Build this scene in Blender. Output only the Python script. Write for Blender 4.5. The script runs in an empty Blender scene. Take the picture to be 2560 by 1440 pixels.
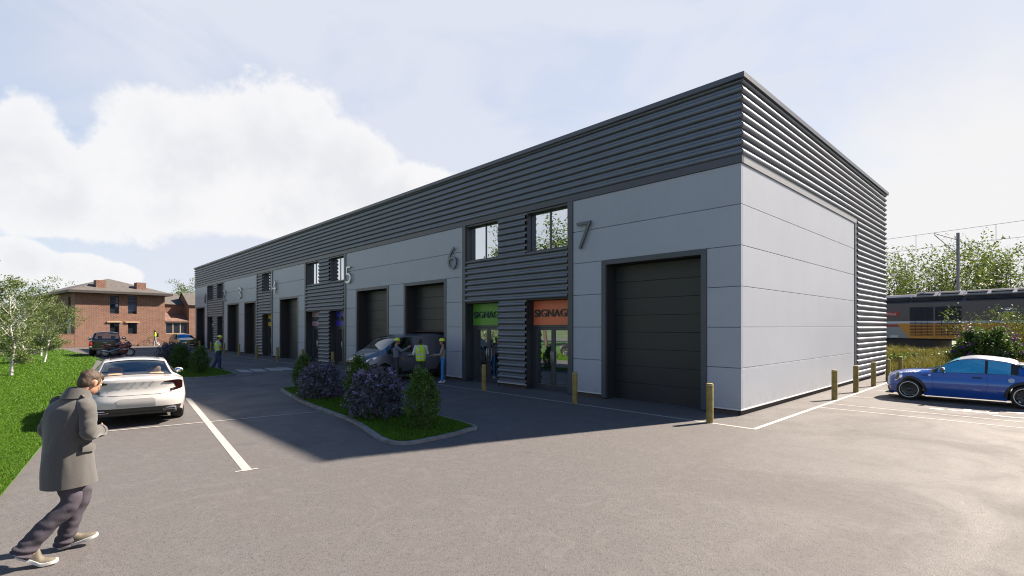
import bpy, bmesh, math, random
import numpy as np
from mathutils import Vector, Matrix, noise as mnoise

random.seed(7); rng = np.random.default_rng(7)
scene = bpy.context.scene
col = scene.collection
R = math.radians

# ------------------------------------------------------------------ camera
CAM_H = 2.185; FPX = 1270.0; HZ = 816.5
cam_d = bpy.data.cameras.new('camera'); cam = bpy.data.objects.new('camera', cam_d); col.objects.link(cam)
cam.location = (0, 0, CAM_H); cam.rotation_euler = (R(90), 0, 0)
cam_d.sensor_width = 36.0; cam_d.lens = 36.0 * FPX / 2560.0
cam_d.shift_y = (HZ - 720) / 2560.0
cam_d.clip_start = 0.1; cam_d.clip_end = 3000
scene.camera = cam

# ------------------------------------------------------------------ view, sun, sky
scene.view_settings.view_transform = 'Standard'; scene.view_settings.look = 'None'
scene.view_settings.gamma = 1.0; scene.view_settings.exposure = 1.88
scene.render.resolution_x = 1024; scene.render.resolution_y = 576
scene.cycles.use_denoising = True; scene.cycles.filter_width = 1.1
scene.cycles.max_bounces = 8; scene.cycles.transparent_max_bounces = 12
SUN_DIR = Vector((8.68, 4.10, 8.35)).normalized()          # towards the sun
sun_d = bpy.data.lights.new('sun', 'SUN'); sun = bpy.data.objects.new('sun', sun_d); col.objects.link(sun)
sun_d.energy = 5.0; sun_d.angle = R(1.2); sun_d.color = (1.0, 0.86, 0.71)
sun.rotation_euler = SUN_DIR.to_track_quat('Z', 'Y').to_euler()
sun.location = (60, 30, 60)

class NT:
    """small helper for node graphs"""
    def __init__(s, tree): s.t = tree; s.n = tree.nodes; s.l = tree.links
    def node(s, kind, **kw):
        n = s.n.new(kind)
        for k, v in kw.items(): setattr(n, k, v)
        return n
    def put(s, sock, v):
        if isinstance(v, bpy.types.NodeSocket): s.l.new(v, sock)
        elif v is not None: sock.default_value = v
    def m(s, op, a, b=None, c=None, clamp=False):
        n = s.node('ShaderNodeMath', operation=op); n.use_clamp = clamp
        for i, v in enumerate((a, b, c)):
            if v is not None: s.put(n.inputs[i], v)
        return n.outputs[0]
    def vm(s, op, a, b=None, scale=None):
        n = s.node('ShaderNodeVectorMath', operation=op)
        s.put(n.inputs[0], a)
        if b is not None: s.put(n.inputs[1], b)
        if scale is not None: s.put(n.inputs['Scale'], scale)
        return n.outputs[0]
    def noise(s, vec, scale, detail=4, rough=0.55, dist=0.0):
        n = s.node('ShaderNodeTexNoise'); s.put(n.inputs['Vector'], vec)
        n.inputs['Scale'].default_value = scale; n.inputs['Detail'].default_value = detail
        n.inputs['Roughness'].default_value = rough; n.inputs['Distortion'].default_value = dist
        return n.outputs['Fac']
    def mix(s, fac, a, b, mode='MIX'):
        n = s.node('ShaderNodeMix', data_type='RGBA', blend_type=mode); n.clamp_factor = True
        s.put(n.inputs[0], fac); s.put(n.inputs[6], a); s.put(n.inputs[7], b)
        return n.outputs[2]
    def ramp(s, v, lo, hi, a=0.0, b=1.0, smooth=True):
        n = s.node('ShaderNodeMapRange'); n.interpolation_type = 'SMOOTHSTEP' if smooth else 'LINEAR'
        s.put(n.inputs[0], v)
        for i, q in enumerate((lo, hi, a, b)): s.put(n.inputs[i + 1], q)
        return n.outputs[0]

world = bpy.data.worlds.new('World'); scene.world = world; world.use_nodes = True
def build_world():
    t = NT(world.node_tree); t.n.clear()
    sky = t.node('ShaderNodeTexSky', sky_type='NISHITA', sun_disc=False)
    sky.sun_elevation = math.asin(SUN_DIR.z); sky.sun_rotation = math.atan2(SUN_DIR.x, SUN_DIR.y)
    sky.air_density = 1.0; sky.dust_density = 0.6; sky.ozone_density = 2.0
    tc = t.node('ShaderNodeTexCoord'); d = t.vm('NORMALIZE', tc.outputs['Generated'])
    sp = t.node('ShaderNodeSeparateXYZ'); t.l.new(d, sp.inputs[0]); x, y, z = sp.outputs
    az = t.m('ARCTAN2', x, y); el = t.m('ARCSINE', z)
    hs = t.node('ShaderNodeHueSaturation'); hs.inputs['Saturation'].default_value = 1.55; t.l.new(sky.outputs[0], hs.inputs['Color'])
    base = t.vm('SCALE', hs.outputs[0], scale=0.05)
    # thin high veil, thicker towards the sun
    dot = t.node('ShaderNodeVectorMath', operation='DOT_PRODUCT'); t.l.new(d, dot.inputs[0]); dot.inputs[1].default_value = SUN_DIR
    sunw = t.m('MULTIPLY', t.ramp(dot.outputs['Value'], -0.75, 0.15), t.ramp(el, 0.52, 0.85, 1.0, 0.0))
    stretch = t.vm('MULTIPLY', d, (1.0, 1.0, 2.6))
    nv = t.noise(stretch, 2.1, 5, 0.55, 0.6)
    low = t.ramp(el, 0.0, 0.35, 1.0, 0.0)
    veil = t.m('ADD', t.m('MULTIPLY', sunw, 0.97), t.m('MULTIPLY', t.m('SUBTRACT', nv, 0.50), 1.15))
    veil = t.m('ADD', veil, t.m('MULTIPLY', low, 0.22), clamp=True)
    c1 = t.mix(t.m('MULTIPLY', veil, 0.96), base, (0.207, 0.216, 0.241, 1))
    # heaped clouds: lobes given in azimuth and elevation
    nA = t.noise(d, 5.0, 6, 0.60, 0.2); nB = t.noise(d, 17.0, 4, 0.6)
    wob = t.m('ADD', t.m('MULTIPLY', t.m('SUBTRACT', nA, 0.5), 1.25), t.m('MULTIPLY', t.m('SUBTRACT', nB, 0.5), 0.42))
    lobes = []
    def px(a, b, ra, rb):
        A = math.atan((a - 1280) / FPX); E = math.atan((HZ - b) / FPX * math.cos(A)); k = math.cos(A)
        lobes.append((A, E, ra / FPX * k * k, rb / FPX * k))
    for q in ((690, 370, 230, 170), (520, 400, 250, 160), (860, 440, 190, 150), (990, 505, 190, 110), (640, 520, 420, 95),
              (380, 470, 230, 140), (40, 420, 210, 170), (-160, 440, 230, 150), (150, 500, 260, 110), (50, 655, 150, 66), (180, 676, 120, 52), (290, 690, 70, 34),
              (1150, 560, 200, 50)): px(*q)
    lobes += [(-1.22, .20, .26, .15), (-1.58, .24, .28, .17), (-1.95, .18, .24, .12)]
    # the rest of the sky round the horizon carries heaps of the same kind
    rr = random.Random(3)
    for k in range(4):
        lobes.append((1.5 + k * 0.95 + rr.uniform(-.2, .2), rr.uniform(.12, .24), rr.uniform(.16, .26), rr.uniform(.06, .10)))
    field = None
    for A, E, ra, re in lobes:
        dA = t.m('SUBTRACT', az, A if A < math.pi else A - 2 * math.pi); dE = t.m('SUBTRACT', el, E)
        q = t.m('SQRT', t.m('ADD', t.m('POWER', t.m('ABSOLUTE', t.m('DIVIDE', dA, ra)), 2.0), t.m('POWER', t.m('ABSOLUTE', t.m('DIVIDE', dE, re)), 2.0)))
        v = t.m('SUBTRACT', 1.0, q)
        field = v if field is None else t.m('SMOOTH_MAX', field, v, 0.12)
    fld = t.m('ADD', field, wob)
    # soft bright haze cloud low on the sun side
    h1 = t.m('SQRT', t.m('ADD', t.m('POWER', t.m('ABSOLUTE', t.m('DIVIDE', t.m('SUBTRACT', az, 0.80), 0.42)), 2.0), t.m('POWER', t.m('ABSOLUTE', t.m('DIVIDE', t.m('SUBTRACT', el, 0.17), 0.20)), 2.0)))
    haze_c = t.ramp(t.m('ADD', t.m('SUBTRACT', 1.0, h1), t.m('MULTIPLY', wob, 0.8)), -0.35, 0.75)
    c1 = t.mix(t.m('MULTIPLY', haze_c, 0.9), c1, (0.252, 0.249, 0.248, 1))
    mask = t.ramp(fld, -0.02, 0.16)
    shade = t.ramp(fld, 0.0, 0.75)
    ccol = t.mix(t.m('MULTIPLY', shade, t.ramp(t.noise(d, 8.0, 5, 0.6), 0.35, 0.65)), (0.262, 0.260, 0.261, 1), (0.226, 0.227, 0.235, 1))
    c2 = t.mix(t.m('MULTIPLY', mask, 0.90), c1, ccol)
    bg = t.node('ShaderNodeBackground'); t.l.new(c2, bg.inputs[0]); bg.inputs[1].default_value = 1.0
    out = t.node('ShaderNodeOutputWorld'); t.l.new(bg.outputs[0], out.inputs[0])
build_world()
world.cycles.sampling_method = 'MANUAL'; world.cycles.sample_map_resolution = 512

# ------------------------------------------------------------------ places: photo pixel -> ground, building frame
A_ = FPX * FPX / 1340.0
_n = math.hypot(A_ / FPX, 1); D1 = Vector((-A_ / FPX / _n, 1 / _n)); 
_n = math.hypot(1340 / FPX, 1); D2 = Vector((1340 / FPX / _n, 1 / _n))
def G(px, py, z=0.0):
    Y = (CAM_H - z) * FPX / (py - HZ); return Vector(((px - 1280) / FPX * Y, Y))
CORNER = G(1853, 1040)
def W(u, v): return CORNER + D1 * u + D2 * v                 # u along the front away from the near corner, v into the building
def LOC(p): q = p - CORNER; return q.dot(D1), q.dot(D2)
B_ROT = math.atan2(-D1.y, -D1.x)                              # local x = -u, local y = v

# ------------------------------------------------------------------ materials
MATS = {}
def mat(name, colr, rough=0.6, metal=0.0, spec=0.5, coat=0.0, var=0.0, vscale=6.0, bump=0.0, bscale=60.0, emit=None, alpha=None, bdist=0.004, coords='Object', sheen=0.0):
    if name in MATS: return MATS[name]
    m = bpy.data.materials.new(name); m.use_nodes = True; MATS[name] = m
    t = NT(m.node_tree); b = t.n['Principled BSDF']
    c = (*colr, 1.0)
    b.inputs['Roughness'].default_value = rough; b.inputs['Metallic'].default_value = metal
    b.inputs['Specular IOR Level'].default_value = spec; b.inputs['Coat Weight'].default_value = coat
    b.inputs['Coat Roughness'].default_value = 0.04; b.inputs['Sheen Weight'].default_value = sheen
    b.inputs['Base Color'].default_value = c
    if var or bump:
        tc = t.node('ShaderNodeTexCoord').outputs[coords]
    if var:
        n = t.noise(tc, vscale, 6, 0.6)
        lo = tuple(max(0, k * (1 - var)) for k in colr) + (1,); hi = tuple(min(1, k * (1 + var)) for k in colr) + (1,)
        t.l.new(t.mix(t.ramp(n, 0.3, 0.7), lo, hi), b.inputs['Base Color'])
        r2 = t.ramp(n, 0.3, 0.7, max(0.02, rough * (1 - var * 0.5)), min(1, rough * (1 + var * 0.5)))
        t.l.new(r2, b.inputs['Roughness'])
    if bump:
        bn = t.node('ShaderNodeBump'); bn.inputs['Strength'].default_value = bump; bn.inputs['Distance'].default_value = bdist
        t.l.new(t.noise(tc, bscale, 4, 0.6), bn.inputs['Height']); t.l.new(bn.outputs[0], b.inputs['Normal'])
    if emit: b.inputs['Emission Color'].default_value = (*emit[0], 1); b.inputs['Emission Strength'].default_value = emit[1]
    return m

def glass_mat(name, tint, through=0.5, gloss=(0.9, 0.95, 1.0), base_refl=0.10, rough=0.01, body=(0.01, 0.012, 0.015)):
    """flat pane: mirror share by Fresnel over a mix of see-through tint and dark body"""
    if name in MATS: return MATS[name]
    m = bpy.data.materials.new(name); m.use_nodes = True; MATS[name] = m
    t = NT(m.node_tree); t.n.clear()
    tr = t.node('ShaderNodeBsdfTransparent'); tr.inputs[0].default_value = (*tint, 1)
    df = t.node('ShaderNodeBsdfDiffuse'); df.inputs[0].default_value = (*body, 1)
    gl = t.node('ShaderNodeBsdfGlossy'); gl.inputs[0].default_value = (*gloss, 1); gl.inputs['Roughness'].default_value = rough
    m1 = t.node('ShaderNodeMixShader'); m1.inputs[0].default_value = through; t.l.new(df.outputs[0], m1.inputs[1]); t.l.new(tr.outputs[0], m1.inputs[2])
    lw = t.node('ShaderNodeLayerWeight'); lw.inputs[0].default_value = 0.5
    f = t.m('ADD', t.m('MULTIPLY', t.m('POWER', lw.outputs['Facing'], 4.0), 1.0 - base_refl), base_refl, clamp=True)
    m2 = t.node('ShaderNodeMixShader'); t.l.new(f, m2.inputs[0]); t.l.new(m1.outputs[0], m2.inputs[1]); t.l.new(gl.outputs[0], m2.inputs[2])
    o = t.node('ShaderNodeOutputMaterial'); t.l.new(m2.outputs[0], o.inputs[0])
    return m

def brick_mat(name, c1, c2, mortar, bw=0.225, bh=0.075, ms=0.012, bump=0.5):
    m = bpy.data.materials.new(name); m.use_nodes = True; MATS[name] = m
    t = NT(m.node_tree); b = t.n['Principled BSDF']; b.inputs['Roughness'].default_value = 0.9
    uv = t.node('ShaderNodeUVMap').outputs[0]
    br = t.node('ShaderNodeTexBrick'); t.l.new(uv, br.inputs['Vector'])
    br.inputs['Scale'].default_value = 1.0; br.inputs['Brick Width'].default_value = bw; br.inputs['Row Height'].default_value = bh
    br.inputs['Mortar Size'].default_value = ms; br.inputs['Mortar Smooth'].default_value = 0.2; br.inputs['Bias'].default_value = -0.1
    br.inputs['Color1'].default_value = (*c1, 1); br.inputs['Color2'].default_value = (*c2, 1); br.inputs['Mortar'].default_value = (*mortar, 1)
    n = t.noise(uv, 1.1, 6, 0.65); n2 = t.noise(uv, 14, 3, 0.6)
    cc = t.mix(t.ramp(n, 0.4, 0.75, 0.0, 0.3), br.outputs['Color'], (c1[0] * .55, c1[1] * .6, c1[2] * .7, 1))
    cc = t.mix(t.ramp(n2, 0.55, 0.75, 0.0, 0.35), cc, (c2[0] * 1.3, c2[1] * 1.35, c2[2] * 1.4, 1))
    t.l.new(cc, b.inputs['Base Color'])
    bn = t.node('ShaderNodeBump'); bn.invert = True; bn.inputs['Strength'].default_value = bump; bn.inputs['Distance'].default_value = 0.01
    t.l.new(br.outputs['Fac'], bn.inputs['Height']); t.l.new(bn.outputs[0], b.inputs['Normal'])
    return m

# ------------------------------------------------------------------ mesh helpers
class MB:
    def __init__(s): s.v = []; s.f = []
    def add(s, vs, fs):
        k = len(s.v); s.v += [tuple(p) for p in vs]; s.f += [tuple(i + k for i in f) for f in fs]; return s
    def box(s, x0, x1, y0, y1, z0, z1, M=None):
        vs = [Vector((x, y, z)) for z in (z0, z1) for y in (y0, y1) for x in (x0, x1)]
        if M is not None: vs = [M @ p for p in vs]
        return s.add(vs, [(0, 2, 3, 1), (4, 5, 7, 6), (0, 1, 5, 4), (2, 6, 7, 3), (0, 4, 6, 2), (1, 3, 7, 5)])
    def bbox(s, x0, x1, y0, y1, z0, z1, b=0.01, M=None):
        """box with chamfered edges"""
        bm = bmesh.new(); bmesh.ops.create_cube(bm, size=1.0)
        for p in bm.verts: p.co = Vector((x0 + (p.co.x + .5) * (x1 - x0), y0 + (p.co.y + .5) * (y1 - y0), z0 + (p.co.z + .5) * (z1 - z0)))
        bmesh.ops.bevel(bm, geom=bm.edges[:], offset=b, segments=2, profile=0.5, affect='EDGES')
        bm.verts.ensure_lookup_table(); bm.verts.index_update()
        vs = [(M @ p.co if M is not None else p.co.copy()) for p in bm.verts]; fs = [[q.index for q in f.verts] for f in bm.faces]; bm.free()
        return s.add(vs, fs)
    def prism(s, poly, z0, z1):
        n = len(poly)
        vs = [(x, y, z0) for x, y in poly] + [(x, y, z1) for x, y in poly]
        return s.add(vs, [tuple(range(n))[::-1], tuple(range(n, 2 * n))] + [(i, (i + 1) % n, (i + 1) % n + n, i + n) for i in range(n)])
    def extr(s, poly3, d):
        """polygon of 3-D points pushed along vector d"""
        n = len(poly3); d = Vector(d); a = [Vector(p) for p in poly3]
        return s.add(a + [p + d for p in a], [tuple(range(n))[::-1], tuple(range(n, 2 * n))] + [(i, (i + 1) % n, (i + 1) % n + n, i + n) for i in range(n)])
    def tube(s, path, rad, n=8, cap=True, flat=1.0):
        pts = [Vector(p) for p in path]; rad = rad if hasattr(rad, '__len__') else [rad] * len(pts)
        rings = []; up = None
        for i, p in enumerate(pts):
            d = (pts[min(i + 1, len(pts) - 1)] - pts[max(i - 1, 0)]).normalized()
            if up is None: up = Vector((0, 0, 1)) if abs(d.z) < 0.9 else Vector((0, 1, 0))
            a = d.cross(up); a = a.normalized() if a.length > 1e-6 else d.orthogonal().normalized(); b = a.cross(d).normalized(); up = b
            r = rad[i]; rings.append([p + (a * math.cos(2 * math.pi * k / n) + b * math.sin(2 * math.pi * k / n) * flat) * r for k in range(n)])
        vs = [q for r_ in rings for q in r_]; fs = []
        for i in range(len(pts) - 1):
            for k in range(n): fs.append((i * n + k, i * n + (k + 1) % n, (i + 1) * n + (k + 1) % n, (i + 1) * n + k))
        if cap: fs.append(tuple(range(n))[::-1]); fs.append(tuple(range((len(pts) - 1) * n, len(pts) * n)))
        return s.add(vs, fs)
    def cyl(s, p0, p1, r0, r1=None, n=16): return s.tube([p0, p1], [r0, r0 if r1 is None else r1], n)
    def lathe(s, prof, n=24, M=None, close=False, caps=True):
        """profile of (r, z) round z"""
        vs = [Vector((r * math.cos(2 * math.pi * k / n), r * math.sin(2 * math.pi * k / n), z)) for r, z in prof for k in range(n)]
        if M is not None: vs = [M @ p for p in vs]
        m = len(prof); fs = []
        for i in range(m if close else m - 1):
            j = (i + 1) % m
            for k in range(n): fs.append((i * n + k, i * n + (k + 1) % n, j * n + (k + 1) % n, j * n + k))
        if not close and caps:
            if prof[0][0] > 1e-6: fs.append(tuple(range(n))[::-1])
            if prof[-1][0] > 1e-6: fs.append(tuple(range((m - 1) * n, m * n)))
        return s.add(vs, fs)
    def ell(s, c, r, n=14, m=8, M=None):
        """ellipsoid"""
        c = Vector(c); vs = []; fs = []
        for i in range(m + 1):
            th = math.pi * i / m
            for k in range(n):
                ph = 2 * math.pi * k / n
                q = Vector((r[0] * math.sin(th) * math.cos(ph), r[1] * math.sin(th) * math.sin(ph), r[2] * math.cos(th)))
                vs.append(c + (M @ q if M is not None else q))
        for i in range(m):
            for k in range(n): fs.append((i * n + k, (i + 1) * n + k, (i + 1) * n + (k + 1) % n, i * n + (k + 1) % n))
        return s.add(vs, fs)
    def cap(s, p0, r0, p1, r1, n=12):
        """tapered capsule"""
        p0 = Vector(p0); p1 = Vector(p1); d = p1 - p0; L = d.length
        q = d.to_track_quat('Z', 'Y').to_matrix() if L > 1e-6 else Matrix.Identity(3)
        prof = []
        for i in range(5): a = -math.pi / 2 + math.pi / 2 * i / 4; prof.append((max(1e-4, r0 * math.cos(a)), r0 * math.sin(a)))
        for i in range(5): a = math.pi / 2 * i / 4; prof.append((max(1e-4, r1 * math.cos(a)), L + r1 * math.sin(a)))
        return s.lathe(prof, n, Matrix.Translation(p0) @ q.to_4x4())
    def mesh(s, name):
        me = bpy.data.meshes.new(name); me.from_pydata(s.v, [], s.f); return me
    def build(s, name, material, parent=None, smooth=None, **kw): return obj(name, s.mesh(name), material, parent, smooth, **kw)

def obj(name, me, material, parent=None, smooth=None, loc=None, rotz=None, label=None, cat=None, group=None, kind=None):
    if material is not None and not me.materials: me.materials.append(material)
    if smooth is not None:
        me.polygons.foreach_set('use_smooth', [True] * len(me.polygons))
        if smooth < 180: me.set_sharp_from_angle(angle=R(smooth))
    o = bpy.data.objects.new(name, me); col.objects.link(o)
    if parent is not None: o.parent = parent
    if loc is not None: o.location = loc
    if rotz is not None: o.rotation_euler = (0, 0, rotz)
    tag(o, label, cat, group, kind)
    return o
def tag(o, label=None, cat=None, group=None, kind=None):
    if label: o['label'] = label
    if cat: o['category'] = cat
    if group: o['group'] = group
    if kind: o['kind'] = kind
    return o
def thing(name, label, cat, loc=(0, 0, 0), rotz=0, group=None):
    o = bpy.data.objects.new(name, None); col.objects.link(o); o.empty_display_size = 0.3
    o.location = loc; o.rotation_euler = (0, 0, rotz); return tag(o, label, cat, group)
def copy_tree(o, parent=None):
    c = o.copy(); col.objects.link(c); c.parent = parent
    for ch in list(o.children): copy_tree(ch, c)
    return c
def box_uv(me):
    uv = me.uv_layers.new(name='UVMap'); 
    for p in me.polygons:
        n = p.normal; a = max(range(3), key=lambda i: abs(n[i]))
        for li in p.loop_indices:
            c = me.vertices[me.loops[li].vertex_index].co
            uv.data[li].uv = (c.x, c.y) if a == 2 else ((c.y, c.z) if a == 0 else (c.x, c.z))
    return me
def remesh(mb, voxel=0.012, smooth=6, fac=0.5, name='m'):
    me = mb.mesh(name); o = bpy.data.objects.new('tmp', me); col.objects.link(o)
    r = o.modifiers.new('r', 'REMESH'); r.mode = 'VOXEL'; r.voxel_size = voxel
    if smooth: sm = o.modifiers.new('s', 'SMOOTH'); sm.iterations = smooth; sm.factor = fac
    dg = bpy.context.evaluated_depsgraph_get(); out = bpy.data.meshes.new_from_object(o.evaluated_get(dg))
    bpy.data.objects.remove(o); bpy.data.meshes.remove(me); out.name = name; return out
def text_mesh(txt, size, depth, spacing=1.0, align='LEFT', wscale=1.0, thin=0.0):
    cu = bpy.data.curves.new('t', 'FONT'); cu.body = txt; cu.size = size; cu.extrude = depth / 2; cu.space_character = spacing
    cu.align_x = align; cu.offset = thin; cu.resolution_u = 4
    o = bpy.data.objects.new('tmp', cu); col.objects.link(o); dg = bpy.context.evaluated_depsgraph_get()
    me = bpy.data.meshes.new_from_object(o.evaluated_get(dg)); bpy.data.objects.remove(o); bpy.data.curves.remove(cu)
    me.transform(Matrix.Scale(wscale, 4, (1, 0, 0))); me.materials.clear(); return me
def fast_mesh(name, verts, faces):
    """verts (n,3), faces (m,k) numpy"""
    me = bpy.data.meshes.new(name); k = faces.shape[1]
    me.vertices.add(len(verts)); me.vertices.foreach_set('co', np.ascontiguousarray(verts, dtype=np.float32).ravel())
    me.loops.add(faces.size); me.loops.foreach_set('vertex_index', np.ascontiguousarray(faces, dtype=np.int32).ravel())
    me.polygons.add(len(faces)); me.polygons.foreach_set('loop_start', np.arange(0, faces.size, k, dtype=np.int32))
    me.update(calc_edges=True); me.validate(); return me
def pchip(pts):
    xs = [p[0] for p in pts]; ys = [p[1] for p in pts]; n = len(xs)
    if n == 1: return lambda x: ys[0]
    h = [xs[i + 1] - xs[i] for i in range(n - 1)]; d = [(ys[i + 1] - ys[i]) / h[i] for i in range(n - 1)]
    m = [0.0] * n; m[0] = d[0]; m[-1] = d[-1]
    for i in range(1, n - 1):
        if d[i - 1] * d[i] > 0: w1 = 2 * h[i] + h[i - 1]; w2 = h[i] + 2 * h[i - 1]; m[i] = (w1 + w2) / (w1 / d[i - 1] + w2 / d[i])
    def f(x):
        if x <= xs[0]: return ys[0]
        if x >= xs[-1]: return ys[-1]
        i = 0
        while x > xs[i + 1]: i += 1
        t = (x - xs[i]) / h[i]; t2 = t * t; t3 = t2 * t
        return (2 * t3 - 3 * t2 + 1) * ys[i] + (t3 - 2 * t2 + t) * h[i] * m[i] + (-2 * t3 + 3 * t2) * ys[i + 1] + (t3 - t2) * h[i] * m[i + 1]
    return f
# ================================================================== ground
def asphalt_mat():
    m = bpy.data.materials.new('asphalt'); m.use_nodes = True; t = NT(m.node_tree); b = t.n['Principled BSDF']
    tc = t.node('ShaderNodeTexCoord').outputs['Object']
    fine = t.noise(tc, 120, 3, 0.7); mid = t.noise(tc, 22, 6, 0.8); big = t.noise(tc, 0.45, 5, 0.6, 1.2); sw = t.noise(tc, 2.2, 4, 0.55, 2.5)
    c = t.mix(t.ramp(fine, 0.32, 0.68), (0.067, 0.065, 0.066, 1), (0.121, 0.115, 0.113, 1))
    c = t.mix(t.ramp(mid, 0.50, 0.62, 0.0, 0.85), c, (0.057, 0.054, 0.054, 1))
    c = t.mix(t.ramp(big, 0.35, 0.7, 0.0, 0.35), c, (0.077, 0.072, 0.072, 1))
    c = t.mix(t.ramp(sw, 0.45, 0.75, 0.0, 0.38), c, (0.123, 0.117, 0.115, 1))
    sm = t.noise(tc, 0.9, 3, 0.5, 0.4)
    c = t.mix(t.ramp(sm, 0.66, 0.74, 0.0, 0.30), c, (0.049, 0.048, 0.049, 1))
    t.l.new(c, b.inputs['Base Color'])
    t.l.new(t.ramp(big, 0.3, 0.7, 0.62, 0.85), b.inputs['Roughness']); b.inputs['Specular IOR Level'].default_value = 0.22
    bn = t.node('ShaderNodeBump'); bn.inputs['Strength'].default_value = 0.75; bn.inputs['Distance'].default_value = 0.012
    h = t.m('ADD', t.m('MULTIPLY', t.noise(tc, 55, 3, 0.6), 0.7), t.m('MULTIPLY', sw, 0.6))
    t.l.new(h, bn.inputs['Height']); t.l.new(bn.outputs[0], b.inputs['Normal'])
    return m
M_asph = asphalt_mat()
M_earth = mat('meadow', (0.055, 0.085, 0.022), 0.95, var=0.5, vscale=0.3)
M_soil = mat('lawn_soil', (0.028, 0.080, 0.005), 0.95, var=0.45, vscale=1.3, bump=0.6, bscale=40, bdist=0.02)
M_verge = mat('verge_soil', (0.10, 0.11, 0.04), 0.95, var=0.5, vscale=1.0)
M_kerb = mat('kerb_concrete', (0.16, 0.158, 0.16), 0.9, var=0.3, vscale=5, bump=0.4)
def line_mat():
    m = bpy.data.materials.new('road_paint'); m.use_nodes = True; t = NT(m.node_tree); b = t.n['Principled BSDF']
    tc = t.node('ShaderNodeTexCoord').outputs['Object']
    n = t.noise(tc, 30, 5, 0.7); n2 = t.noise(tc, 3, 4, 0.6)
    f = t.m('ADD', t.ramp(n, 0.60, 0.72, 0, 0.7), t.ramp(n2, 0.60, 0.8, 0, 0.25), clamp=True)
    t.l.new(t.mix(f, (0.29, 0.28, 0.265, 1), (0.15, 0.145, 0.14, 1)), b.inputs['Base Color']); b.inputs['Roughness'].default_value = 0.75
    bn = t.node('ShaderNodeBump'); bn.inputs['Strength'].default_value = 0.4; bn.inputs['Distance'].default_value = 0.006
    t.l.new(t.noise(tc, 60, 3, 0.6), bn.inputs['Height']); t.l.new(bn.outputs[0], b.inputs['Normal'])
    return m
M_line = line_mat()

def sheet(name, pts, z, m, thick=None, **kw):
    mb = MB()
    if thick: mb.prism([tuple(p) for p in pts], z - thick, z)
    else: mb.add([(p[0], p[1], z) for p in pts], [tuple(range(len(pts)))])
    o = mb.build(name, m, None, kind=kw.pop('kind', 'structure'), **kw)
    me = o.data
    if me.polygons[0].normal.z < 0 and not thick: me.flip_normals()
    return o
def ccw(p):
    a = sum(p[i][0] * p[(i + 1) % len(p)][1] - p[(i + 1) % len(p)][0] * p[i][1] for i in range(len(p)))
    return p if a > 0 else p[::-1]
sheet('ground', [(-900, -600), (900, -600), (900, 1200), (-900, 1200)], -0.02, M_earth)
sheet('tarmac_yard', ccw([W(-45, -60), W(-45, 17.4), W(62, 17.4), W(64.6, 0), W(64.4, -16), W(60, -60)]), 0.0, M_asph)

def smooth_poly(pts, n=6):
    """closed Catmull-Rom through points"""
    out = []; N = len(pts); P = [Vector(p) for p in pts]
    for i in range(N):
        a, b, c, d = P[i - 1], P[i], P[(i + 1) % N], P[(i + 2) % N]
        for k in range(n):
            t = k / n
            out.append(0.5 * ((2 * b) + (c - a) * t + (2 * a - 5 * b + 4 * c - d) * t * t + (3 * b - a - 3 * c + d) * t ** 3))
    return out
def offset_poly(P, d):
    P = ccw(P); N = len(P); out = []
    for i in range(N):
        e = (P[(i + 1) % N] - P[i - 1]).normalized(); out.append(P[i] + Vector((e.y, -e.x)) * d)
    return out

# big lawn on the left, a road strip and more lawn beyond it (seen in the door glass)
LAWN = [G(-40, 1295), G(0, 1243), G(110, 1108), W(13, -11.9), W(22, -11.0), W(32, -10.0), W(38, -9.4), G(262, 905), G(245, 896), G(215, 887), G(180, 879.5), G(158, 873.5),
        W(58, -17), W(60, -30), W(50, -44), W(20, -44), W(4, -44), W(1.5, -20), W(2.2, -13.6)]
LAWN = ccw(LAWN)
sheet('lawn', LAWN, 0.02, M_soil, thick=0.03)
# islands
ISL1 = smooth_poly([W(*q) for q in ((12.7, -6.45), (9.29, -7.0), (5.81, -7.3), (3.7, -7.75), (3.0, -7.62), (2.95, -6.9), (3.12, -6.05), (3.7, -5.55), (8, -5.3), (12.3, -5.15), (13.0, -5.5), (13.1, -6.15))])
ISL2 = smooth_poly([W(*q) for q in ((19.55, -7.6), (19.5, -6.9), (20.1, -5.95), (21.2, -5.7), (25, -5.6), (30, -5.3), (30.9, -5.9), (30.8, -7.4), (29, -7.9), (22, -8.4), (20.3, -8.4))])
for P, nm in ((ISL1, 'a'), (ISL2, 'b')):
    P = ccw(P); outer = offset_poly(P, 0.0); inner = offset_poly(P, -0.11)
    N = len(P); mb = MB()
    vs = [(p.x, p.y, 0.0) for p in outer] + [(p.x, p.y, 0.055) for p in outer] + [(p.x, p.y, 0.055) for p in inner] + [(p.x, p.y, 0.0) for p in inner]
    fs = []
    for i in range(N):
        j = (i + 1) % N
        for k in range(3): fs.append((k * N + i, k * N + j, (k + 1) * N + j, (k + 1) * N + i))
    mb.add(vs, fs).build('kerb', M_kerb, None, smooth=40, kind='structure')
    sheet('lawn', inner, 0.045, M_soil, thick=0.05)

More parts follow.
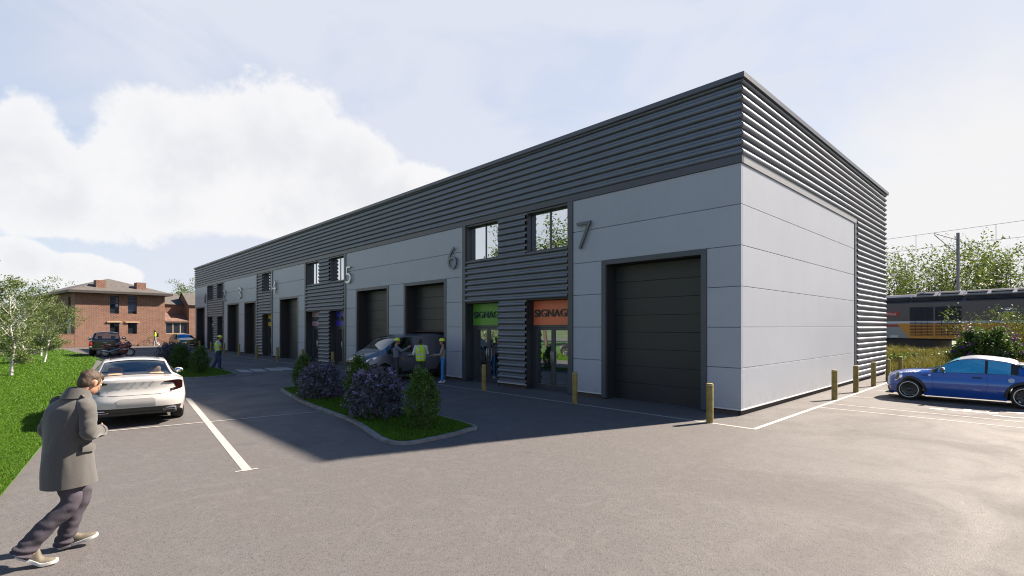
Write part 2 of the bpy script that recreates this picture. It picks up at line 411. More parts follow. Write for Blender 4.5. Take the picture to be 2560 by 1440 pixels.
# painted lines
def stripe(name, a, b, w, z=0.004):
    a = Vector(a); b = Vector(b); d = (b - a).normalized(); n = Vector((-d.y, d.x)) * w / 2
    return sheet(name, ccw([a + n, b + n, b - n, a - n]), z, M_line)
stripe('parking_line', G(470, 996), G(619, 1177), 0.13)
stripe('parking_line', G(588, 1180), G(645, 1171.5), 0.05, 0.006)
stripe('parking_line', G(248, 1080.5), G(797, 1029.5), 0.07, 0.008)
cl = Vector(W(-0.86, -1.42))
stripe('front_line', W(-0.86, -1.42), W(59, -1.42), 0.085)
stripe('side_line', W(-0.86, -1.46), W(-0.86, 16.6), 0.10, 0.006)
for k, v in enumerate((2.9, 3.85, 6.05, 8.45, 10.9, 13.3)): stripe('bay_line', W(-0.9, v), W(-6.1, v), 0.06)
for q in (((586, 924), (605, 931), (634.5, 930.7), (615.5, 924.3)), ((620.6, 922.3), (638.3, 929.2), (671.3, 928.6), (653, 922.3)),
          ((658.8, 920.2), (674.8, 927), (708.8, 927), (690.4, 920.2)), ((689.4, 918.8), (704, 925.5), (741.5, 925), (719.6, 918.8))):
    sheet('crossing_bar', ccw([G(*p) for p in q]), 0.004, M_line)
for a, b in (((330, 893), (215, 888.5)), ((262, 884), (420, 874.5))): stripe('parking_line', G(*a), G(*b), 0.10)

def wheelchair_symbol():
    """painted access symbol lying in the bay, drawn in bay units then laid out on the tarmac"""
    mb = MB()
    def poly(p): mb.add([(x, y, 0) for x, y in p], [tuple(range(len(p)))])
    def bar(a, b, w):
        a = Vector(a); b = Vector(b); d = (b - a).normalized(); n = Vector((-d.y, d.x)) * w / 2
        poly([a + n, a - n, b - n, b + n])
    for i in range(18):                                                     # wheel ring, open at the top
        a0 = R(140) + R(280) * i / 18; a1 = R(140) + R(280) * (i + 1) / 18
        poly([(0.42 * math.cos(a0) , 0.42 * math.sin(a0)), (0.42 * math.cos(a1), 0.42 * math.sin(a1)), (0.31 * math.cos(a1), 0.31 * math.sin(a1)), (0.31 * math.cos(a0), 0.31 * math.sin(a0))][::-1])
    poly([(-0.12 + 0.11 * math.cos(2 * math.pi * k / 16), 0.95 + 0.11 * math.sin(2 * math.pi * k / 16)) for k in range(16)])
    bar((-0.10, 0.80), (-0.04, 0.20), 0.15); bar((-0.05, 0.56), (0.28, 0.56), 0.10); bar((-0.04, 0.24), (0.40, 0.22), 0.13); bar((0.37, 0.26), (0.55, -0.30), 0.13); bar((0.50, -0.27), (0.68, -0.20), 0.10)
    me = mb.mesh('access_symbol'); 
    o = obj('access_symbol', me, M_line, None, kind='structure'); p = W(-4.55, 4.98); o.location = (p.x, p.y, 0.006)
    o.rotation_euler = (0, 0, math.atan2(D1.y, D1.x) - R(90)); o.scale = (1.25, 1.5, 1)
    me.update()
    if me.polygons[0].normal.z < 0: me.flip_normals()
wheelchair_symbol()

# rough verge rising to the railway, ballast strip
def verge():
    mb = MB(); us = np.linspace(14, -46, 40); vs_ = np.linspace(17.2, 27.0, 12); vv = []; ff = []
    for i, u in enumerate(us):
        for j, v in enumerate(vs_):
            p = W(u, v); h = 0.5 * min(1, max(0, (v - 17.4) / 7.5)) ** 1.3
            z = h + (0.06 * mnoise.noise((p.x * .5, p.y * .5, 0)) if 0 < j < 11 else 0) - (0.03 if j == 0 else 0)
            vv.append((p.x, p.y, z))
    n = len(vs_)
    for i in range(len(us) - 1):
        for j in range(n - 1): ff.append((i * n + j, i * n + j + 1, (i + 1) * n + j + 1, (i + 1) * n + j))
    o = mb.add(vv, ff).build('verge', M_verge, None, smooth=180, kind='structure')
    if o.data.polygons[0].normal.z < 0: o.data.flip_normals()
verge()
def verge_h(v): return 0.5 * min(1, max(0, (v - 17.4) / 7.5)) ** 1.3
# ================================================================== warehouse terrace
M_panel = mat('panel_light_grey', (0.305, 0.328, 0.374), 0.40, spec=0.4, var=0.025, vscale=0.8)
def panel_finish():
    t = NT(M_panel.node_tree); b = t.n['Principled BSDF']; src = b.inputs['Base Color'].links[0].from_socket
    oi = t.node('ShaderNodeObjectInfo').outputs['Random']; tc = t.node('ShaderNodeTexCoord').outputs['Object']
    st = t.noise(t.vm('MULTIPLY', tc, (5.0, 5.0, 0.35)), 1.6, 5, 0.6)
    sp = t.node('ShaderNodeSeparateXYZ'); t.l.new(tc, sp.inputs[0])
    splash = t.m('MULTIPLY', t.ramp(sp.outputs[2], 0.15, 0.75, 1.0, 0.0), t.ramp(t.noise(tc, 3.0, 5, 0.65), 0.35, 0.75))
    v = t.m('ADD', t.m('ADD', 0.965, t.m('MULTIPLY', oi, 0.045)), t.m('MULTIPLY', t.m('SUBTRACT', st, 0.5), 0.07))
    c = t.vm('SCALE', src, scale=v); c = t.mix(t.m('MULTIPLY', splash, 0.30), c, (0.17, 0.155, 0.14, 1)); t.l.new(c, b.inputs['Base Color'])
    bn = t.node('ShaderNodeBump'); bn.inputs['Strength'].default_value = 0.12; bn.inputs['Distance'].default_value = 0.02; t.l.new(t.noise(tc, 0.7, 2, 0.4), bn.inputs['Height']); t.l.new(bn.outputs[0], b.inputs['Normal'])
panel_finish()
M_clad = mat('corrugated_steel_grey', (0.140, 0.156, 0.192), 0.47, metal=0.62, spec=0.5, var=0.06, vscale=1.5)
M_trim = mat('flashing_anthracite', (0.050, 0.056, 0.070), 0.38, spec=0.5, var=0.08, vscale=1.2)
M_trim2 = mat('coping_grey', (0.075, 0.082, 0.10), 0.36, metal=0.2)
M_door = mat('door_charcoal', (0.017, 0.018, 0.020), 0.45, var=0.15, vscale=0.9, bump=0.05, bscale=25)
M_reveal = mat('reveal_black', (0.022, 0.023, 0.027), 0.5)
M_frame = mat('window_frame_grey', (0.055, 0.06, 0.072), 0.35, metal=0.3)
M_steel = mat('brushed_steel', (0.45, 0.46, 0.48), 0.3, metal=1.0)
M_sill = mat('drip_sill_white', (0.55, 0.56, 0.57), 0.5)
M_joint = mat('joint_black', (0.012, 0.012, 0.014), 0.8)
M_num = mat('numeral_dark_steel', (0.10, 0.115, 0.14), 0.3, metal=0.7)
M_num2 = mat('numeral_bright_steel', (0.42, 0.43, 0.45), 0.25, metal=0.85)
M_glass = glass_mat('mirror_glass', (0.10, 0.11, 0.12), 0.35, base_refl=0.70, body=(0.012, 0.016, 0.02))
M_glassd = glass_mat('door_glass', (0.20, 0.22, 0.24), 0.55, base_refl=0.50, body=(0.012, 0.016, 0.02))
M_pbrick = brick_mat('plinth_brick', (0.060, 0.045, 0.042), (0.085, 0.062, 0.055), (0.05, 0.048, 0.046))
M_int = mat('interior_grey', (0.10, 0.10, 0.10), 0.9)
M_ilet = mat('sign_letter_dark', (0.022, 0.05, 0.055), 0.35)

BL = 56.8; BD = 15.98; Z0 = 0.156; PH = 1.0073; ZP = Z0 + 6 * PH
bld = thing('warehouse_terrace', 'long row of grey industrial units with panelled walls and ribbed metal top', 'building', (CORNER.x, CORNER.y, 0), B_ROT)
def bpart(mb, name, m, smooth=None, parent=None, **kw): return mb.build(name, m, parent or bld, smooth, **kw)
def rects(u0, u1, z0, z1, holes):
    us = sorted({u0, u1, *[min(max(h[k], u0), u1) for h in holes for k in (0, 1)]}); zs = sorted({z0, z1, *[min(max(h[k], z0), z1) for h in holes for k in (2, 3)]})
    out = []
    for a, b in zip(us, us[1:]):
        for c, d in zip(zs, zs[1:]):
            mu, mz = (a + b) / 2, (c + d) / 2
            if not any(h[0] < mu < h[1] and h[2] < mz < h[3] for h in holes): out.append((a, b, c, d))
    return out
PITCH = 0.218; RH = 0.085
def rib(z):
    """how far the ribbed sheet stands out at height z, with slope break points"""
    t = ((z - ZP - 0.20) / PITCH) % 1.0; w = 0.66
    return 0.0 if t > w else RH * math.sqrt(max(0.0, 1 - (2 * t / w - 1) ** 2)) ** 0.8
def rib_zs(z0, z1):
    ks = []; k0 = math.floor((z0 - ZP - .20) / PITCH) - 1
    for k in range(k0, k0 + int((z1 - z0) / PITCH) + 4):
        for t in (0.0, 0.006, 0.03, 0.09, 0.18, 0.33, 0.48, 0.57, 0.63, 0.654, 0.66): ks.append(ZP + .20 + (k + t) * PITCH)
    return [z0] + [z for z in ks if z0 + .001 < z < z1 - .001] + [z1]
def ribbed(mb, a, b, z0, z1, face, ea=0, eb=0):
    """face 'F': a,b are u (front); 'R': a,b are v (right side). ea/eb = mitre at ends a/b"""
    zs = rib_zs(z0, z1); vs = []
    for z in zs:
        p = rib(z)
        if face == 'F': vs += [(-(a - ea * p), 0.02 - p, z), (-(b + eb * p), 0.02 - p, z)]
        else: vs += [(-0.02 + p, a - ea * p, z), (-0.02 + p, b + eb * p, z)]
    fs = [(2 * i, 2 * i + 1, 2 * i + 3, 2 * i + 2) for i in range(len(zs) - 1)]
    if face == 'F': fs = [f[::-1] for f in fs]
    mb.add(vs, fs)

# bays: panel bays with their roller doors (frame outer u), entrance bays with windows
PB = [(0.0, 5.30, [(0.87, 4.18)]), (11.02, 21.41, [(12.13, 15.46), (16.84, 20.25)]), (27.2, 33.07, [(28.31, 31.72)]),
      (36.72, 45.73, [(36.86, 39.78), (41.19, 44.65)]), (51.63, 56.72, [(52.61, 56.22)])]
EB = [(5.50, 10.82, [(5.50, 7.43), (8.86, 10.82)]), (21.64, 27.0, [(21.64, 23.54), (25.01, 27.0)]), (33.32, 36.48, [(33.32, 35.23)]), (45.99, 51.63, [(45.99, 47.88), (49.34, 51.46)])]
COLS = [(5.30, 5.50), (10.82, 11.02), (21.41, 21.64), (27.0, 27.2), (33.07, 33.32), (36.48, 36.72), (45.73, 45.99), (51.46, 51.63)]
ZD = Z0 + 4 * PH                       # roller door head
DOOR_UP = (12.13, 15.46)               # the door the van comes out of
g = 0.006
back = MB()
for u0, u1, doors in PB:
    for k in range(6):
        za, zb_ = Z0 + k * PH + (g if k else 0), Z0 + (k + 1) * PH - g
        segs = [(u0, u1)]
        if k < 4:
            e = [u0] + [x for d in doors for x in d] + [u1]; segs = [(e[i], e[i + 1]) for i in range(0, len(e), 2)]
        for a, b in segs:
            if b - a < 0.2: continue
            bpart(MB().bbox(-b + .004, -a - (.004 if a else 0.0), 0.0, 0.075, za, zb_, 0.006), 'wall_panel', M_panel)
    for a, b, c, d in rects(u0, u1, Z0, ZP, [(x, y, 0, ZD - .03) for x, y in doors]): back.box(-b, -a if a else -0.03, 0.076, 0.11, c, d)
    for a, b in [(x, y) for x, y in zip([u0] + [d[1] for d in doors], [d[0] for d in doors] + [u1])]:
        if b - a < 0.2: continue
        back_p = MB().box(-b, -a - (0.05 if not a else 0), 0.05, 0.11, 0.0, Z0 - .03); box_uv_me = box_uv(back_p.mesh('plinth')); obj('plinth', box_uv_me, M_pbrick, bld)
        bpart(MB().box(-b, -a + (0.01 if not a else 0), -0.018, 0.09, Z0 - .03, Z0 - .002), 'drip_sill', M_sill)
    for x, y in doors:
        d = MB()
        for a, b in ((x, x + .155), (y - .155, y)): d.bbox(-b, -a, -0.02, 0.075, 0.03, ZD, 0.004)
        d.bbox(-y + .155, -x - .155, -0.02, 0.075, ZD - .135, ZD + .012, 0.004)
        fr = bpart(d, 'door_frame', M_trim)
        r = MB(); zi = ZD - .135
        r.box(-(x + .155), -(x + .12), 0.077, 0.60, 0.0, zi); r.box(-(y - .12), -(y - .155), 0.077, 0.60, 0.0, zi); r.box(-(y - .155), -(x + .155), 0.077, 0.60, zi, zi + .03)
        bpart(r, 'reveal', M_reveal)
        is_up = (x, y) == DOOR_UP
        z = 2.0 if is_up else 0.0; k = 0
        leaf = MB().box(-(y - .156), -(x + .156), 0.535, 0.56, z, zi)
        lo = bpart(leaf, 'roller_door', M_joint, label='charcoal sectional door raised above the van' if is_up else None)
        while z < zi - 0.02:
            z2 = min(z + 0.505, zi)
            bpart(MB().bbox(-(y - .157), -(x + .157), 0.50, 0.534, z + .003, z2 - .003, 0.005), 'door_section', M_door, parent=lo); z = z2
        if is_up: bpart(MB().bbox(-(y - .16), -(x + .16), 0.49, 0.545, 1.93, 2.0, 0.006), 'bottom_seal', mat('seal_brown', (0.05, 0.032, 0.026), 0.8), parent=lo)
for a, b in COLS: bpart(MB().bbox(-b, -a, -0.035, 0.10, 0.03, ZP, 0.005), 'cover_flashing', M_trim)
bpart(MB().bbox(-BL, 0.028, -0.028, 0.10, ZP, ZP + .20, 0.006), 'eaves_flashing', M_trim)
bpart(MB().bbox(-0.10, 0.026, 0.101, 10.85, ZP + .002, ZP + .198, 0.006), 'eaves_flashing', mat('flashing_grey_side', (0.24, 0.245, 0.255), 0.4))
bpart(MB().bbox(-0.10, 0.024, 10.56, 10.84, 0.03, ZP, 0.006), 'cover_flashing', M_trim)
# ribbed metal
mb = MB(); ribbed(mb, 0.0, BL, ZP + .20, 8.20, 'F', ea=1); bpart(mb, 'corrugated_cladding', M_clad, 35)
mb = MB(); ribbed(mb, 0.0, BD, ZP + .20, 8.20, 'R', ea=1)
ribbed(mb, 10.85, BD, Z0, ZP + .20, 'R'); bpart(mb, 'corrugated_cladding', M_clad, 35)
for u0, u1, ent in EB:
    holes = [(a, b, 0.0, 3.16) for a, b in ent] + [(a, b, 4.74, ZP) for a, b in ent]
    mb = MB()
    for a, b, c, d in rects(u0, u1, Z0, ZP, holes):
        if b - a > 0.03: ribbed(mb, a, b, c, d, 'F'); back.box(-b, -a, 0.076, 0.11, c, d)
    bpart(mb, 'corrugated_cladding', M_clad, 35)
    solid = [u0] + sorted(x for e in ent for x in e) + [u1]
    for a, b in zip(solid[::2], solid[1::2]):
        if b - a > 0.1:
            o = obj('plinth', box_uv(MB().box(-b, -a, 0.05, 0.11, 0.0, Z0 - .03).mesh('plinth')), M_pbrick, bld)
            bpart(MB().box(-b - .02, -a + .02, -0.045, 0.09, Z0 - .03, Z0 - .002), 'drip_sill', M_sill)
for v0, v1 in ((0.0, 10.6), (10.6, BD)):
    obj('plinth', box_uv(MB().box(-0.11, -0.05, v0 + .05, v1, 0.0, Z0 - .03).mesh('plinth')), M_pbrick, bld)
    bpart(MB().box(-0.09, 0.018 if v0 == 0 else 0.045, v0 + .09, v1, Z0 - .03, Z0 - .002), 'drip_sill', M_sill)
bpart(back, 'backing_board', M_joint)
# right wall panels
for k in range(6):
    za, zb_ = Z0 + k * PH + (g if k else 0), Z0 + (k + 1) * PH - g
    bpart(MB().bbox(-0.075, 0.0, 0.0755, 10.555, za, zb_, 0.006), 'wall_panel', M_panel)
bpart(MB().box(-0.11, -0.076, 0.11, 10.56, Z0, ZP), 'backing_board', M_joint)
# coping, roof, other walls
cp = MB(); cp.box(-BL - .1, 0.115, -0.115, 0.30, 8.235, 8.36); cp.box(-0.3, 0.117, 0.30, BD + .12, 8.2355, 8.3605); cp.box(-BL - .1, -BL + .3, 0.30, BD + .12, 8.235, 8.36); cp.box(-BL + .3, -0.3, BD - .2, BD + .12, 8.235, 8.36)
bpart(cp, 'coping', M_trim2)
bpart(MB().box(-BL + .02, -0.05, 0.05, 0.16, 8.17, 8.24).box(-0.16, -0.05, .16, BD, 8.17, 8.24), 'coping_packer', M_joint)
bpart(MB().box(-BL + .05, -0.12, 0.12, BD - .05, 7.7, 7.85), 'roof', M_trim)
mb = MB().box(-BL, -BL + .1, 0.11, BD, 0.0, 8.2); mb.box(-BL + .1, 0.0, BD - .1, BD, 0.0, 8.2); mb.box(-0.22, -0.12, 0.12, BD - .1, 0.0, 7.7)
mb.box(-BL + .1, -0.3, 0.12, 0.22, ZP, 7.7)
bpart(mb, 'rear_wall', M_clad)
bpart(MB().box(-BL + .1, -0.3, 0.62, BD - .2, -0.01, 0.012), 'inner_floor', M_int)
for uu in (12.0, 15.7): bpart(MB().box(-uu - .1, -uu, 0.62, 9.0, 0.012, 6.0), 'party_wall', M_int)
bpart(MB().box(-15.7, -12.0, 9.0, 9.1, 0.012, 6.0), 'party_wall', M_int)

# windows, entrances and signs, from the near end
SIGN = [((0.634, 0.150, 0.066), 'orange'), ((0.088, 0.264, 0.026), 'green'), ((0.040, 0.026, 0.352), 'violet blue'), ((0.370, 0.220, 0.273), 'dusky pink'), ((0.546, 0.370, 0.026), 'yellow'), ((0.018, 0.264, 0.352), 'cyan'), ((0.484, 0.458, 0.405), 'cream')]
si = 0
for u0, u1, ent in EB:
    for a, b in ent:
        # window
        zt, zb0 = ZP - .01, 4.74
        w = MB(); t_ = 0.055
        w.box(-b, -a, 0.02, 0.30, zb0, zb0 + t_); w.box(-b, -a, 0.02, 0.30, zt - t_, zt); w.box(-b, -b + t_, 0.0205, 0.30, zb0 + t_, zt - t_); w.box(-a - t_, -a, 0.0205, 0.30, zb0 + t_, zt - t_)
        wo = bpart(w, 'window_frame', M_frame)
        m_ = (a + b) / 2
        ins = MB(); f2 = 0.05
        for p, q in ((a + t_, m_), (m_, b - t_)):
            ins.box(-q, -q + f2 * .6, .215, .26, zb0 + t_, zt - t_); ins.box(-p - f2 * .6, -p, .215, .26, zb0 + t_, zt - t_)
            ins.box(-q + f2 * .6, -p - f2 * .6, .215, .26, zb0 + t_, zb0 + t_ + f2); ins.box(-q + f2 * .6, -p - f2 * .6, .215, .26, zt - t_ - f2, zt - t_)
            bpart(MB().box(-q + f2 * .6, -p - f2 * .6, .235, .243, zb0 + t_ + f2, zt - t_ - f2), 'pane', M_glass, parent=wo)
        bpart(ins, 'sash', M_frame, parent=wo)
        bpart(MB().box(-b - .02, -a + .02 if a not in (5.5, 21.64, 33.32, 45.99) else -a, -0.05, 0.10, zb0 - .035, zb0 - .002), 'window_sill', M_frame, parent=wo)
        # entrance
        v = 0.36; zs0, zs1 = 2.24, 3.09
        r = MB(); r.box(-b, -b + .03, 0.015, v + .05, 0, 3.16); r.box(-a - .03, -a, 0.015, v + .05, 0, 3.16); r.box(-b + .03, -a - .03, 0.015, v + .05, 3.10, 3.16)
        eo = bpart(r, 'entrance', M_reveal)
        c_, nm = SIGN[si]
        so = bpart(MB().bbox(-b + .032, -a - .032, v - .01, v + .02, zs0, zs1, .004), 'sign_panel', mat('sign_' + nm.replace(' ', '_'), c_, 0.35, var=0.03), parent=eo, label=nm + ' sign panel with dark raised lettering')
        tm = text_mesh('SIGNAGE', 0.365, 0.05, 1.0); tm.transform(Matrix.Translation((-b + .10, v - .035, 2.53)) @ Matrix.Rotation(R(90), 4, 'X'))
        xs = [q.co.x for q in tm.vertices]; k = 1.66 / (max(xs) - min(xs))
        for q in tm.vertices: q.co.x = -b + .12 + (q.co.x - min(xs)) * k
        obj('lettering', tm, M_ilet, so)
        # door set: frame, two leaves
        d = MB(); L_, R_ = -b + .03, -a - .03
        d.box(L_, R_, v - .03, v + .05, 2.155, 2.238); d.box(L_, L_ + .07, v - .03, v + .05, 0, 2.155); d.box(R_ - .07, R_, v - .03, v + .05, 0, 2.155)
        d.box(L_ + .07, R_ - .07, v - .02, v + .05, 0.0, 0.03)
        bpart(d, 'door_frame', M_frame, parent=eo)
        mid = (L_ + R_) / 2
        for s_, (p, q) in enumerate(((L_ + .075, mid - .003), (mid + .003, R_ - .075))):
            lf = MB(); st = 0.085
            lf.box(p, p + st, v - .01, v + .04, .035, 2.15); lf.box(q - st, q, v - .01, v + .04, .035, 2.15); lf.box(p + st, q - st, v - .01, v + .04, .035, .20); lf.box(p + st, q - st, v - .01, v + .04, 2.06, 2.15)
            lo = bpart(lf, 'door_leaf', M_frame, parent=eo)
            bpart(MB().box(p + st, q - st, v + .012, v + .022, .20, 2.06), 'pane', M_glassd, parent=eo)
            hx = q - st / 2 if s_ == 0 else p + st / 2
            h = MB().tube([(hx, v - .012, .85), (hx, v - .07, .87), (hx, v - .07, 1.33), (hx, v - .012, 1.35)], .014, 8)
            bpart(h, 'pull_handle', M_steel, 60, parent=eo)
        si += 1
# unit numbers
for n_, uL, uR, zt, zb0, br in (('7', 5.07, 4.51, 5.45, 4.61, 0), ('6', 11.90, 11.31, 5.44, 4.54, 0), ('5', 21.28, 20.66, 5.45, 4.54, 1), ('4', 32.83, 32.15, 5.45, 4.54, 1), ('3', 41.04, 40.3, 5.42, 4.5, 1), ('2', 45.67, 44.95, 5.42, 4.5, 1), ('1', 52.45, 52.1, 5.42, 4.5, 1)):
    me = text_mesh(n_, 1.0, 0.05, thin=-.012); co = np.array([q.co[:] for q in me.vertices]); mn, mx = co.min(0), co.max(0)
    for q in me.vertices:
        x = (q.co.x - mn[0]) / (mx[0] - mn[0]); y = (q.co.y - mn[1]) / (mx[1] - mn[1])
        q.co = Vector((-uL + x * (uL - uR), -0.085 - q.co.z * 1.0, zb0 + y * (zt - zb0)))
    obj('unit_number', me, M_num2 if br else M_num, bld, label='raised steel numeral ' + n_ + ' on the light grey panels')

# timber bollards
M_bol = mat('bollard_timber', (0.21, 0.16, 0.042), 0.75, var=0.3, vscale=5, bump=0.3, bscale=30)
M_bolcap = mat('bollard_cap', (0.36, 0.33, 0.17), 0.7)
def bollard(p, label):
    t_ = thing('bollard', label, 'bollard', (p.x, p.y, 0), random.uniform(0, 6), 'timber bollards round the industrial units')
    obj('post', BOL_ME, M_bol, t_); obj('reflector_band', BOL_B, M_bolcap, t_)
BOL_ME = MB().lathe([(0.078, -0.01), (0.078, 0.86), (0.072, 0.885), (0.05, 0.895), (0.001, 0.897)], 20).mesh('post'); BOL_ME.polygons.foreach_set('use_smooth', [True] * len(BOL_ME.polygons)); BOL_ME.set_sharp_from_angle(angle=R(40)); BOL_ME.materials.append(M_bol)
BOL_B = MB().lathe([(0.0785, 0.845), (0.080, 0.848), (0.080, 0.858), (0.0785, 0.861)], 20).mesh('reflector_band'); BOL_B.materials.append(M_bolcap)
for px_, lab in ((1776, "timber bollard at the building's near corner right of roller door 7"), (1437, 'timber bollard between roller door 7 and the orange sign entrance'), (1210, 'timber bollard in front of the green sign entrance'),
                 (1050, 'timber bollard in front of the man in the hi-vis vest by the van'), (832, 'timber bollard in front of the violet blue sign entrance'), (757, 'timber bollard between roller door 4 and the pink sign entrance'),
                 (693.5, 'timber bollard in front of roller door 4'), (642, 'timber bollard in front of roller door 3 beside the yellow sign entrance'), (597.7, 'timber bollard between roller doors 2 and 3'),
                 (560.6, 'timber bollard behind the lone worker walking past entrance 2'), (527.5, 'timber bollard in front of the cream sign entrance 1'), (499, 'timber bollard in front of roller door 1 at the far end'), (473, 'timber bollard in front of the gold car grille'), (452.5, 'timber bollard past the end of the row before the gold car bonnet')):
    k = (px_ - 1280) / FPX; o = W(0, -1.38); u = (o.x - k * o.y) / (k * D1.y - D1.x)
    if px_ == 1776: u = 0.14
    bollard(W(u, -1.38), lab)
for v, lab in ((4.83, 'timber bollard against the light grey side wall panels'), (7.28, 'timber bollard near the middle of the side wall before the ribbed cladding'), (9.76, 'timber bollard at the foot of the ribbed side cladding'), (12.2, 'timber bollard just ahead of the blue coupe nose'), (14.7, 'timber bollard at the edge of the tall grass behind the coupe bonnet')):
    bollard(W(-0.77, v), lab)
# ================================================================== vehicles
M_tyre = mat('tyre_rubber', (0.012, 0.012, 0.013), 0.8, bump=0.2, bscale=80)
M_blackpl = mat('black_plastic', (0.014, 0.014, 0.016), 0.55)
M_under = mat('underbody_black', (0.008, 0.008, 0.008), 0.9)
M_chrome = mat('chrome', (0.72, 0.72, 0.74), 0.12, metal=1.0)
M_alloy = mat('alloy_silver', (0.42, 0.43, 0.45), 0.3, metal=0.9)
M_alloyd = mat('alloy_dark', (0.05, 0.052, 0.058), 0.35, metal=0.8)
M_lamp = glass_mat('lamp_glass', (0.9, 0.92, 0.95), 0.35, base_refl=0.25, body=(0.55, 0.57, 0.6))
M_redlamp = mat('lamp_red_dark', (0.012, 0.003, 0.003), 0.12, coat=1.0)
M_tint = glass_mat('car_glass_dark', (0.10, 0.11, 0.12), 0.55, base_refl=0.10)
M_clear = glass_mat('car_glass_clear', (0.62, 0.66, 0.66), 0.90, base_refl=0.06)

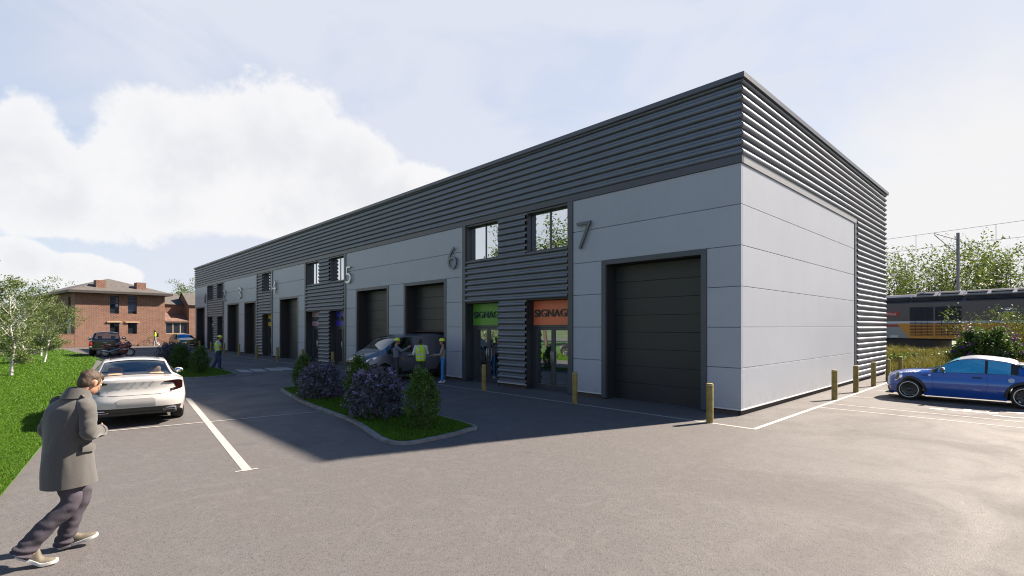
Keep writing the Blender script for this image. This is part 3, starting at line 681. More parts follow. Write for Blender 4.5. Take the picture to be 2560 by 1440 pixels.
class Shell:
    """car skin as a loft: stations run from nose (s=0) to tail (s=L); each ring goes floor, sill, waist, shoulder, window rail, roof"""
    WT = (0.05, 0.30, 0.62, 0.93, 1.0); TT = (0.95, 0.82, 0.6, 0.32, 0.0)
    def __init__(s, L, c, arches, keys, offF, offR, fF=0.9, fR=0.9, crown=2.2):
        s.L = L; s.c = {k: pchip(v) for k, v in c.items()}; s.arches = arches; s.offF = offF; s.offR = offR; s.fF = fF; s.fR = fR; s.crown = crown
        st = set(keys) | {0.0, L}
        for a, r, zc in arches:
            for k in range(17): st.add(a - r * math.cos(math.pi * k / 16))
            st.add(a - r - .012); st.add(a + r + .012)
        st = sorted(x for x in st if 0 <= x <= L); out = [st[0]]
        for x in st[1:]:
            if x - out[-1] < 0.006: continue
            n = max(1, math.ceil((x - out[-1]) / 0.09)); a = out[-1]
            for k in range(1, n + 1): out.append(a + (x - a) * k / n)
        s.st = out
    def base_w(s, q):
        zb, wb, zm, wm, zs, ws = [s.c[k](q) for k in ('zb', 'wb', 'zm', 'wm', 'zs', 'ws')]
        return pchip([(zb, wb), (zm, wm), (zs, ws)])
    def side(s, q, z): return s.base_w(q)(z)
    def ring(s, q):
        g = {k: f(q) for k, f in s.c.items()}; w = s.base_w(q); zb = g['zb']
        for a, r, zc in s.arches:
            if abs(q - a) <= r + 1e-6: zb = max(zb, zc + math.sqrt(max(0, r * r - (q - a) ** 2)))
        zm = max(g['zm'], zb + 0.05); zs = max(g['zs'], zm + 0.04); zr = max(g['zr'], zs + 0.012); zc = max(g['zc'], zr + 0.004)
        pts = [(0.0, zb), (w(zb), zb)]
        for k in (1, 2, 3): z = zb + (zm - zb) * k / 3; pts.append((w(z), z))
        for k in (1, 2, 3): z = zm + (zs - zm) * k / 3; pts.append((w(z), z))
        ws = pts[-1][0]
        for t in s.WT: pts.append((ws + (g['wr'] - ws) * (t + 0.10 * math.sin(math.pi * t) * (0 if zr - zs < .1 else -0.6)), zs + (zr - zs) * t))
        for t in s.TT: pts.append((g['wr'] * t, zr + (zc - zr) * (1 - t ** s.crown)))
        return pts
    def pos(s, q, y, z):
        bf = max(0.0, 1 - q / s.fF) ** 1.6; br = max(0.0, 1 - (s.L - q) / s.fR) ** 1.6
        return s.L / 2 - (q + bf * s.offF(abs(y), z) - br * s.offR(abs(y), z))
    def build(s, root, tagf, parts):
        """tagf(sm, row, side, zmid) -> key; parts: key -> (name, material, label)"""
        rows = 17; bags = {}; rings = [s.ring(q) for q in s.st]
        V = {}
        def P(i, k, sd): y, z = rings[i][k]; return Vector((sd * y, s.pos(s.st[i], y, z), z))
        def put(key, quad):
            mb = bags.setdefault(key, ([], [], {})); idx = []
            for p in quad:
                kk = (round(p.x, 5), round(p.y, 5), round(p.z, 5))
                if kk not in mb[2]: mb[2][kk] = len(mb[0]); mb[0].append(tuple(p))
                idx.append(mb[2][kk])
            u = []
            for i in idx:
                if i not in u: u.append(i)
            if len(u) > 2: mb[1].append(tuple(u))
        for i in range(len(s.st) - 1):
            sm = (s.st[i] + s.st[i + 1]) / 2
            for k in range(rows):
                zmid = (rings[i][k][1] + rings[i][k + 1][1] + rings[i + 1][k][1] + rings[i + 1][k + 1][1]) / 4
                for sd in (1, -1):
                    q = [P(i, k, sd), P(i, k + 1, sd), P(i + 1, k + 1, sd), P(i + 1, k, sd)]
                    put(tagf(sm, k, sd, zmid), q if sd < 0 else q[::-1])
        cols = [t for t in (1.0, .95, .82, .6, .32, 0.0)]; cols = [-c for c in cols[:-1]] + cols[::-1]
        for end, i in (('F', 0), ('R', len(s.st) - 1)):
            rg = rings[i]; q0 = s.st[i]; z0 = rg[1][1]; zr = rg[12][1]; zc = rg[17][1]
            def cp(k, c):
                y, z = rg[k]; f = max(0, (z - z0) / (zr - z0)); y2 = y * c; z2 = z + (zc - zr) * (1 - abs(c) ** s.crown) * f ** 3
                return Vector((y2, s.pos(q0, y2 if abs(c) < 1 else y, z2 if abs(c) < 1 else z), z2))
            for k in range(1, 12):
                for a, b in zip(cols, cols[1:]):
                    q = [cp(k, a), cp(k, b), cp(k + 1, b), cp(k + 1, a)]
                    zm_ = sum(p.z for p in q) / 4
                    put(tagf(q0, 100 if end == 'F' else 101, (a + b) / 2, zm_), q[::-1] if end == 'F' else q)
        out = {}
        for key, (vs, fs, _) in bags.items():
            if key not in parts: continue
            nm, m, lab = parts[key]; mb = MB(); mb.v = vs; mb.f = fs
            me = mb.mesh(nm); bm = bmesh.new(); bm.from_mesh(me); bmesh.ops.remove_doubles(bm, verts=bm.verts, dist=1e-4)
            bmesh.ops.recalc_face_normals(bm, faces=bm.faces) if key == 'body' else None
            bm.to_mesh(me); bm.free()
            if nm in ('pillar_trim', 'bumper_cladding'):
                for sd in (1, -1):
                    b2 = bmesh.new(); b2.from_mesh(me); bmesh.ops.delete(b2, geom=[f for f in b2.faces if f.calc_center_median().x * sd <= 0], context='FACES')
                    m2 = bpy.data.meshes.new(nm); b2.to_mesh(m2); b2.free()
                    if not len(m2.polygons): continue
                    b2 = bmesh.new(); b2.from_mesh(m2); b2.faces.ensure_lookup_table(); seen = set(); isl = []
                    for f in b2.faces:
                        if f.index in seen: continue
                        st_ = [f]; seen.add(f.index); grp = []
                        while st_:
                            q = st_.pop(); grp.append(q.index)
                            for v_ in q.verts:
                                for g_ in v_.link_faces:
                                    if g_.index not in seen: seen.add(g_.index); st_.append(g_)
                        isl.append(set(grp))
                    b2.free()
                    for grp in isl:
                        b2 = bmesh.new(); b2.from_mesh(m2); bmesh.ops.delete(b2, geom=[f for f in b2.faces if f.index not in grp], context='FACES'); m3 = bpy.data.meshes.new(nm); b2.to_mesh(m3); b2.free(); out[key] = obj(nm, m3, m, root, 38, label=lab)
                continue
            out[key] = obj(nm, me, m, root, 38, label=lab)
        return out
    def rear_strip(s, pts, d=0.006, front=False):
        """raised patch on the tail (or nose): pts = (y, z_low, z_high) along y"""
        mb = MB(); ys = []
        for (a, b) in zip(pts, pts[1:]):
            for k in range(4): t = k / 4; ys.append(tuple(a[i] + (b[i] - a[i]) * t for i in range(3)))
        ys.append(pts[-1]); q = 0.0 if front else s.L; sg = 1 if front else -1; n = 3
        for y, zl, zh in ys:
            for k in range(n + 1):
                z = zl + (zh - zl) * k / n; x = s.pos(q, y, z); mb.v += [(y, x + sg * d, z), (y, x - sg * 0.02, z)]
        m = (n + 1) * 2
        for i in range(len(ys) - 1):
            for k in range(n):
                a = i * m + 2 * k; mb.f.append((a, a + 2, a + m + 2, a + m))
            a = i * m; mb.f.append((a, a + m, a + m + 1, a + 1)); a = i * m + 2 * n; mb.f.append((a, a + 1, a + m + 1, a + m))
        for a in (0, (len(ys) - 1) * m): mb.f += [(a + 2 * k, a + 2 * k + 1, a + 2 * k + 3, a + 2 * k + 2) for k in range(n)]
        me = mb.mesh('p'); bm = bmesh.new(); bm.from_mesh(me); bmesh.ops.recalc_face_normals(bm, faces=bm.faces); bm.to_mesh(me); bm.free(); return me
    def side_patch(s, poly, sd, d=0.006):
        """raised patch on the flank: poly of (s, z)"""
        f = [Vector((sd * (s.side(q, z) + d), s.pos(q, s.side(q, z), z), z)) for q, z in poly]; b = [Vector((p.x - sd * (d + .01), p.y, p.z)) for p in f]
        n = len(poly); mb = MB(); mb.add(f + b, [tuple(range(n)), tuple(range(n, 2 * n))[::-1]] + [(i, i + n, (i + 1) % n + n, (i + 1) % n) for i in range(n)])
        me = mb.mesh('p'); bm = bmesh.new(); bm.from_mesh(me); bmesh.ops.recalc_face_normals(bm, faces=bm.faces); bm.to_mesh(me); bm.free(); return me
    def seam(s, line, sd, w=0.008, d=0.0025):
        """thin dark gap line along flank points (s, z)"""
        mb = MB(); pts = []
        for a, b in zip(line, line[1:]):
            for k in range(6): t = k / 6; pts.append((a[0] + (b[0] - a[0]) * t, a[1] + (b[1] - a[1]) * t))
        pts.append(line[-1])
        mb.tube([(sd * (s.side(q, z) - 0.001), s.pos(q, s.side(q, z), z), z) for q, z in pts], w / 2, 5); return mb

def wheel(root, x, y, r, wd, rr, rim_m, spokes=5, style='v', lip=None):
    sd = 1 if x > 0 else -1
    M = Matrix.Translation((x, y, r)) @ Matrix.Rotation(R(90), 4, 'Y') @ (Matrix.Identity(4) if sd > 0 else Matrix.Rotation(R(180), 4, 'X'))
    h = wd / 2
    ty = MB().lathe([(rr, -h * .85), (rr + .02, -h), (r - .035, -h), (r - .008, -h * .8), (r, -h * .5), (r, h * .5), (r - .008, h * .8), (r - .035, h), (rr + .02, h), (rr, h * .85)], 36, M, close=True)
    w = ty.build('wheel', M_tyre, root, 40)
    rim = MB().lathe([(rr + .004, h * .9), (rr + .012, h * 1.0), (rr - .006, h * 1.02), (rr - .022, h * .86), (rr - .03, -h * .2), (rr - .03, -h * .85), (rr, -h * .9)], 36, M, caps=False)
    rim.lathe([(0.001, h * .55), (0.055, h * .55), (0.062, h * .5), (0.062, h * .2), (0.001, h * .2)], 18, M)
    for k in range(spokes):
        a = 2 * math.pi * k / spokes
        for da in ((-.16, .16) if style == 'v' else (0,)):
            p0 = Vector((0.045 * math.cos(a), 0.045 * math.sin(a), h * .42)); p1 = Vector(((rr - .015) * math.cos(a + da), (rr - .015) * math.sin(a + da), h * .72))
            d = (p1 - p0).normalized(); n_ = Vector((-d.y, d.x, 0)).normalized() * (0.012 if style == 'v' else 0.028 if style == 's' else 0.05)
            q = [p0 + n_ * 1.1, p1 + n_, p1 - n_, p0 - n_ * 1.1]; q = [M @ p for p in q]; ax = (M.to_3x3() @ Vector((0, 0, 1))) * -0.03
            rim.extr(q, ax)
    rim.build('rim', rim_m, w, 40)
    if lip: MB().lathe([(rr - .008, h * 1.02), (rr + .004, h * 1.05), (rr + .012, h * 1.03)], 36, M, caps=False).build('rim_lip', lip, w, 40)
    disc = MB().lathe([(0.001, h * .02), (rr - .05, h * .02), (rr - .05, -h * .1), (0.001, -h * .1)], 24, M); disc.build('brake_disc', M_alloyd, w, 40)
    return w
def mirror_part(root, x, y, z, m, sz=(0.11, 0.07, 0.075)):
    sd = 1 if x > 0 else -1
    o = MB().ell((x + sd * sz[0], y, z), sz, 14, 8).tube([(x - sd * .04, y, z - .03), (x + sd * .06, y, z - .02)], .022, 8).build('door_mirror', m, root, 60)
    MB().ell((x + sd * sz[0], y - sz[1] * .55, z), (sz[0] * .86, sz[1] * .5, sz[2] * .82), 14, 8).build('mirror_glass', M_chrome, o, 60)
def seat(root, x, y, m, z=0.30, top=1.02):
    o = MB().bbox(x - .25, x + .25, y - .12, y + .03, z, top - .22, .05).bbox(x - .25, x + .25, y - .05, y + .45, z - .05, z + .16, .05).build('seat', m, root, 50)
    mb = MB().bbox(x - .145, x + .145, y - .14, y - .03, top - .185, top + .02, .045); mb.cyl((x - .06, y - .08, top - .25), (x - .06, y - .08, top - .1), .01, n=6).cyl((x + .06, y - .08, top - .25), (x + .06, y - .08, top - .1), .01, n=6)
    mb.build('headrest', m, o, 50)
def place(root, p, head): root.location = (p[0], p[1], 0); root.rotation_euler = (0, 0, math.atan2(head[1], head[0]) - R(90))

# ------------------------------------------------------------------ white saloon, seen from behind
def white_saloon():
    L = 4.95; M_w = mat('paint_white', (0.40, 0.395, 0.385), 0.30, coat=0.8, spec=0.5)
    root = thing('saloon_car', 'white saloon car parked by the lawn with cream headrests behind its rear window', 'car')
    c = dict(zb=[(0, .24), (.3, .20), (4.2, .21), (4.6, .27), (4.95, .34)], wb=[(0, .70), (.4, .86), (1, .88), (4.2, .88), (4.7, .86), (4.95, .80)],
             zm=[(0, .50), (.6, .60), (4.2, .64), (4.95, .62)], wm=[(0, .80), (.35, .91), (1, .935), (3.9, .94), (4.55, .93), (4.95, .885)],
             zs=[(0, .68), (.5, .80), (1.3, .90), (3.2, .955), (4.3, .985), (4.95, .955)], ws=[(0, .74), (.5, .86), (1.4, .90), (3.9, .905), (4.5, .88), (4.95, .815)],
             zr=[(0, .72), (.7, .87), (1.45, .965), (1.50, .98), (2.15, 1.335), (2.5, 1.37), (3.2, 1.36), (3.45, 1.325), (4.20, 1.065), (4.30, 1.055), (4.86, 1.05), (4.95, 1.02)],
             wr=[(0, .60), (.7, .70), (1.45, .76), (2.15, .62), (2.6, .60), (3.4, .60), (4.2, .715), (4.6, .76), (4.95, .76)],
             zc=[(0, .74), (.7, .92), (1.45, 1.01), (1.50, 1.02), (2.15, 1.395), (2.6, 1.44), (3.2, 1.425), (3.45, 1.385), (4.20, 1.10), (4.30, 1.09), (4.86, 1.078), (4.95, 1.045)])
    prof = pchip([(0.2, .16), (.38, .05), (.55, 0.0), (.66, .015), (.72, .075), (.86, .10), (.98, .07), (1.06, .085), (1.2, .1)])
    sh = Shell(L, c, [(0.92, .37, .33), (3.86, .37, .33)], [1.45, 1.5, 2.15, 3.36, 3.45, 4.20, 4.3, 2.62, 2.70, 3.72], lambda y, z: .05 + .35 * (y / .9) ** 3 + .10 * abs(z - .5), lambda y, z: prof(z) + .26 * (y / .9) ** 4, 1.0, 0.75)
    def tg(sm, row, sd, z):
        if row == 0: return 'under'
        if row in (100, 101): return 'body' if z > (0.42 if row == 101 else .3) else 'valance'
        if row in (8, 9, 10) and 1.62 < sm < 4.02: return 'pillar' if 2.62 < sm < 2.70 or 3.66 < sm < 3.74 else ('wr' if sd > 0 else 'wl') + ('a' if sm < 2.66 else 'b' if sm < 3.7 else 'c')
        if row >= 13 and 1.50 < sm < 2.15: return 'wind'
        if row >= 13 and 3.45 < sm < 4.20: return 'rear'
        if row >= 13 and 2.25 < sm < 3.30 and row >= 14: return 'sun'
        if row >= 12 and (1.45 < sm < 1.5 or 4.20 < sm < 4.22): return 'pillar'
        if row == 12 and 3.45 < sm < 4.20: return 'pillar' if False else 'body'
        return 'body'
    parts = dict(body=('body', M_w, None), under=('underbody', M_under, None), valance=('rear_valance', M_blackpl, None), pillar=('pillar_trim', M_blackpl, None), wind=('windscreen', M_clear, None), rear=('rear_window', M_clear, None), sun=('sunroof', M_tint, None))
    for k in ('wra', 'wrb', 'wrc', 'wla', 'wlb', 'wlc'): parts[k] = ('side_window', M_clear, None)
    sh.build(root, tg, parts)
    for x in (-.80, .80):
        for s_ in (.92, 3.86): wheel(root, x, L / 2 - s_, .345, .245, .245, M_alloy, 5)
    # rear window surround
    fr = MB(); M_beige = mat('leather_beige', (0.36, 0.22, 0.13), 0.6, var=.1); M_dark = mat('cabin_dark', (0.02, 0.02, 0.023), 0.8)
    def rw(s_, t): g = {k: f(s_) for k, f in sh.c.items()}; y = g['wr'] * t; return Vector((y, sh.pos(s_, y, 1.2), g['zr'] + (g['zc'] - g['zr']) * (1 - abs(t) ** 2.2) + .004))
    loop = [rw(3.455, t) for t in np.linspace(-.93, .93, 15)] + [rw(s_, .94) for s_ in np.linspace(3.5, 4.15, 8)] + [rw(4.19, t) for t in np.linspace(.93, -.93, 15)] + [rw(s_, -.94) for s_ in np.linspace(4.15, 3.5, 8)]
    fr.tube(loop + [loop[0]], .017, 6, cap=False, flat=.5); fr.build('window_seal', M_blackpl, root, 60)
    # cabin
    MB().box(-.72, .72, -1.45, 0.9, .22, .30).box(-.74, .74, -2.0, -1.38, .90, .955).build('cabin_floor', M_dark, root)
    MB().bbox(-.70, .70, -1.62, -1.42, .50, .96, .05).build('rear_bench', M_beige, root, 50)
    for x in (-.38, .38):
        MB().bbox(x - .16, x + .16, -1.72, -1.55, .93, 1.13, .06).build('rear_headrest', M_beige, root, 50); seat(root, x, -.35, M_beige, .35, 1.17)
    MB().bbox(-.72, .72, .60, .95, .72, .97, .04).build('dashboard', M_dark, root, 50)
    MB().bbox(-.12, .12, .52, .55, 1.22, 1.29, .012).build('inner_mirror', M_dark, root)
    MB().box(-.70, .70, -2.03, -1.99, .955, .985).build('parcel_trim', mat('trim_cream', (0.55, 0.50, 0.42), .6), root)
    # tail
    for sg in (1, -1):
        pts = [(.50, .945, .975), (.62, .93, .985), (.68, .92, .99), (.74, .80, .992), (.80, .775, .985), (.858, .80, .96)]
        p = pts if sg > 0 else [(-y, a, b) for y, a, b in pts][::-1]
        tl = obj('tail_lamp', sh.rear_strip(p, .010), M_redlamp, root, 40)
        q = [(.62, .755, .80), (.70, .758, .815), (.79, .778, .81)]; q = q if sg > 0 else [(-y, a, b) for y, a, b in q][::-1]
        obj('lamp_foot', sh.rear_strip(q, .009), M_redlamp, tl, 40)
    # letters spread across the tailgate
    for k, ch in enumerate('VOLVO'):
        y0 = -.30 + k * .15; me = text_mesh(ch, .070, .002, align='CENTER'); z0 = .942
        me.transform(Matrix.Translation((y0, sh.pos(L, abs(y0), z0 + .02) - .004, z0)) @ Matrix.Rotation(R(90), 4, 'X')); obj('badge_letter', me, M_chrome, root)
    me = text_mesh('S90', .070, .002, 1.3); me.transform(Matrix.Translation((-.60, sh.pos(L, .56, .88) - .004, .855)) @ Matrix.Rotation(R(90), 4, 'X') @ Matrix.Rotation(R(10), 4, 'Y')); obj('model_badge', me, M_chrome, root)
    M_gap = mat('panel_gap', (0.03, 0.03, 0.03), .8)
    def rl(pts, w=.005):
        out = []
        for a, b in zip(pts, pts[1:]):
            for k in range(5): t = k / 5; out.append((a[0] + (b[0] - a[0]) * t, a[1] + (b[1] - a[1]) * t))
        out.append(pts[-1]); return MB().tube([(y, sh.pos(L, y, z) + .002, z) for y, z in out], w, 5)
    rl([(-.70, .79), (-.62, .725), (-.40, .70), (.40, .70), (.62, .725), (.70, .79)], .006).build('tailgate_gap', M_gap, root)
    obj('number_plate_recess', sh.rear_strip([(-.34, .455, .60), (-.28, .45, .635), (.28, .45, .635), (.34, .455, .60)], .004), mat('paint_white_flat', (.31, .305, .30), .4), root, 40)
    for x in (-.60, .60):
        y = sh.pos(L, .6, .37); e = MB().bbox(x - .13, x + .13, y - .02, y + .10, .335, .395, .015).build('exhaust_tip', M_chrome, root, 40)
        MB().bbox(x - .105, x + .105, y - .024, y - .018, .348, .382, .003).build('exhaust_mouth', M_under, e)
    MB().bbox(-.74, .74, -2.36, -2.0, .26, .36, .04).build('diffuser', M_blackpl, root, 50)
    for sd in (1, -1):
        mirror_part(root, sd * .87, .66, 1.0, M_w, (.105, .08, .065))
        for ln in ([(1.55, .90), (1.50, .5), (1.55, .25)], [(2.66, .94), (2.66, .25)], [(3.55, .96), (3.42, .6), (3.30, .30)]): sh.seam(ln, sd).build('door_gap', M_gap, root)
        for s_ in (2.5, 3.45): obj('door_handle', sh.side_patch([(s_ - .12, .84), (s_ + .10, .845), (s_ + .10, .87), (s_ - .12, .865)], sd, .02), M_chrome, root)
    obj('front_grille', sh.rear_strip([(-.45, .45, .66), (0, .44, .68), (.45, .45, .66)], .01, True), M_blackpl, root)
    for sg in (1, -1): obj('headlamp', sh.rear_strip([(.52 * sg, .60, .70), (.66 * sg, .60, .71), (.76 * sg, .62, .71)][::sg], .01, True), M_lamp, root)
    return root
sal = white_saloon()
SAL_H = (-0.604, 0.797); _w = G(442, 1042)          # right rear wheel touches here
_f = Vector(SAL_H); _r = Vector((_f.y, -_f.x)); _c = _w - _r * 0.80 + _f * (3.86 - 4.95 / 2); place(sal, _c, SAL_H)

# ------------------------------------------------------------------ blue coupe
def blue_coupe():
    L = 3.73; M_b = mat('paint_blue', (0.005, 0.058, 0.30), 0.22, metal=0.15, coat=1.0); M_s = mat('paint_silver', (0.34, 0.34, 0.36), 0.28, metal=0.6, coat=0.6)
    root = thing('coupe_car', 'small bright blue coupe with silver roof parked by the tall grass', 'car')
    c = dict(zb=[(0, .20), (.3, .17), (3.3, .18), (3.73, .28)], wb=[(0, .55), (.3, .74), (.8, .78), (3.2, .79), (3.73, .66)],
             zm=[(0, .45), (.5, .52), (3.2, .55), (3.73, .52)], wm=[(0, .66), (.3, .80), (.8, .84), (3.2, .842), (3.55, .80), (3.73, .72)],
             zs=[(0, .66), (.12, .74), (.4, .80), (1.1, .845), (3.1, .875), (3.73, .80)], ws=[(0, .56), (.3, .70), (1.0, .775), (3.1, .775), (3.5, .72), (3.73, .62)],
             zr=[(0, .68), (.15, .78), (.5, .855), (1.12, .915), (1.16, .925), (1.74, 1.235), (2.1, 1.285), (2.6, 1.235), (2.92, 1.165), (2.97, 1.12), (3.45, .91), (3.73, .82)],
             wr=[(0, .44), (.4, .56), (1.12, .665), (1.74, .545), (2.2, .53), (2.9, .545), (3.4, .62), (3.73, .50)],
             zc=[(0, .69), (.15, .80), (.5, .885), (1.12, .945), (1.16, .955), (1.74, 1.295), (2.1, 1.365), (2.6, 1.325), (2.92, 1.24), (2.97, 1.18), (3.45, .935), (3.73, .83)])
    sh = Shell(L, c, [(0.64, .345, .30), (3.10, .345, .30)], [1.12, 1.16, 1.36, 1.74, 2.30, 2.36, 2.72, 2.92, 2.97, 3.45], lambda y, z: .30 * (y / .8) ** 2.6 + .22 * abs(z - .45) ** 1.2, lambda y, z: .30 * (y / .8) ** 3 + .25 * abs(z - .5), .8, .8)
    def tg(sm, row, sd, z):
        if row == 0: return 'under'
        if row in (100, 101): return 'body' if z > .30 else 'trim'
        if row in (8, 9, 10) and 1.26 < sm < 2.80: return 'trim' if 2.28 < sm < 2.38 else ('wr' if sd > 0 else 'wl') + ('a' if sm < 2.3 else 'b')
        if row in (7, 8, 9, 10, 11) and 1.14 < sm < 3.0: return 'trim' if row < 11 and sm > 2.2 or sm < 1.75 else ('roof' if row == 11 else 'trim')
        if row >= 12 and 1.16 < sm < 1.74: return 'wind' if row >= 13 else 'trim'
        if row >= 12 and 1.74 < sm < 2.97: return 'roof'
        if row >= 13 and 2.97 < sm < 3.45: return 'rear'
        if row >= 11 and 2.97 < sm < 3.45: return 'trim'
        return 'body'
    M_cy = glass_mat('coupe_glass_sky_cyan', (0.30, 0.62, 0.72), 0.35, base_refl=0.40, gloss=(.40, .80, 1.0), body=(.08, .40, .52))  # cyan in body and gloss paints in the bright sky seen in the panes
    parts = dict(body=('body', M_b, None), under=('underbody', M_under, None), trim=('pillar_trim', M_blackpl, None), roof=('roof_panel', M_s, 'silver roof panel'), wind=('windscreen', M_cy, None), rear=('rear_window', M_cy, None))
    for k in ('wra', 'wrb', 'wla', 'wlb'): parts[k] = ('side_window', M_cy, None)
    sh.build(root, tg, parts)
    for x in (-.715, .715):
        for s_ in (.64, 3.10): wheel(root, x, L / 2 - s_, .31, .21, .225, M_alloyd, 9, 'v', M_alloy)
    M_gap = mat('coupe_gap', (0.004, 0.015, 0.06), .6)
    for sd in (1, -1):
        for a in (.64, 3.10):                                    # black arch lips
            mb = MB(); N = 22; vs = []
            for k in range(N + 1):
                th = math.pi * (k / N * 1.06 - .03)
                for rr, out in ((.34, .004), (.345, .022), (.405, .018), (.415, .0)):
                    q = a - rr * math.cos(th); z = .30 + rr * math.sin(th); q = min(max(q, .04), L - .04)
                    w_ = sh.side(q, max(z, .2)); vs.append((sd * (w_ + out), sh.pos(q, w_, z), z))
            fs = [(4 * k + j, 4 * k + j + 1, 4 * k + j + 5, 4 * k + j + 4) for k in range(N) for j in range(3)]
            o = mb.add(vs, [f if sd > 0 else f[::-1] for f in fs]).build('wheel_arch_trim', M_blackpl, root, 40)
        for ln in ([(1.20, .84), (1.18, .5), (1.22, .22)], [(2.34, .86), (2.36, .55), (2.30, .24)], [(1.20, .22), (2.30, .235)]): sh.seam(ln, sd).build('door_gap', M_gap, root)
        obj('door_handle', sh.side_patch([(2.05, .755), (2.24, .76), (2.24, .785), (2.05, .78)], sd, .03), M_blackpl, root, 40)
        obj('side_vent', sh.side_patch([(.92, .735), (1.0, .775), (1.12, .785), (1.12, .765), (1.02, .755)], sd, .01), M_blackpl, root)
        obj('side_repeater', sh.side_patch([(1.12 + .035 * math.cos(t), .772 + .018 * math.sin(t)) for t in np.linspace(0, 2 * math.pi, 12, False)], sd, .014), M_chrome, root)
        obj('fuel_cap', sh.side_patch([(2.83 + .065 * math.cos(t), .735 + .06 * math.sin(t)) for t in np.linspace(0, 2 * math.pi, 18, False)], sd, .014), M_s, root)
        mirror_part(root, sd * .80, L / 2 - 1.42, .955, mat('mirror_grey', (.09, .09, .10), .35), (.085, .07, .065))
        # round headlamp on the wing
        n_ = Vector((sd * .62, .72, .30)).normalized(); w_ = sh.side(.20, .66); ctr = Vector((sd * (w_ - .035), sh.pos(.20, w_, .66) + .0, .675))
        M = Matrix.Translation(ctr) @ n_.to_track_quat('Z', 'Y').to_matrix().to_4x4() @ Matrix.Diagonal((1.0, 1.12, 1, 1))
        h = MB().lathe([(.135, -.08), (.135, .022), (.125, .036), (.108, .034)], 28, M, caps=False).build('headlamp', M_chrome, root, 50); MB().lathe([(.108, .032), (.07, .05), (.001, .058)], 28, M, caps=False).build('lens', M_tint, h, 60)
        for k in (0, 1): MB().tube([(sd * (.30 - .36 * k), L / 2 - 1.15, .96), (sd * (.02 - .36 * k), L / 2 - 1.22, .99)], .008, 6).build('wiper', M_blackpl, root) if sd > 0 else None
        seat(root, sd * .36, -.30, M_blackpl, .32, 1.08)
    sh.seam([(1.1, .862), (2.9, .885)], 1, .012, .004).build('waist_strip', M_chrome, root); sh.seam([(1.1, .862), (2.9, .885)], -1, .012, .004).build('waist_strip', M_chrome, root)
    obj('grille', sh.rear_strip([(-.34, .40, .56), (0, .38, .58), (.34, .40, .56)], .01, True), M_blackpl, root); obj('intake', sh.rear_strip([(-.5, .23, .33), (0, .22, .34), (.5, .23, .33)], .01, True), M_blackpl, root)
    MB().bbox(-.58, .58, L / 2 - .22, L / 2 - .02, .145, .175, .01).build('front_splitter', M_blackpl, root, 40)
    MB().bbox(-.60, .60, L / 2 - 3.12, L / 2 - 2.83, 1.195, 1.225, .012, Matrix.Rotation(R(3), 4, 'X')).build('roof_spoiler', M_s, root, 40)
    for s_ in (1, -1): obj('tail_lamp', sh.rear_strip([(.42 * s_, .55, .74), (.52 * s_, .55, .75), (.58 * s_, .56, .74)][::s_], .012), M_redlamp, root)
    MB().bbox(-.62, .62, .45, .72, .62, .86, .04).build('dashboard', M_blackpl, root, 50)
    MB().box(-.68, .68, -1.2, .8, .18, .24).build('cabin_floor', M_under, root)
    return root
cou = blue_coupe(); _c = W(-3.52, 7.26); place(cou, _c, D1)

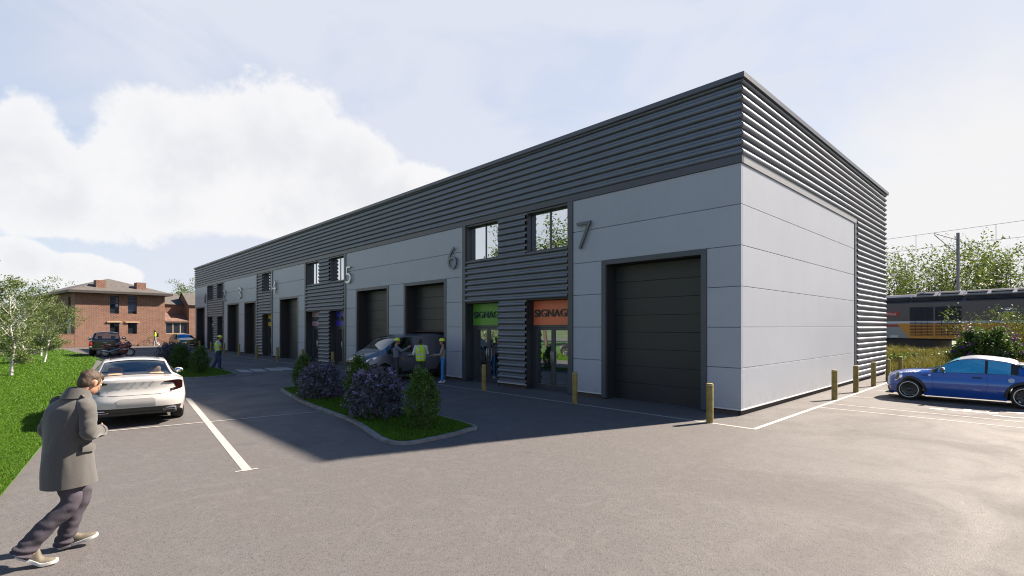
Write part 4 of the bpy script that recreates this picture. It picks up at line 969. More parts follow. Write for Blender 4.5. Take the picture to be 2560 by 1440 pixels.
# ------------------------------------------------------------------ grey van half out of door 6
def grey_van():
    L = 4.95; M_g = mat('paint_gunmetal', (0.13, 0.14, 0.165), 0.30, metal=0.25, coat=0.35)
    root = thing('delivery_van', 'gunmetal grey panel van with black bumper nosing out of roller door 6', 'van')
    c = dict(zb=[(0, .28), (.4, .24), (4.6, .26), (4.95, .32)], wb=[(0, .70), (.4, .90), (4.6, .92), (4.95, .90)], zm=[(0, .55), (.6, .66), (4.95, .70)], wm=[(0, .82), (.4, .955), (1, .975), (4.7, .975), (4.95, .95)],
             zs=[(0, .82), (.25, .92), (.7, 1.03), (1.2, 1.09), (4.95, 1.12)], ws=[(0, .70), (.4, .88), (1.0, .94), (4.7, .955), (4.95, .93)],
             zr=[(0, .85), (.2, .97), (.55, 1.12), (.85, 1.22), (.9, 1.24), (1.72, 1.74), (2.0, 1.80), (4.7, 1.80), (4.95, 1.74)], wr=[(0, .60), (.4, .70), (.85, .80), (1.72, .78), (4.7, .80), (4.95, .78)],
             zc=[(0, .87), (.2, 1.01), (.55, 1.17), (.85, 1.27), (.9, 1.29), (1.72, 1.81), (2.0, 1.87), (4.7, 1.88), (4.95, 1.80)])
    sh = Shell(L, c, [(.92, .40, .345), (3.85, .40, .345)], [.85, .9, 1.10, 1.72, 2.28, 2.34, 3.4], lambda y, z: .30 * (y / .95) ** 3 + .10 * max(0, z - .6), lambda y, z: .05 * (y / .95) ** 6, 1.0, .3)
    def tg(sm, row, sd, z):
        if row == 0: return 'under'
        if row == 100: return 'clad' if z < .80 else 'body'
        if row == 101: return 'body' if z > .5 else 'clad'
        if row <= 6 and (z < .46 or (sm < .5 and z < .74) or (sm < .56 and z < .64)): return 'clad'
        if row in (8, 9, 10) and 1.05 < sm < 2.26: return 'wr' if sd > 0 else 'wl'
        if row >= 13 and .9 < sm < 1.72: return 'wind'
        if row == 12 and .85 < sm < 1.75: return 'body'
        return 'body'
    parts = dict(body=('body', M_g, None), under=('underbody', M_under, None), clad=('bumper_cladding', M_blackpl, None), wind=('windscreen', M_tint, None), wr=('side_window', M_tint, None), wl=('side_window', M_tint, None))
    sh.build(root, tg, parts)
    for x in (-.84, .84):
        for s_ in (.92, 3.85): wheel(root, x, L / 2 - s_, .345, .22, .225, mat('steel_wheel', (.20, .205, .22), .4, metal=.7), 8, 's')
    M_gap = mat('van_gap', (.015, .016, .02), .7)
    for sd in (1, -1):
        for ln in ([(1.12, 1.07), (1.30, .85), (1.35, .35)], [(2.32, 1.76), (2.32, .35)], [(3.42, 1.76), (3.42, .5)], [(1.35, .42), (2.32, .42), (3.4, .42)]):
            mb = MB(); 
            def sp(q, z):
                if z <= sh.c['zs'](q): w_ = sh.side(q, z)
                else: t = (z - sh.c['zs'](q)) / (sh.c['zr'](q) - sh.c['zs'](q)); w_ = sh.c['ws'](q) + (sh.c['wr'](q) - sh.c['ws'](q)) * (t - .06 * math.sin(math.pi * t))
                return (sd * (w_ - .001), sh.pos(q, w_, z), z)
            pts = [(a[0] + (b[0] - a[0]) * k / 8, a[1] + (b[1] - a[1]) * k / 8) for a, b in zip(ln, ln[1:]) for k in range(8)] + [ln[-1]]
            mb.tube([sp(*p) for p in pts], .006, 5).build('door_gap', M_gap, root)
        for s_ in (2.12, 2.52): obj('door_handle', sh.side_patch([(s_ - .12, .93), (s_ + .09, .935), (s_ + .09, .975), (s_ - .12, .97)], sd, .035), M_blackpl, root, 40)
        mirror_part(root, sd * .93, L / 2 - 1.28, 1.22, M_blackpl, (.10, .08, .14))
        hl = [(.40 * sd, .79, .86), (.55 * sd, .80, .93), (.68 * sd, .83, .96)][::sd]; obj('headlamp', sh.rear_strip(hl, .012, True), M_lamp, root, 40)
        # lamp runs back along the wing
        obj('headlamp_wing', sh.side_patch([(.05, .80), (.42, .90), (.60, 1.0), (.44, .99), (.12, .88)], sd, .008), M_lamp, root)
    obj('upper_grille', sh.rear_strip([(-.46, .62, .79), (0, .60, .80), (.46, .62, .79)], .015, True), M_under, root)
    obj('bonnet_chrome', sh.rear_strip([(-.46, .80, .825), (0, .805, .83), (.46, .80, .825)], .018, True), M_chrome, root)
    for k in range(6): z = .635 + k * .025; obj('grille_bar', sh.rear_strip([(-.44, z, z + .008), (.44, z, z + .008)], .022, True), M_blackpl, root)
    pl = obj('number_plate', sh.rear_strip([(-.26, .435, .545), (.26, .435, .545)], .02, True), mat('plate_white', (.62, .62, .58), .4), root)
    me = text_mesh('LG5F', .10, .004, .95); me.transform(Matrix.Translation((.24, sh.pos(0, .1, .49) + .024, .46)) @ Matrix.Rotation(R(180), 4, 'Z') @ Matrix.Rotation(R(90), 4, 'X')); obj('plate_characters', me, M_blackpl, pl)
    for sd in (1, -1): obj('fog_lamp', sh.rear_strip([(.55 * sd, .40, .44), (.75 * sd, .41, .45)][::sd], .012, True), mat('fog_amber', (.45, .33, .2), .3), root)
    obj('lower_grille', sh.rear_strip([(-.45, .30, .41), (.45, .30, .41)], .012, True), M_under, root)
    return root
van = grey_van(); _c = W(13.78, -0.95); place(van, _c, -D2)

# ------------------------------------------------------------------ gold hatchback (front on) and black estate (mirrored in the door glass)
def hatchback(paint, label, name='hatchback_car'):
    L = 4.1
    root = thing(name, label, 'car')
    c = dict(zb=[(0, .22), (.3, .20), (3.8, .22), (4.1, .3)], wb=[(0, .66), (.4, .82), (3.7, .83), (4.1, .74)], zm=[(0, .48), (.5, .58), (4.1, .6)], wm=[(0, .74), (.35, .87), (.8, .89), (3.6, .89), (4.1, .80)],
             zs=[(0, .66), (.4, .80), (1.1, .90), (3.5, .97), (4.1, .95)], ws=[(0, .66), (.4, .80), (1.1, .85), (3.5, .85), (4.1, .76)], zr=[(0, .69), (.4, .86), (1.1, .98), (1.14, .99), (1.95, 1.36), (2.3, 1.41), (3.3, 1.38), (3.55, 1.33), (3.98, 1.02), (4.1, .97)],
             wr=[(0, .54), (.5, .66), (1.1, .74), (1.95, .60), (3.3, .60), (3.98, .70), (4.1, .70)], zc=[(0, .71), (.4, .90), (1.1, 1.03), (1.14, 1.04), (1.95, 1.43), (2.3, 1.48), (3.3, 1.45), (3.55, 1.39), (3.98, 1.05), (4.1, .99)])
    sh = Shell(L, c, [(.82, .36, .32), (3.38, .36, .32)], [1.1, 1.14, 1.95, 2.3, 2.36, 3.25, 3.55, 3.98], lambda y, z: .34 * (y / .85) ** 2.6 + .12 * abs(z - .45), lambda y, z: .2 * (y / .85) ** 4, .9, .6)
    def tg(sm, row, sd, z):
        if row == 0: return 'under'
        if row in (8, 9, 10) and 1.3 < sm < 3.7: return 'trim' if 2.3 < sm < 2.36 else ('wr' if sd > 0 else 'wl') + ('a' if sm < 2.3 else 'b')
        if row >= 13 and 1.14 < sm < 1.95: return 'wind'
        if row >= 13 and 3.55 < sm < 3.98: return 'rear'
        return 'body'
    parts = dict(body=('body', paint, None), under=('underbody', M_under, None), trim=('pillar_trim', M_blackpl, None), wind=('windscreen', glass_mat('screen_blue', (.2, .3, .4), .4, base_refl=.35, gloss=(.6, .75, 1.0)), None), rear=('rear_window', M_tint, None))
    for k in ('wra', 'wrb', 'wla', 'wlb'): parts[k] = ('side_window', M_tint, None)
    sh.build(root, tg, parts)
    for x in (-.76, .76):
        for s_ in (.82, 3.38): wheel(root, x, L / 2 - s_, .32, .21, .22, M_alloy, 7, 's')
    obj('grille', sh.rear_strip([(-.30, .44, .60), (0, .40, .62), (.30, .44, .60)], .012, True), M_blackpl, root); obj('emblem', sh.rear_strip([(-.06, .55, .61), (.06, .55, .61)], .025, True), M_chrome, root)
    obj('intake', sh.rear_strip([(-.55, .25, .36), (0, .24, .37), (.55, .25, .36)], .012, True), M_blackpl, root); obj('number_plate', sh.rear_strip([(-.26, .36, .46), (.26, .36, .46)], .02, True), mat('plate_white', (.62, .62, .58), .4), root)
    for sd in (1, -1):
        obj('headlamp', sh.rear_strip([(.36 * sd, .56, .65), (.52 * sd, .57, .69), (.66 * sd, .60, .70)][::sd], .012, True), M_lamp, root, 40); obj('tail_lamp', sh.rear_strip([(.50 * sd, .68, .90), (.72 * sd, .70, .90)][::sd], .012), M_redlamp, root)
        obj('fog_recess', sh.rear_strip([(.40 * sd, .40, .52), (.66 * sd, .40, .50)][::sd], .01, True), M_blackpl, root)
        mirror_part(root, sd * .86, L / 2 - 1.45, 1.0, paint, (.10, .07, .07)); sh.seam([(1.25, .88), (1.2, .3)], sd).build('door_gap', M_blackpl, root); sh.seam([(2.33, .93), (2.33, .28)], sd).build('door_gap', M_blackpl, root)
    return root
gold = hatchback(mat('paint_gold', (0.20, 0.125, 0.018), .3, metal=.4, coat=.8), 'gold hatchback facing out beside the far end of the units', 'hatchback_car')
_a = G(436, 872); _b = G(478, 872.5); _c = (_a + _b) / 2; place(gold, (_c.x - 1.0, _c.y + 1.7), (0.76, -0.65))
dk = hatchback(mat('paint_black_brown', (0.018, 0.016, 0.016), .3, coat=.8), 'dark hatchback parked on the lawn road, mirrored in the entrance glass under the orange sign', 'hatchback_car')
_c = W(18.0, -16.0); place(dk, _c, D1)

# ------------------------------------------------------------------ black pickup
def pickup():
    L = 5.6; M_k = mat('paint_black', (0.008, 0.008, 0.009), .2, coat=.9)
    root = thing('pickup_truck', 'black double cab pickup truck seen from its tailgate beyond the motorcycle', 'truck')
    c = dict(zb=[(0, .5), (.4, .42), (5.3, .46), (5.6, .55)], wb=[(0, .8), (.5, .93), (5.6, .92)], zm=[(0, .72), (5.6, .80)], wm=[(0, .88), (.5, .99), (5.6, .97)], zs=[(0, 1.0), (.5, 1.10), (3.6, 1.14), (3.75, 1.16), (5.6, 1.17)], ws=[(0, .85), (.5, .95), (5.6, .93)],
             zr=[(0, 1.02), (.4, 1.14), (1.3, 1.22), (1.35, 1.24), (2.0, 1.72), (2.4, 1.80), (3.3, 1.80), (3.5, 1.74), (3.72, 1.22), (3.80, 1.175), (5.6, 1.185)], wr=[(0, .78), (1.3, .84), (2.0, .72), (3.4, .71), (3.72, .86), (5.6, .90)],
             zc=[(0, 1.05), (.4, 1.18), (1.3, 1.27), (1.35, 1.29), (2.0, 1.79), (2.4, 1.87), (3.3, 1.87), (3.5, 1.80), (3.72, 1.25), (3.80, 1.18), (5.6, 1.19)])
    sh = Shell(L, c, [(1.0, .46, .42), (4.4, .46, .42)], [1.3, 1.35, 2.0, 2.55, 2.62, 3.3, 3.5, 3.72, 3.8], lambda y, z: .18 * (y / .95) ** 3, lambda y, z: .04 * (y / .95) ** 6, .7, .3)
    def tg(sm, row, sd, z):
        if row == 0: return 'under'
        if row in (8, 9, 10) and 1.5 < sm < 3.5: return 'trim' if 2.55 < sm < 2.62 else ('wr' if sd > 0 else 'wl') + ('a' if sm < 2.6 else 'b')
        if row >= 13 and 1.35 < sm < 2.0: return 'wind'
        if row >= 13 and 3.5 < sm < 3.72: return 'rear'
        return 'body'
    parts = dict(body=('body', M_k, None), under=('underbody', M_under, None), trim=('pillar_trim', M_blackpl, None), wind=('windscreen', M_clear, None), rear=('rear_window', M_clear, None))
    for k in ('wra', 'wrb', 'wla', 'wlb'): parts[k] = ('side_window', M_tint, None)
    sh.build(root, tg, parts)
    for x in (-.84, .84):
        for s_ in (1.0, 4.4): wheel(root, x, L / 2 - s_, .41, .28, .25, M_alloyd, 6, 's')
    MB().bbox(-.80, .80, -L / 2 - .14, -L / 2 + .02, .48, .62, .03).build('rear_bumper', M_blackpl, root, 40); MB().bbox(-.14, .14, -L / 2 - .04, -L / 2 + .02, 1.02, 1.06, .01).build('tailgate_handle', M_chrome, root)
    for sd in (1, -1):
        t = MB().bbox(sd * .86 - .085, sd * .86 + .085, -L / 2 - .02, -L / 2 + .05, .80, 1.10, .02).build('tail_lamp', mat('lamp_red', (.30, .012, .008), .2, coat=.8), root, 40)
        MB().bbox(sd * .86 - .07, sd * .86 + .07, -L / 2 - .03, -L / 2 + .04, .70, .80, .01).build('reverse_lamp', M_lamp, t); mirror_part(root, sd * .96, L / 2 - 1.75, 1.32, M_blackpl, (.14, .08, .13))
    MB().box(-.84, .84, -L / 2 + .06, -L / 2 + .065, .0, .001).build('tow_shadow_gap', M_under, root) if False else None
    MB().bbox(-.82, .82, -L / 2 - .012, -L / 2 + .03, 1.12, 1.17, .01).build('tailgate_cap', M_blackpl, root); MB().box(-.005, .005, L / 2 - 2.4, L / 2 - 2.39, 1.86, 2.2).build('aerial', M_blackpl, root)
    MB().bbox(-.8, .8, .3, .6, .9, 1.15, .04).build('dashboard', M_under, root)
    for x in (-.42, .42): seat(root, x, -.1, M_blackpl, .7, 1.5)
    return root
pk = pickup(); _wl = G(228, 890.5); _f = Vector((-0.60, 0.80)); _r = Vector((_f.y, -_f.x)); _c = _wl + _r * 0.84 + _f * (4.4 - 2.8); place(pk, _c, _f); pk.scale = (.96, .96, .96)

# ------------------------------------------------------------------ red motorcycle
def motorcycle():
    root = thing('motorcycle', 'dark red touring motorcycle with twin headlamps parked behind the pickup', 'motorcycle')
    M_r = mat('paint_dark_red', (0.14, 0.012, 0.010), .25, metal=.2, coat=.9); M_al = mat('bike_alloy', (.28, .30, .34), .35, metal=.8)
    rot = Matrix.Rotation(R(90), 4, 'Y')
    for y, r_, w_ in ((.74, .31, .12), (-.72, .31, .17)):
        M = Matrix.Translation((0, y, r_)) @ rot
        w = MB().lathe([(r_ - .085, -w_ / 2 * .8), (r_ - .05, -w_ / 2), (r_ - .012, -w_ / 2 * .6), (r_, 0), (r_ - .012, w_ / 2 * .6), (r_ - .05, w_ / 2), (r_ - .085, w_ / 2 * .8)], 30, M, close=True).build('wheel', M_tyre, root, 50)
        h = MB().lathe([(r_ - .075, -.04), (r_ - .075, .04), (r_ - .10, .04), (r_ - .10, -.04)], 30, M, close=True).cyl((-.07, y, r_), (.07, y, r_), .05)
        for k in range(5): a = 2 * math.pi * k / 5; h.tube([(0, y + .04 * math.cos(a), r_ + .04 * math.sin(a)), (0, y + (r_ - .09) * math.cos(a + .2), r_ + (r_ - .09) * math.sin(a + .2))], .018, 6)
        h.lathe([(.14, .055), (.14, .062), (.07, .062), (.07, .055)], 20, M, close=True).build('rim', M_al, w, 50)
    f = MB(); f.ell((0, .36, .72), (.17, .34, .22)).ell((0, .30, .48), (.19, .36, .22)).ell((0, .58, .92), (.20, .22, .15)).ell((0, .62, .80), (.19, .22, .16)).ell((0, .30, .32), (.16, .30, .12)); fb = obj('fairing', remesh(f, .015, 4, name='fairing'), M_r, root, 180)
    MB().ell((0, .10, .88), (.15, .26, .13)).build('fuel_tank', M_r, root, 180)
    f = MB().ell((0, -.28, .80), (.13, .33, .075)).ell((0, -.62, .86), (.12, .22, .065)); obj('saddle', remesh(f, .014, 4, name='saddle'), M_blackpl, root, 180)
    f = MB().ell((0, -.62, .76), (.12, .34, .075)).ell((0, -.88, .80), (.08, .14, .05)); obj('tail_fairing', remesh(f, .014, 4, name='tail'), M_r, root, 180)
    MB().tube([(0, .68, 1.02), (0, .60, 1.14), (0, .48, 1.22)], [.17, .13, .06], 12, flat=.3).build('windshield', M_tint, root, 60)
    for sd in (1, -1):
        l = MB().ell((sd * .085, .79, .86), (.065, .05, .055)).build('headlamp', M_lamp, root, 60)
        MB().tube([(sd * .18, .56, 1.06), (sd * .26, .52, 1.14)], .012, 6).ell((sd * .31, .52, 1.17), (.09, .035, .05)).build('mirror', M_blackpl, root, 60)
        MB().tube([(sd * .08, .74, .31), (sd * .09, .56, .86)], .028, 8).build('fork', M_al, root, 60)
        MB().tube([(sd * .05, .46, 1.0), (sd * .22, .38, 1.02), (sd * .34, .26, 1.0)], .017, 8).build('handlebar', M_blackpl, root, 60)
        MB().tube([(sd * .12, .1, .32), (sd * .17, -.3, .33), (sd * .19, -.62, .40), (sd * .19, -.88, .44)], [.03, .035, .06, .055], 12).build('exhaust', M_al, root, 60)
        MB().tube([(sd * .15, .20, .62), (sd * .17, -.12, .48), (sd * .14, -.72, .31)], [.05, .06, .035], 8).build('frame_spar', M_al, root, 60)
        MB().bbox(sd * .19 - .006, sd * .19 + .006, .34, .62, .50, .58, .004).build('side_vent', M_al, root)
    MB().bbox(-.16, .16, -.20, .32, .18, .55, .06).build('engine', M_blackpl, root, 50); MB().tube([(-.08, -.12, .2), (-.22, -.18, .0)], .014, 6).build('side_stand', M_al, root)
    f = MB()
    for k in range(9): a = R(20 + 15 * k); f.box(-.075, .075, -.03, .03, -.006, .006, Matrix.Translation((0, .74 + .335 * math.cos(a), .31 + .335 * math.sin(a))) @ Matrix.Rotation(a - R(90), 4, 'X'))
    f.build('front_mudguard', M_r, root); MB().bbox(-.09, .09, -1.0, -.96, .74, .80, .01).build('tail_lamp', M_redlamp, root)
    return root
mo = motorcycle(); _a = G(267, 892.5); _b = G(320, 891.5); _c = (_a + _b) / 2; place(mo, _c, (_b - _a).normalized() * 1.0); mo.rotation_euler[1] = R(-7)
# ================================================================== brick house at the far end
M_brick = brick_mat('house_brick', (0.105, 0.041, 0.029), (0.180, 0.078, 0.054), (0.25, 0.185, 0.14), 0.29, 0.105, 0.016)
M_roof = mat('roof_tile', (0.070, 0.063, 0.058), .9, var=.25, vscale=3, bump=.5, bscale=9, bdist=.02)
M_fascia = mat('fascia_dark', (0.035, 0.032, 0.03), .6)
M_hglass = glass_mat('house_glass', (.1, .12, .15), .3, base_refl=.38, body=(.03, .035, .045), gloss=(.5, .58, .78))
M_lintel = mat('lintel_stone', (.40, .30, .20), .9)
H_DIR = R(51.5); hd = Vector((math.cos(H_DIR), math.sin(H_DIR))); hn = Vector((-hd.y, hd.x))   # hd along the facade, hn into the house
def onray(px, Y): return Vector(((px - 1280) / FPX * Y, Y))
H0 = onray(187, 53.0)                                   # near left corner of the facade
def HT(px):                                             # metres along the facade for a photo column
    k = (px - 1280) / FPX; return (H0.x - k * H0.y) / (k * hd.y - hd.x)
def HZt(px, py): p = H0 + hd * HT(px); return CAM_H - (py - HZ) * p.y / FPX
house = thing('brick_house', 'red brick two-storey house with hipped grey roof and two chimneys', 'house', (H0.x, H0.y, 0), H_DIR)
HW = HT(412); HE = HZt(187, 727.5); DEP = 27.0
def wall_with_holes(mb, t0, t1, z0, z1, holes, y0=0.0, th=0.3):
    for a, b, c, d in rects(t0, t1, z0, z1, holes): mb.box(a, b, y0, y0 + th, c, d)
wins = []
for xa, xb, ya, yb in ((274.5, 297.5, 739.5, 784), (320, 342, 741, 784.5), (274.5, 298, 806, 835), (320, 342.5, 806.5, 835)):
    ta, tb = HT(xa), HT(xb); wins.append((ta, tb, HZt(xa, yb), HZt(xa, ya)))
mb = MB(); wall_with_holes(mb, 0, HW, -.05, HE, wins); 
obj('front_wall', box_uv(mb.mesh('front_wall')), M_brick, house)
for k, (a, b, c, d) in enumerate(wins):
    w = MB(); t_ = .05
    w.box(a, b, .16, .22, c, c + t_).box(a, b, .16, .22, d - t_, d).box(a, a + t_, .161, .22, c + t_, d - t_).box(b - t_, b, .161, .22, c + t_, d - t_)
    wo = w.build('window', M_fascia, house); MB().box(a + t_, b - t_, .18, .19, c + t_, d - t_).build('pane', M_hglass, wo)
    if k < 2:
        for q in range(5): z = d - .12 - q * .16; MB().box(a + t_, b - t_, .14, .16, z - .12, z).build('louvre_slat', mat('slat_dark', (.03, .035, .045), .5), wo)
    else: MB().box(a - .25, b + .2, -.12, .05, d, d + .12).build('lintel', M_lintel, wo)
# flank running back on the left, with its windows
mb = MB(); sw = [(1.8, 3.0, HZt(187, 784), HZt(187, 740)), (1.6, 4.8, 1.35, 3.1), (8, 9.4, 3.4, 5.3), (8, 9.4, .9, 2.6), (14, 15.4, 3.4, 5.3), (20, 21.4, 3.4, 5.3)]
for a, b, c, d in rects(.3, DEP, -.05, HE, sw): mb.box(0, .3, a, b, c, d)
obj('side_wall', box_uv(mb.mesh('side_wall')), M_brick, house)
for a, b, c, d in sw: w = MB().box(.12, .2, a, b, c, d).build('window', M_hglass, house)
mb = MB().box(HW - .3, HW, .3, DEP, -.05, HE).box(.3, HW - .3, DEP - .3, DEP, -.05, HE); obj('rear_wall', box_uv(mb.mesh('rear_wall')), M_brick, house)
OV = .55; zr = HE + 1.72; cx = HW / 2 - .2; RY = 4.6
P = [(-OV, -OV, HE), (HW + OV, -OV, HE), (HW + OV, DEP + OV, HE), (-OV, DEP + OV, HE), (cx, RY, zr), (cx, DEP - RY, zr)]
fs = [(0, 1, 4), (1, 2, 5, 4), (2, 3, 5), (3, 0, 4, 5)]
rf = MB().add([Vector(p) + Vector((0, 0, .12)) for p in P], fs + [(3, 2, 1, 0)]).build('roof', M_roof, house)
gt = MB().box(-OV - .08, HW + OV + .08, -OV - .10, -OV + .06, HE - .14, HE + .12).box(-OV - .10, -OV + .06, -OV + .06, DEP + OV, HE - .14, HE + .12).box(HW + OV - .06, HW + OV + .1, -OV + .06, DEP, HE - .14, HE + .12)
gt.build('gutter', M_fascia, house); MB().box(-OV + .06, HW + OV - .06, -OV + .06, 0, HE - .06, HE + .02).build('soffit', M_fascia, house)
def chim(px0, px1, pyt, pyb, y):
    t0, t1 = HT(px0), HT(px1); s_ = 1 + y * hn.y / (H0 + hd * t0).y
    # push the stack back on the roof and keep its seen size
    p0 = (px0 - 1280) / FPX; org = H0 + hn * y
    T = lambda k: (org.x - k * org.y) / (k * hd.y - hd.x)
    a, b = T(p0), T((px1 - 1280) / FPX); Y = (org + hd * a).y
    zt, zb_ = CAM_H + (HZ - pyt) * Y / FPX, CAM_H + (HZ - pyb) * Y / FPX
    c = MB().box(a, b, y, y + 1.0, zb_ - 1.0, zt); o = obj('chimney', box_uv(c.mesh('chimney')), M_brick, rf); MB().box(a - .05, b + .05, y - .05, y + 1.05, zt, zt + .08).build('chimney_cap', M_lintel, o) if False else None
chim(240, 265, 699.5, 721, .7); chim(342, 365.5, 706, 726, .7)
# low garden wall in line with the facade
p = onray(141, 52.0)
gw = thing('garden_wall', 'low red brick wall running from the house to the lawn hedge', 'wall', (H0.x, H0.y, 0), H_DIR)
obj('brickwork', box_uv(MB().box(HT(141), -.02, -.02, .25, -.05, HZt(187, 836)).mesh('brickwork')), M_brick, gw); MB().box(HT(141) - .03, -.02, -.05, .28, HZt(187, 836), HZt(187, 836) + .05).build('coping', mat('wall_coping', (.30, .15, .11), .9), gw)
# single-storey annexe on the right with a lean-to window and a gable
ann = thing('brick_annexe', 'low red brick annexe with wide three-pane window beside the house', 'house', (H0.x, H0.y, 0), H_DIR)
xa, xb = HW + .02, HT(530); z_w0, z_w1 = HZt(440, 834), HZt(440, 805.5); ta, tb = HT(413), HT(470)
mb = MB(); wall_with_holes(mb, xa, tb + .05, -.05, z_w1 + .15, [(ta + .1, tb, z_w0, z_w1)], .1); obj('front_wall', box_uv(mb.mesh('front_wall')), M_brick, ann)
for k in range(3):
    a = ta + .1 + (tb - ta - .1) * k / 3; b = ta + .1 + (tb - ta - .1) * (k + 1) / 3
    w = MB().box(a, a + .04, .2, .28, z_w0, z_w1).box(b - .04, b, .2, .28, z_w0, z_w1).box(a + .04, b - .04, .2, .28, z_w0, z_w0 + .05).box(a + .04, b - .04, .2, .28, z_w1 - .05, z_w1).build('window', M_lintel, ann); MB().box(a + .04, b - .04, .23, .24, z_w0 + .05, z_w1 - .05).build('pane', M_hglass, w)
MB().box(ta, tb + .06, .02, .12, z_w1, z_w1 + .12).build('lintel', M_lintel, ann)
zl = z_w1 + .15; zg = HZt(440, 760); zt2 = HZt(470, 738)
MB().add([(xa, .0, zl), (tb + .1, .0, zl), (tb + .1, 1.6, zl + 1.0), (xa, 1.6, zl + 1.0), (xa, 1.6, zl - .1), (tb + .1, 1.6, zl - .1), (tb + .1, 0, zl - .1), (xa, 0, zl - .1)], [(0, 1, 2, 3), (7, 6, 1, 0), (0, 3, 4, 7), (1, 6, 5, 2)]).build('lean_to_roof', mat('lean_tile', (.12, .07, .055), .9, var=.3, vscale=3), ann)
obj('rear_wall', box_uv(MB().box(xa, tb + .1, 1.6, 1.9, -.05, zg).mesh('rear_wall')), M_brick, ann)
MB().add([(xa, 1.4, zg), (tb + .3, 1.4, zg), (tb + .3, 4.5, zg + 1.5), (xa, 4.5, zg + 1.5), (xa, 4.5, zg - .1), (tb + .3, 4.5, zg - .1)], [(0, 1, 2, 3), (3, 2, 5, 4)]).build('roof', M_roof, ann)
ge = MB(); g0, g1 = tb + .1, xb; zc2 = HZt(480, 762)
ge.box(g0, g1, .0, 4, -.05, zc2); obj('gable_wing', box_uv(ge.mesh('gable_wing')), M_brick, ann)
gx = [(g0 - .02, -.02, zc2), (g0 - .02, 2.0, zc2 + 1.45), (g0 - .02, 4.02, zc2)]
obj('gable', box_uv(MB().extr(gx, (.25, 0, 0)).mesh('gable')), M_brick, ann)
MB().add([(g0 - .12, -.2, zc2 - .05), (g1, -.2, zc2 - .05), (g1, 2.0, zc2 + 1.55), (g0 - .12, 2.0, zc2 + 1.55), (g0 - .12, 4.2, zc2 - .05), (g1, 4.2, zc2 - .05)], [(0, 1, 2, 3), (3, 2, 5, 4)]).build('gable_roof', M_roof, ann)

# dark board standing on the lawn
p = G(85, 887.5); bd = thing('notice_board', 'dark square board standing on the lawn between birch trunks', 'board', (p.x, p.y, 0), R(45))
MB().bbox(-.35, .35, -.03, .03, .0, .72, .01).build('panel', mat('board_dark', (.03, .034, .036), .5), bd)
for x in (-.28, .28): MB().box(x - .03, x + .03, .031, .07, -.05, .6).build('post', M_fascia, bd)

# ================================================================== railway
TA = Vector((25.7, 35.0)); TE = Vector((3.2, -6.3)).normalized(); T_ROT = math.atan2(TE.y, TE.x); TY = Vector((-TE.y, TE.x))
if TY.dot(TA) < 0: TY = -TY
def TT(px): k = (px - 1280) / FPX; return (TA.x - k * TA.y) / (k * TE.y - TE.x)
def TZ(px, py): p = TA + TE * TT(px); return CAM_H - (py - HZ) * p.y / FPX
loco = thing('locomotive', 'grey and orange diesel locomotive with louvred engine grilles and a red nameplate', 'locomotive', (TA.x, TA.y, 0), T_ROT)
M_lg = mat('loco_grey', (.075, .068, .072), .35, coat=.4); M_lo = mat('loco_orange', (.52, .215, .018), .35, coat=.4); M_lw = mat('loco_white', (.50, .51, .53), .35, coat=.4); M_lr = mat('loco_red', (.30, .04, .035), .4)
M_lk = mat('loco_black', (.012, .012, .015), .5); M_ls = mat('loco_silver', (.42, .40, .38), .4, metal=.3); M_lpale = mat('loco_pale_grey', (.25, .255, .26), .4)
x0, x1 = -8.5, TT(2560) + 3.5; zb0, zt0, zc0 = 1.40, 3.72, 4.12
sec = [(0, zb0), (0, zt0), (.10, zt0 + .10), (.34, zc0), (.75, zc0 + .2), (1.36, zc0 + .27), (1.97, zc0 + .2), (2.38, zc0), (2.62, zt0 + .10), (2.72, zt0), (2.72, zb0)]
n = len(sec); MB().add([(x0, y, z) for y, z in sec] + [(x1, y, z) for y, z in sec], [(i, i + n, (i + 1) % n + n, (i + 1) % n) for i in range(n)] + [tuple(range(n)), tuple(range(n, 2 * n))[::-1]]).build('body', M_lg, loco)
def tpanel(name, poly, m, d=.008, th=.02, par=None): return MB().extr([(x, -d, z) for x, z in poly], (0, th - .012, 0)).build(name, m, par or loco)
zs0, zs1 = 2.40, 2.54
tpanel('white_stripe', [(x0, zs0), (x1, zs0), (x1, zs1), (x0, zs1)], M_lw, .012)
xd0, xd1 = TT(2243), TT(2272)
tpanel('orange_panel', [(xd0, zs0), (xd1, zb0 + .02), (x1, zb0 + .02), (x1, zs0)], M_lo)
tpanel('red_stripe', [(x0, 2.17), (xd0 + .18, 2.17), (xd0, 2.33), (x0, 2.33)], M_lr, .014)
tpanel('pale_panel', [(x0, zb0 + .02), (xd1, zb0 + .02), (xd0, zs0), (x0, zs0)], M_lpale)
tpanel('step_plate', [(TT(2226), 1.44), (TT(2246), 1.44), (TT(2246), 1.6), (TT(2226), 1.6)], M_lw, .03)
np_ = tpanel('nameplate', [(TT(2205), TZ(2230, 790.5)), (TT(2249), TZ(2230, 790.5)), (TT(2249), TZ(2230, 779.5)), (TT(2205), TZ(2230, 779.5))], M_lr, .03)
me = text_mesh('Mimi', .26, .01, 1.0); me.transform(Matrix.Translation((TT(2219), -.036, TZ(2230, 788.5))) @ Matrix.Rotation(R(90), 4, 'X')); obj('name_lettering', me, mat('letter_white', (.6, .6, .6), .5), np_)
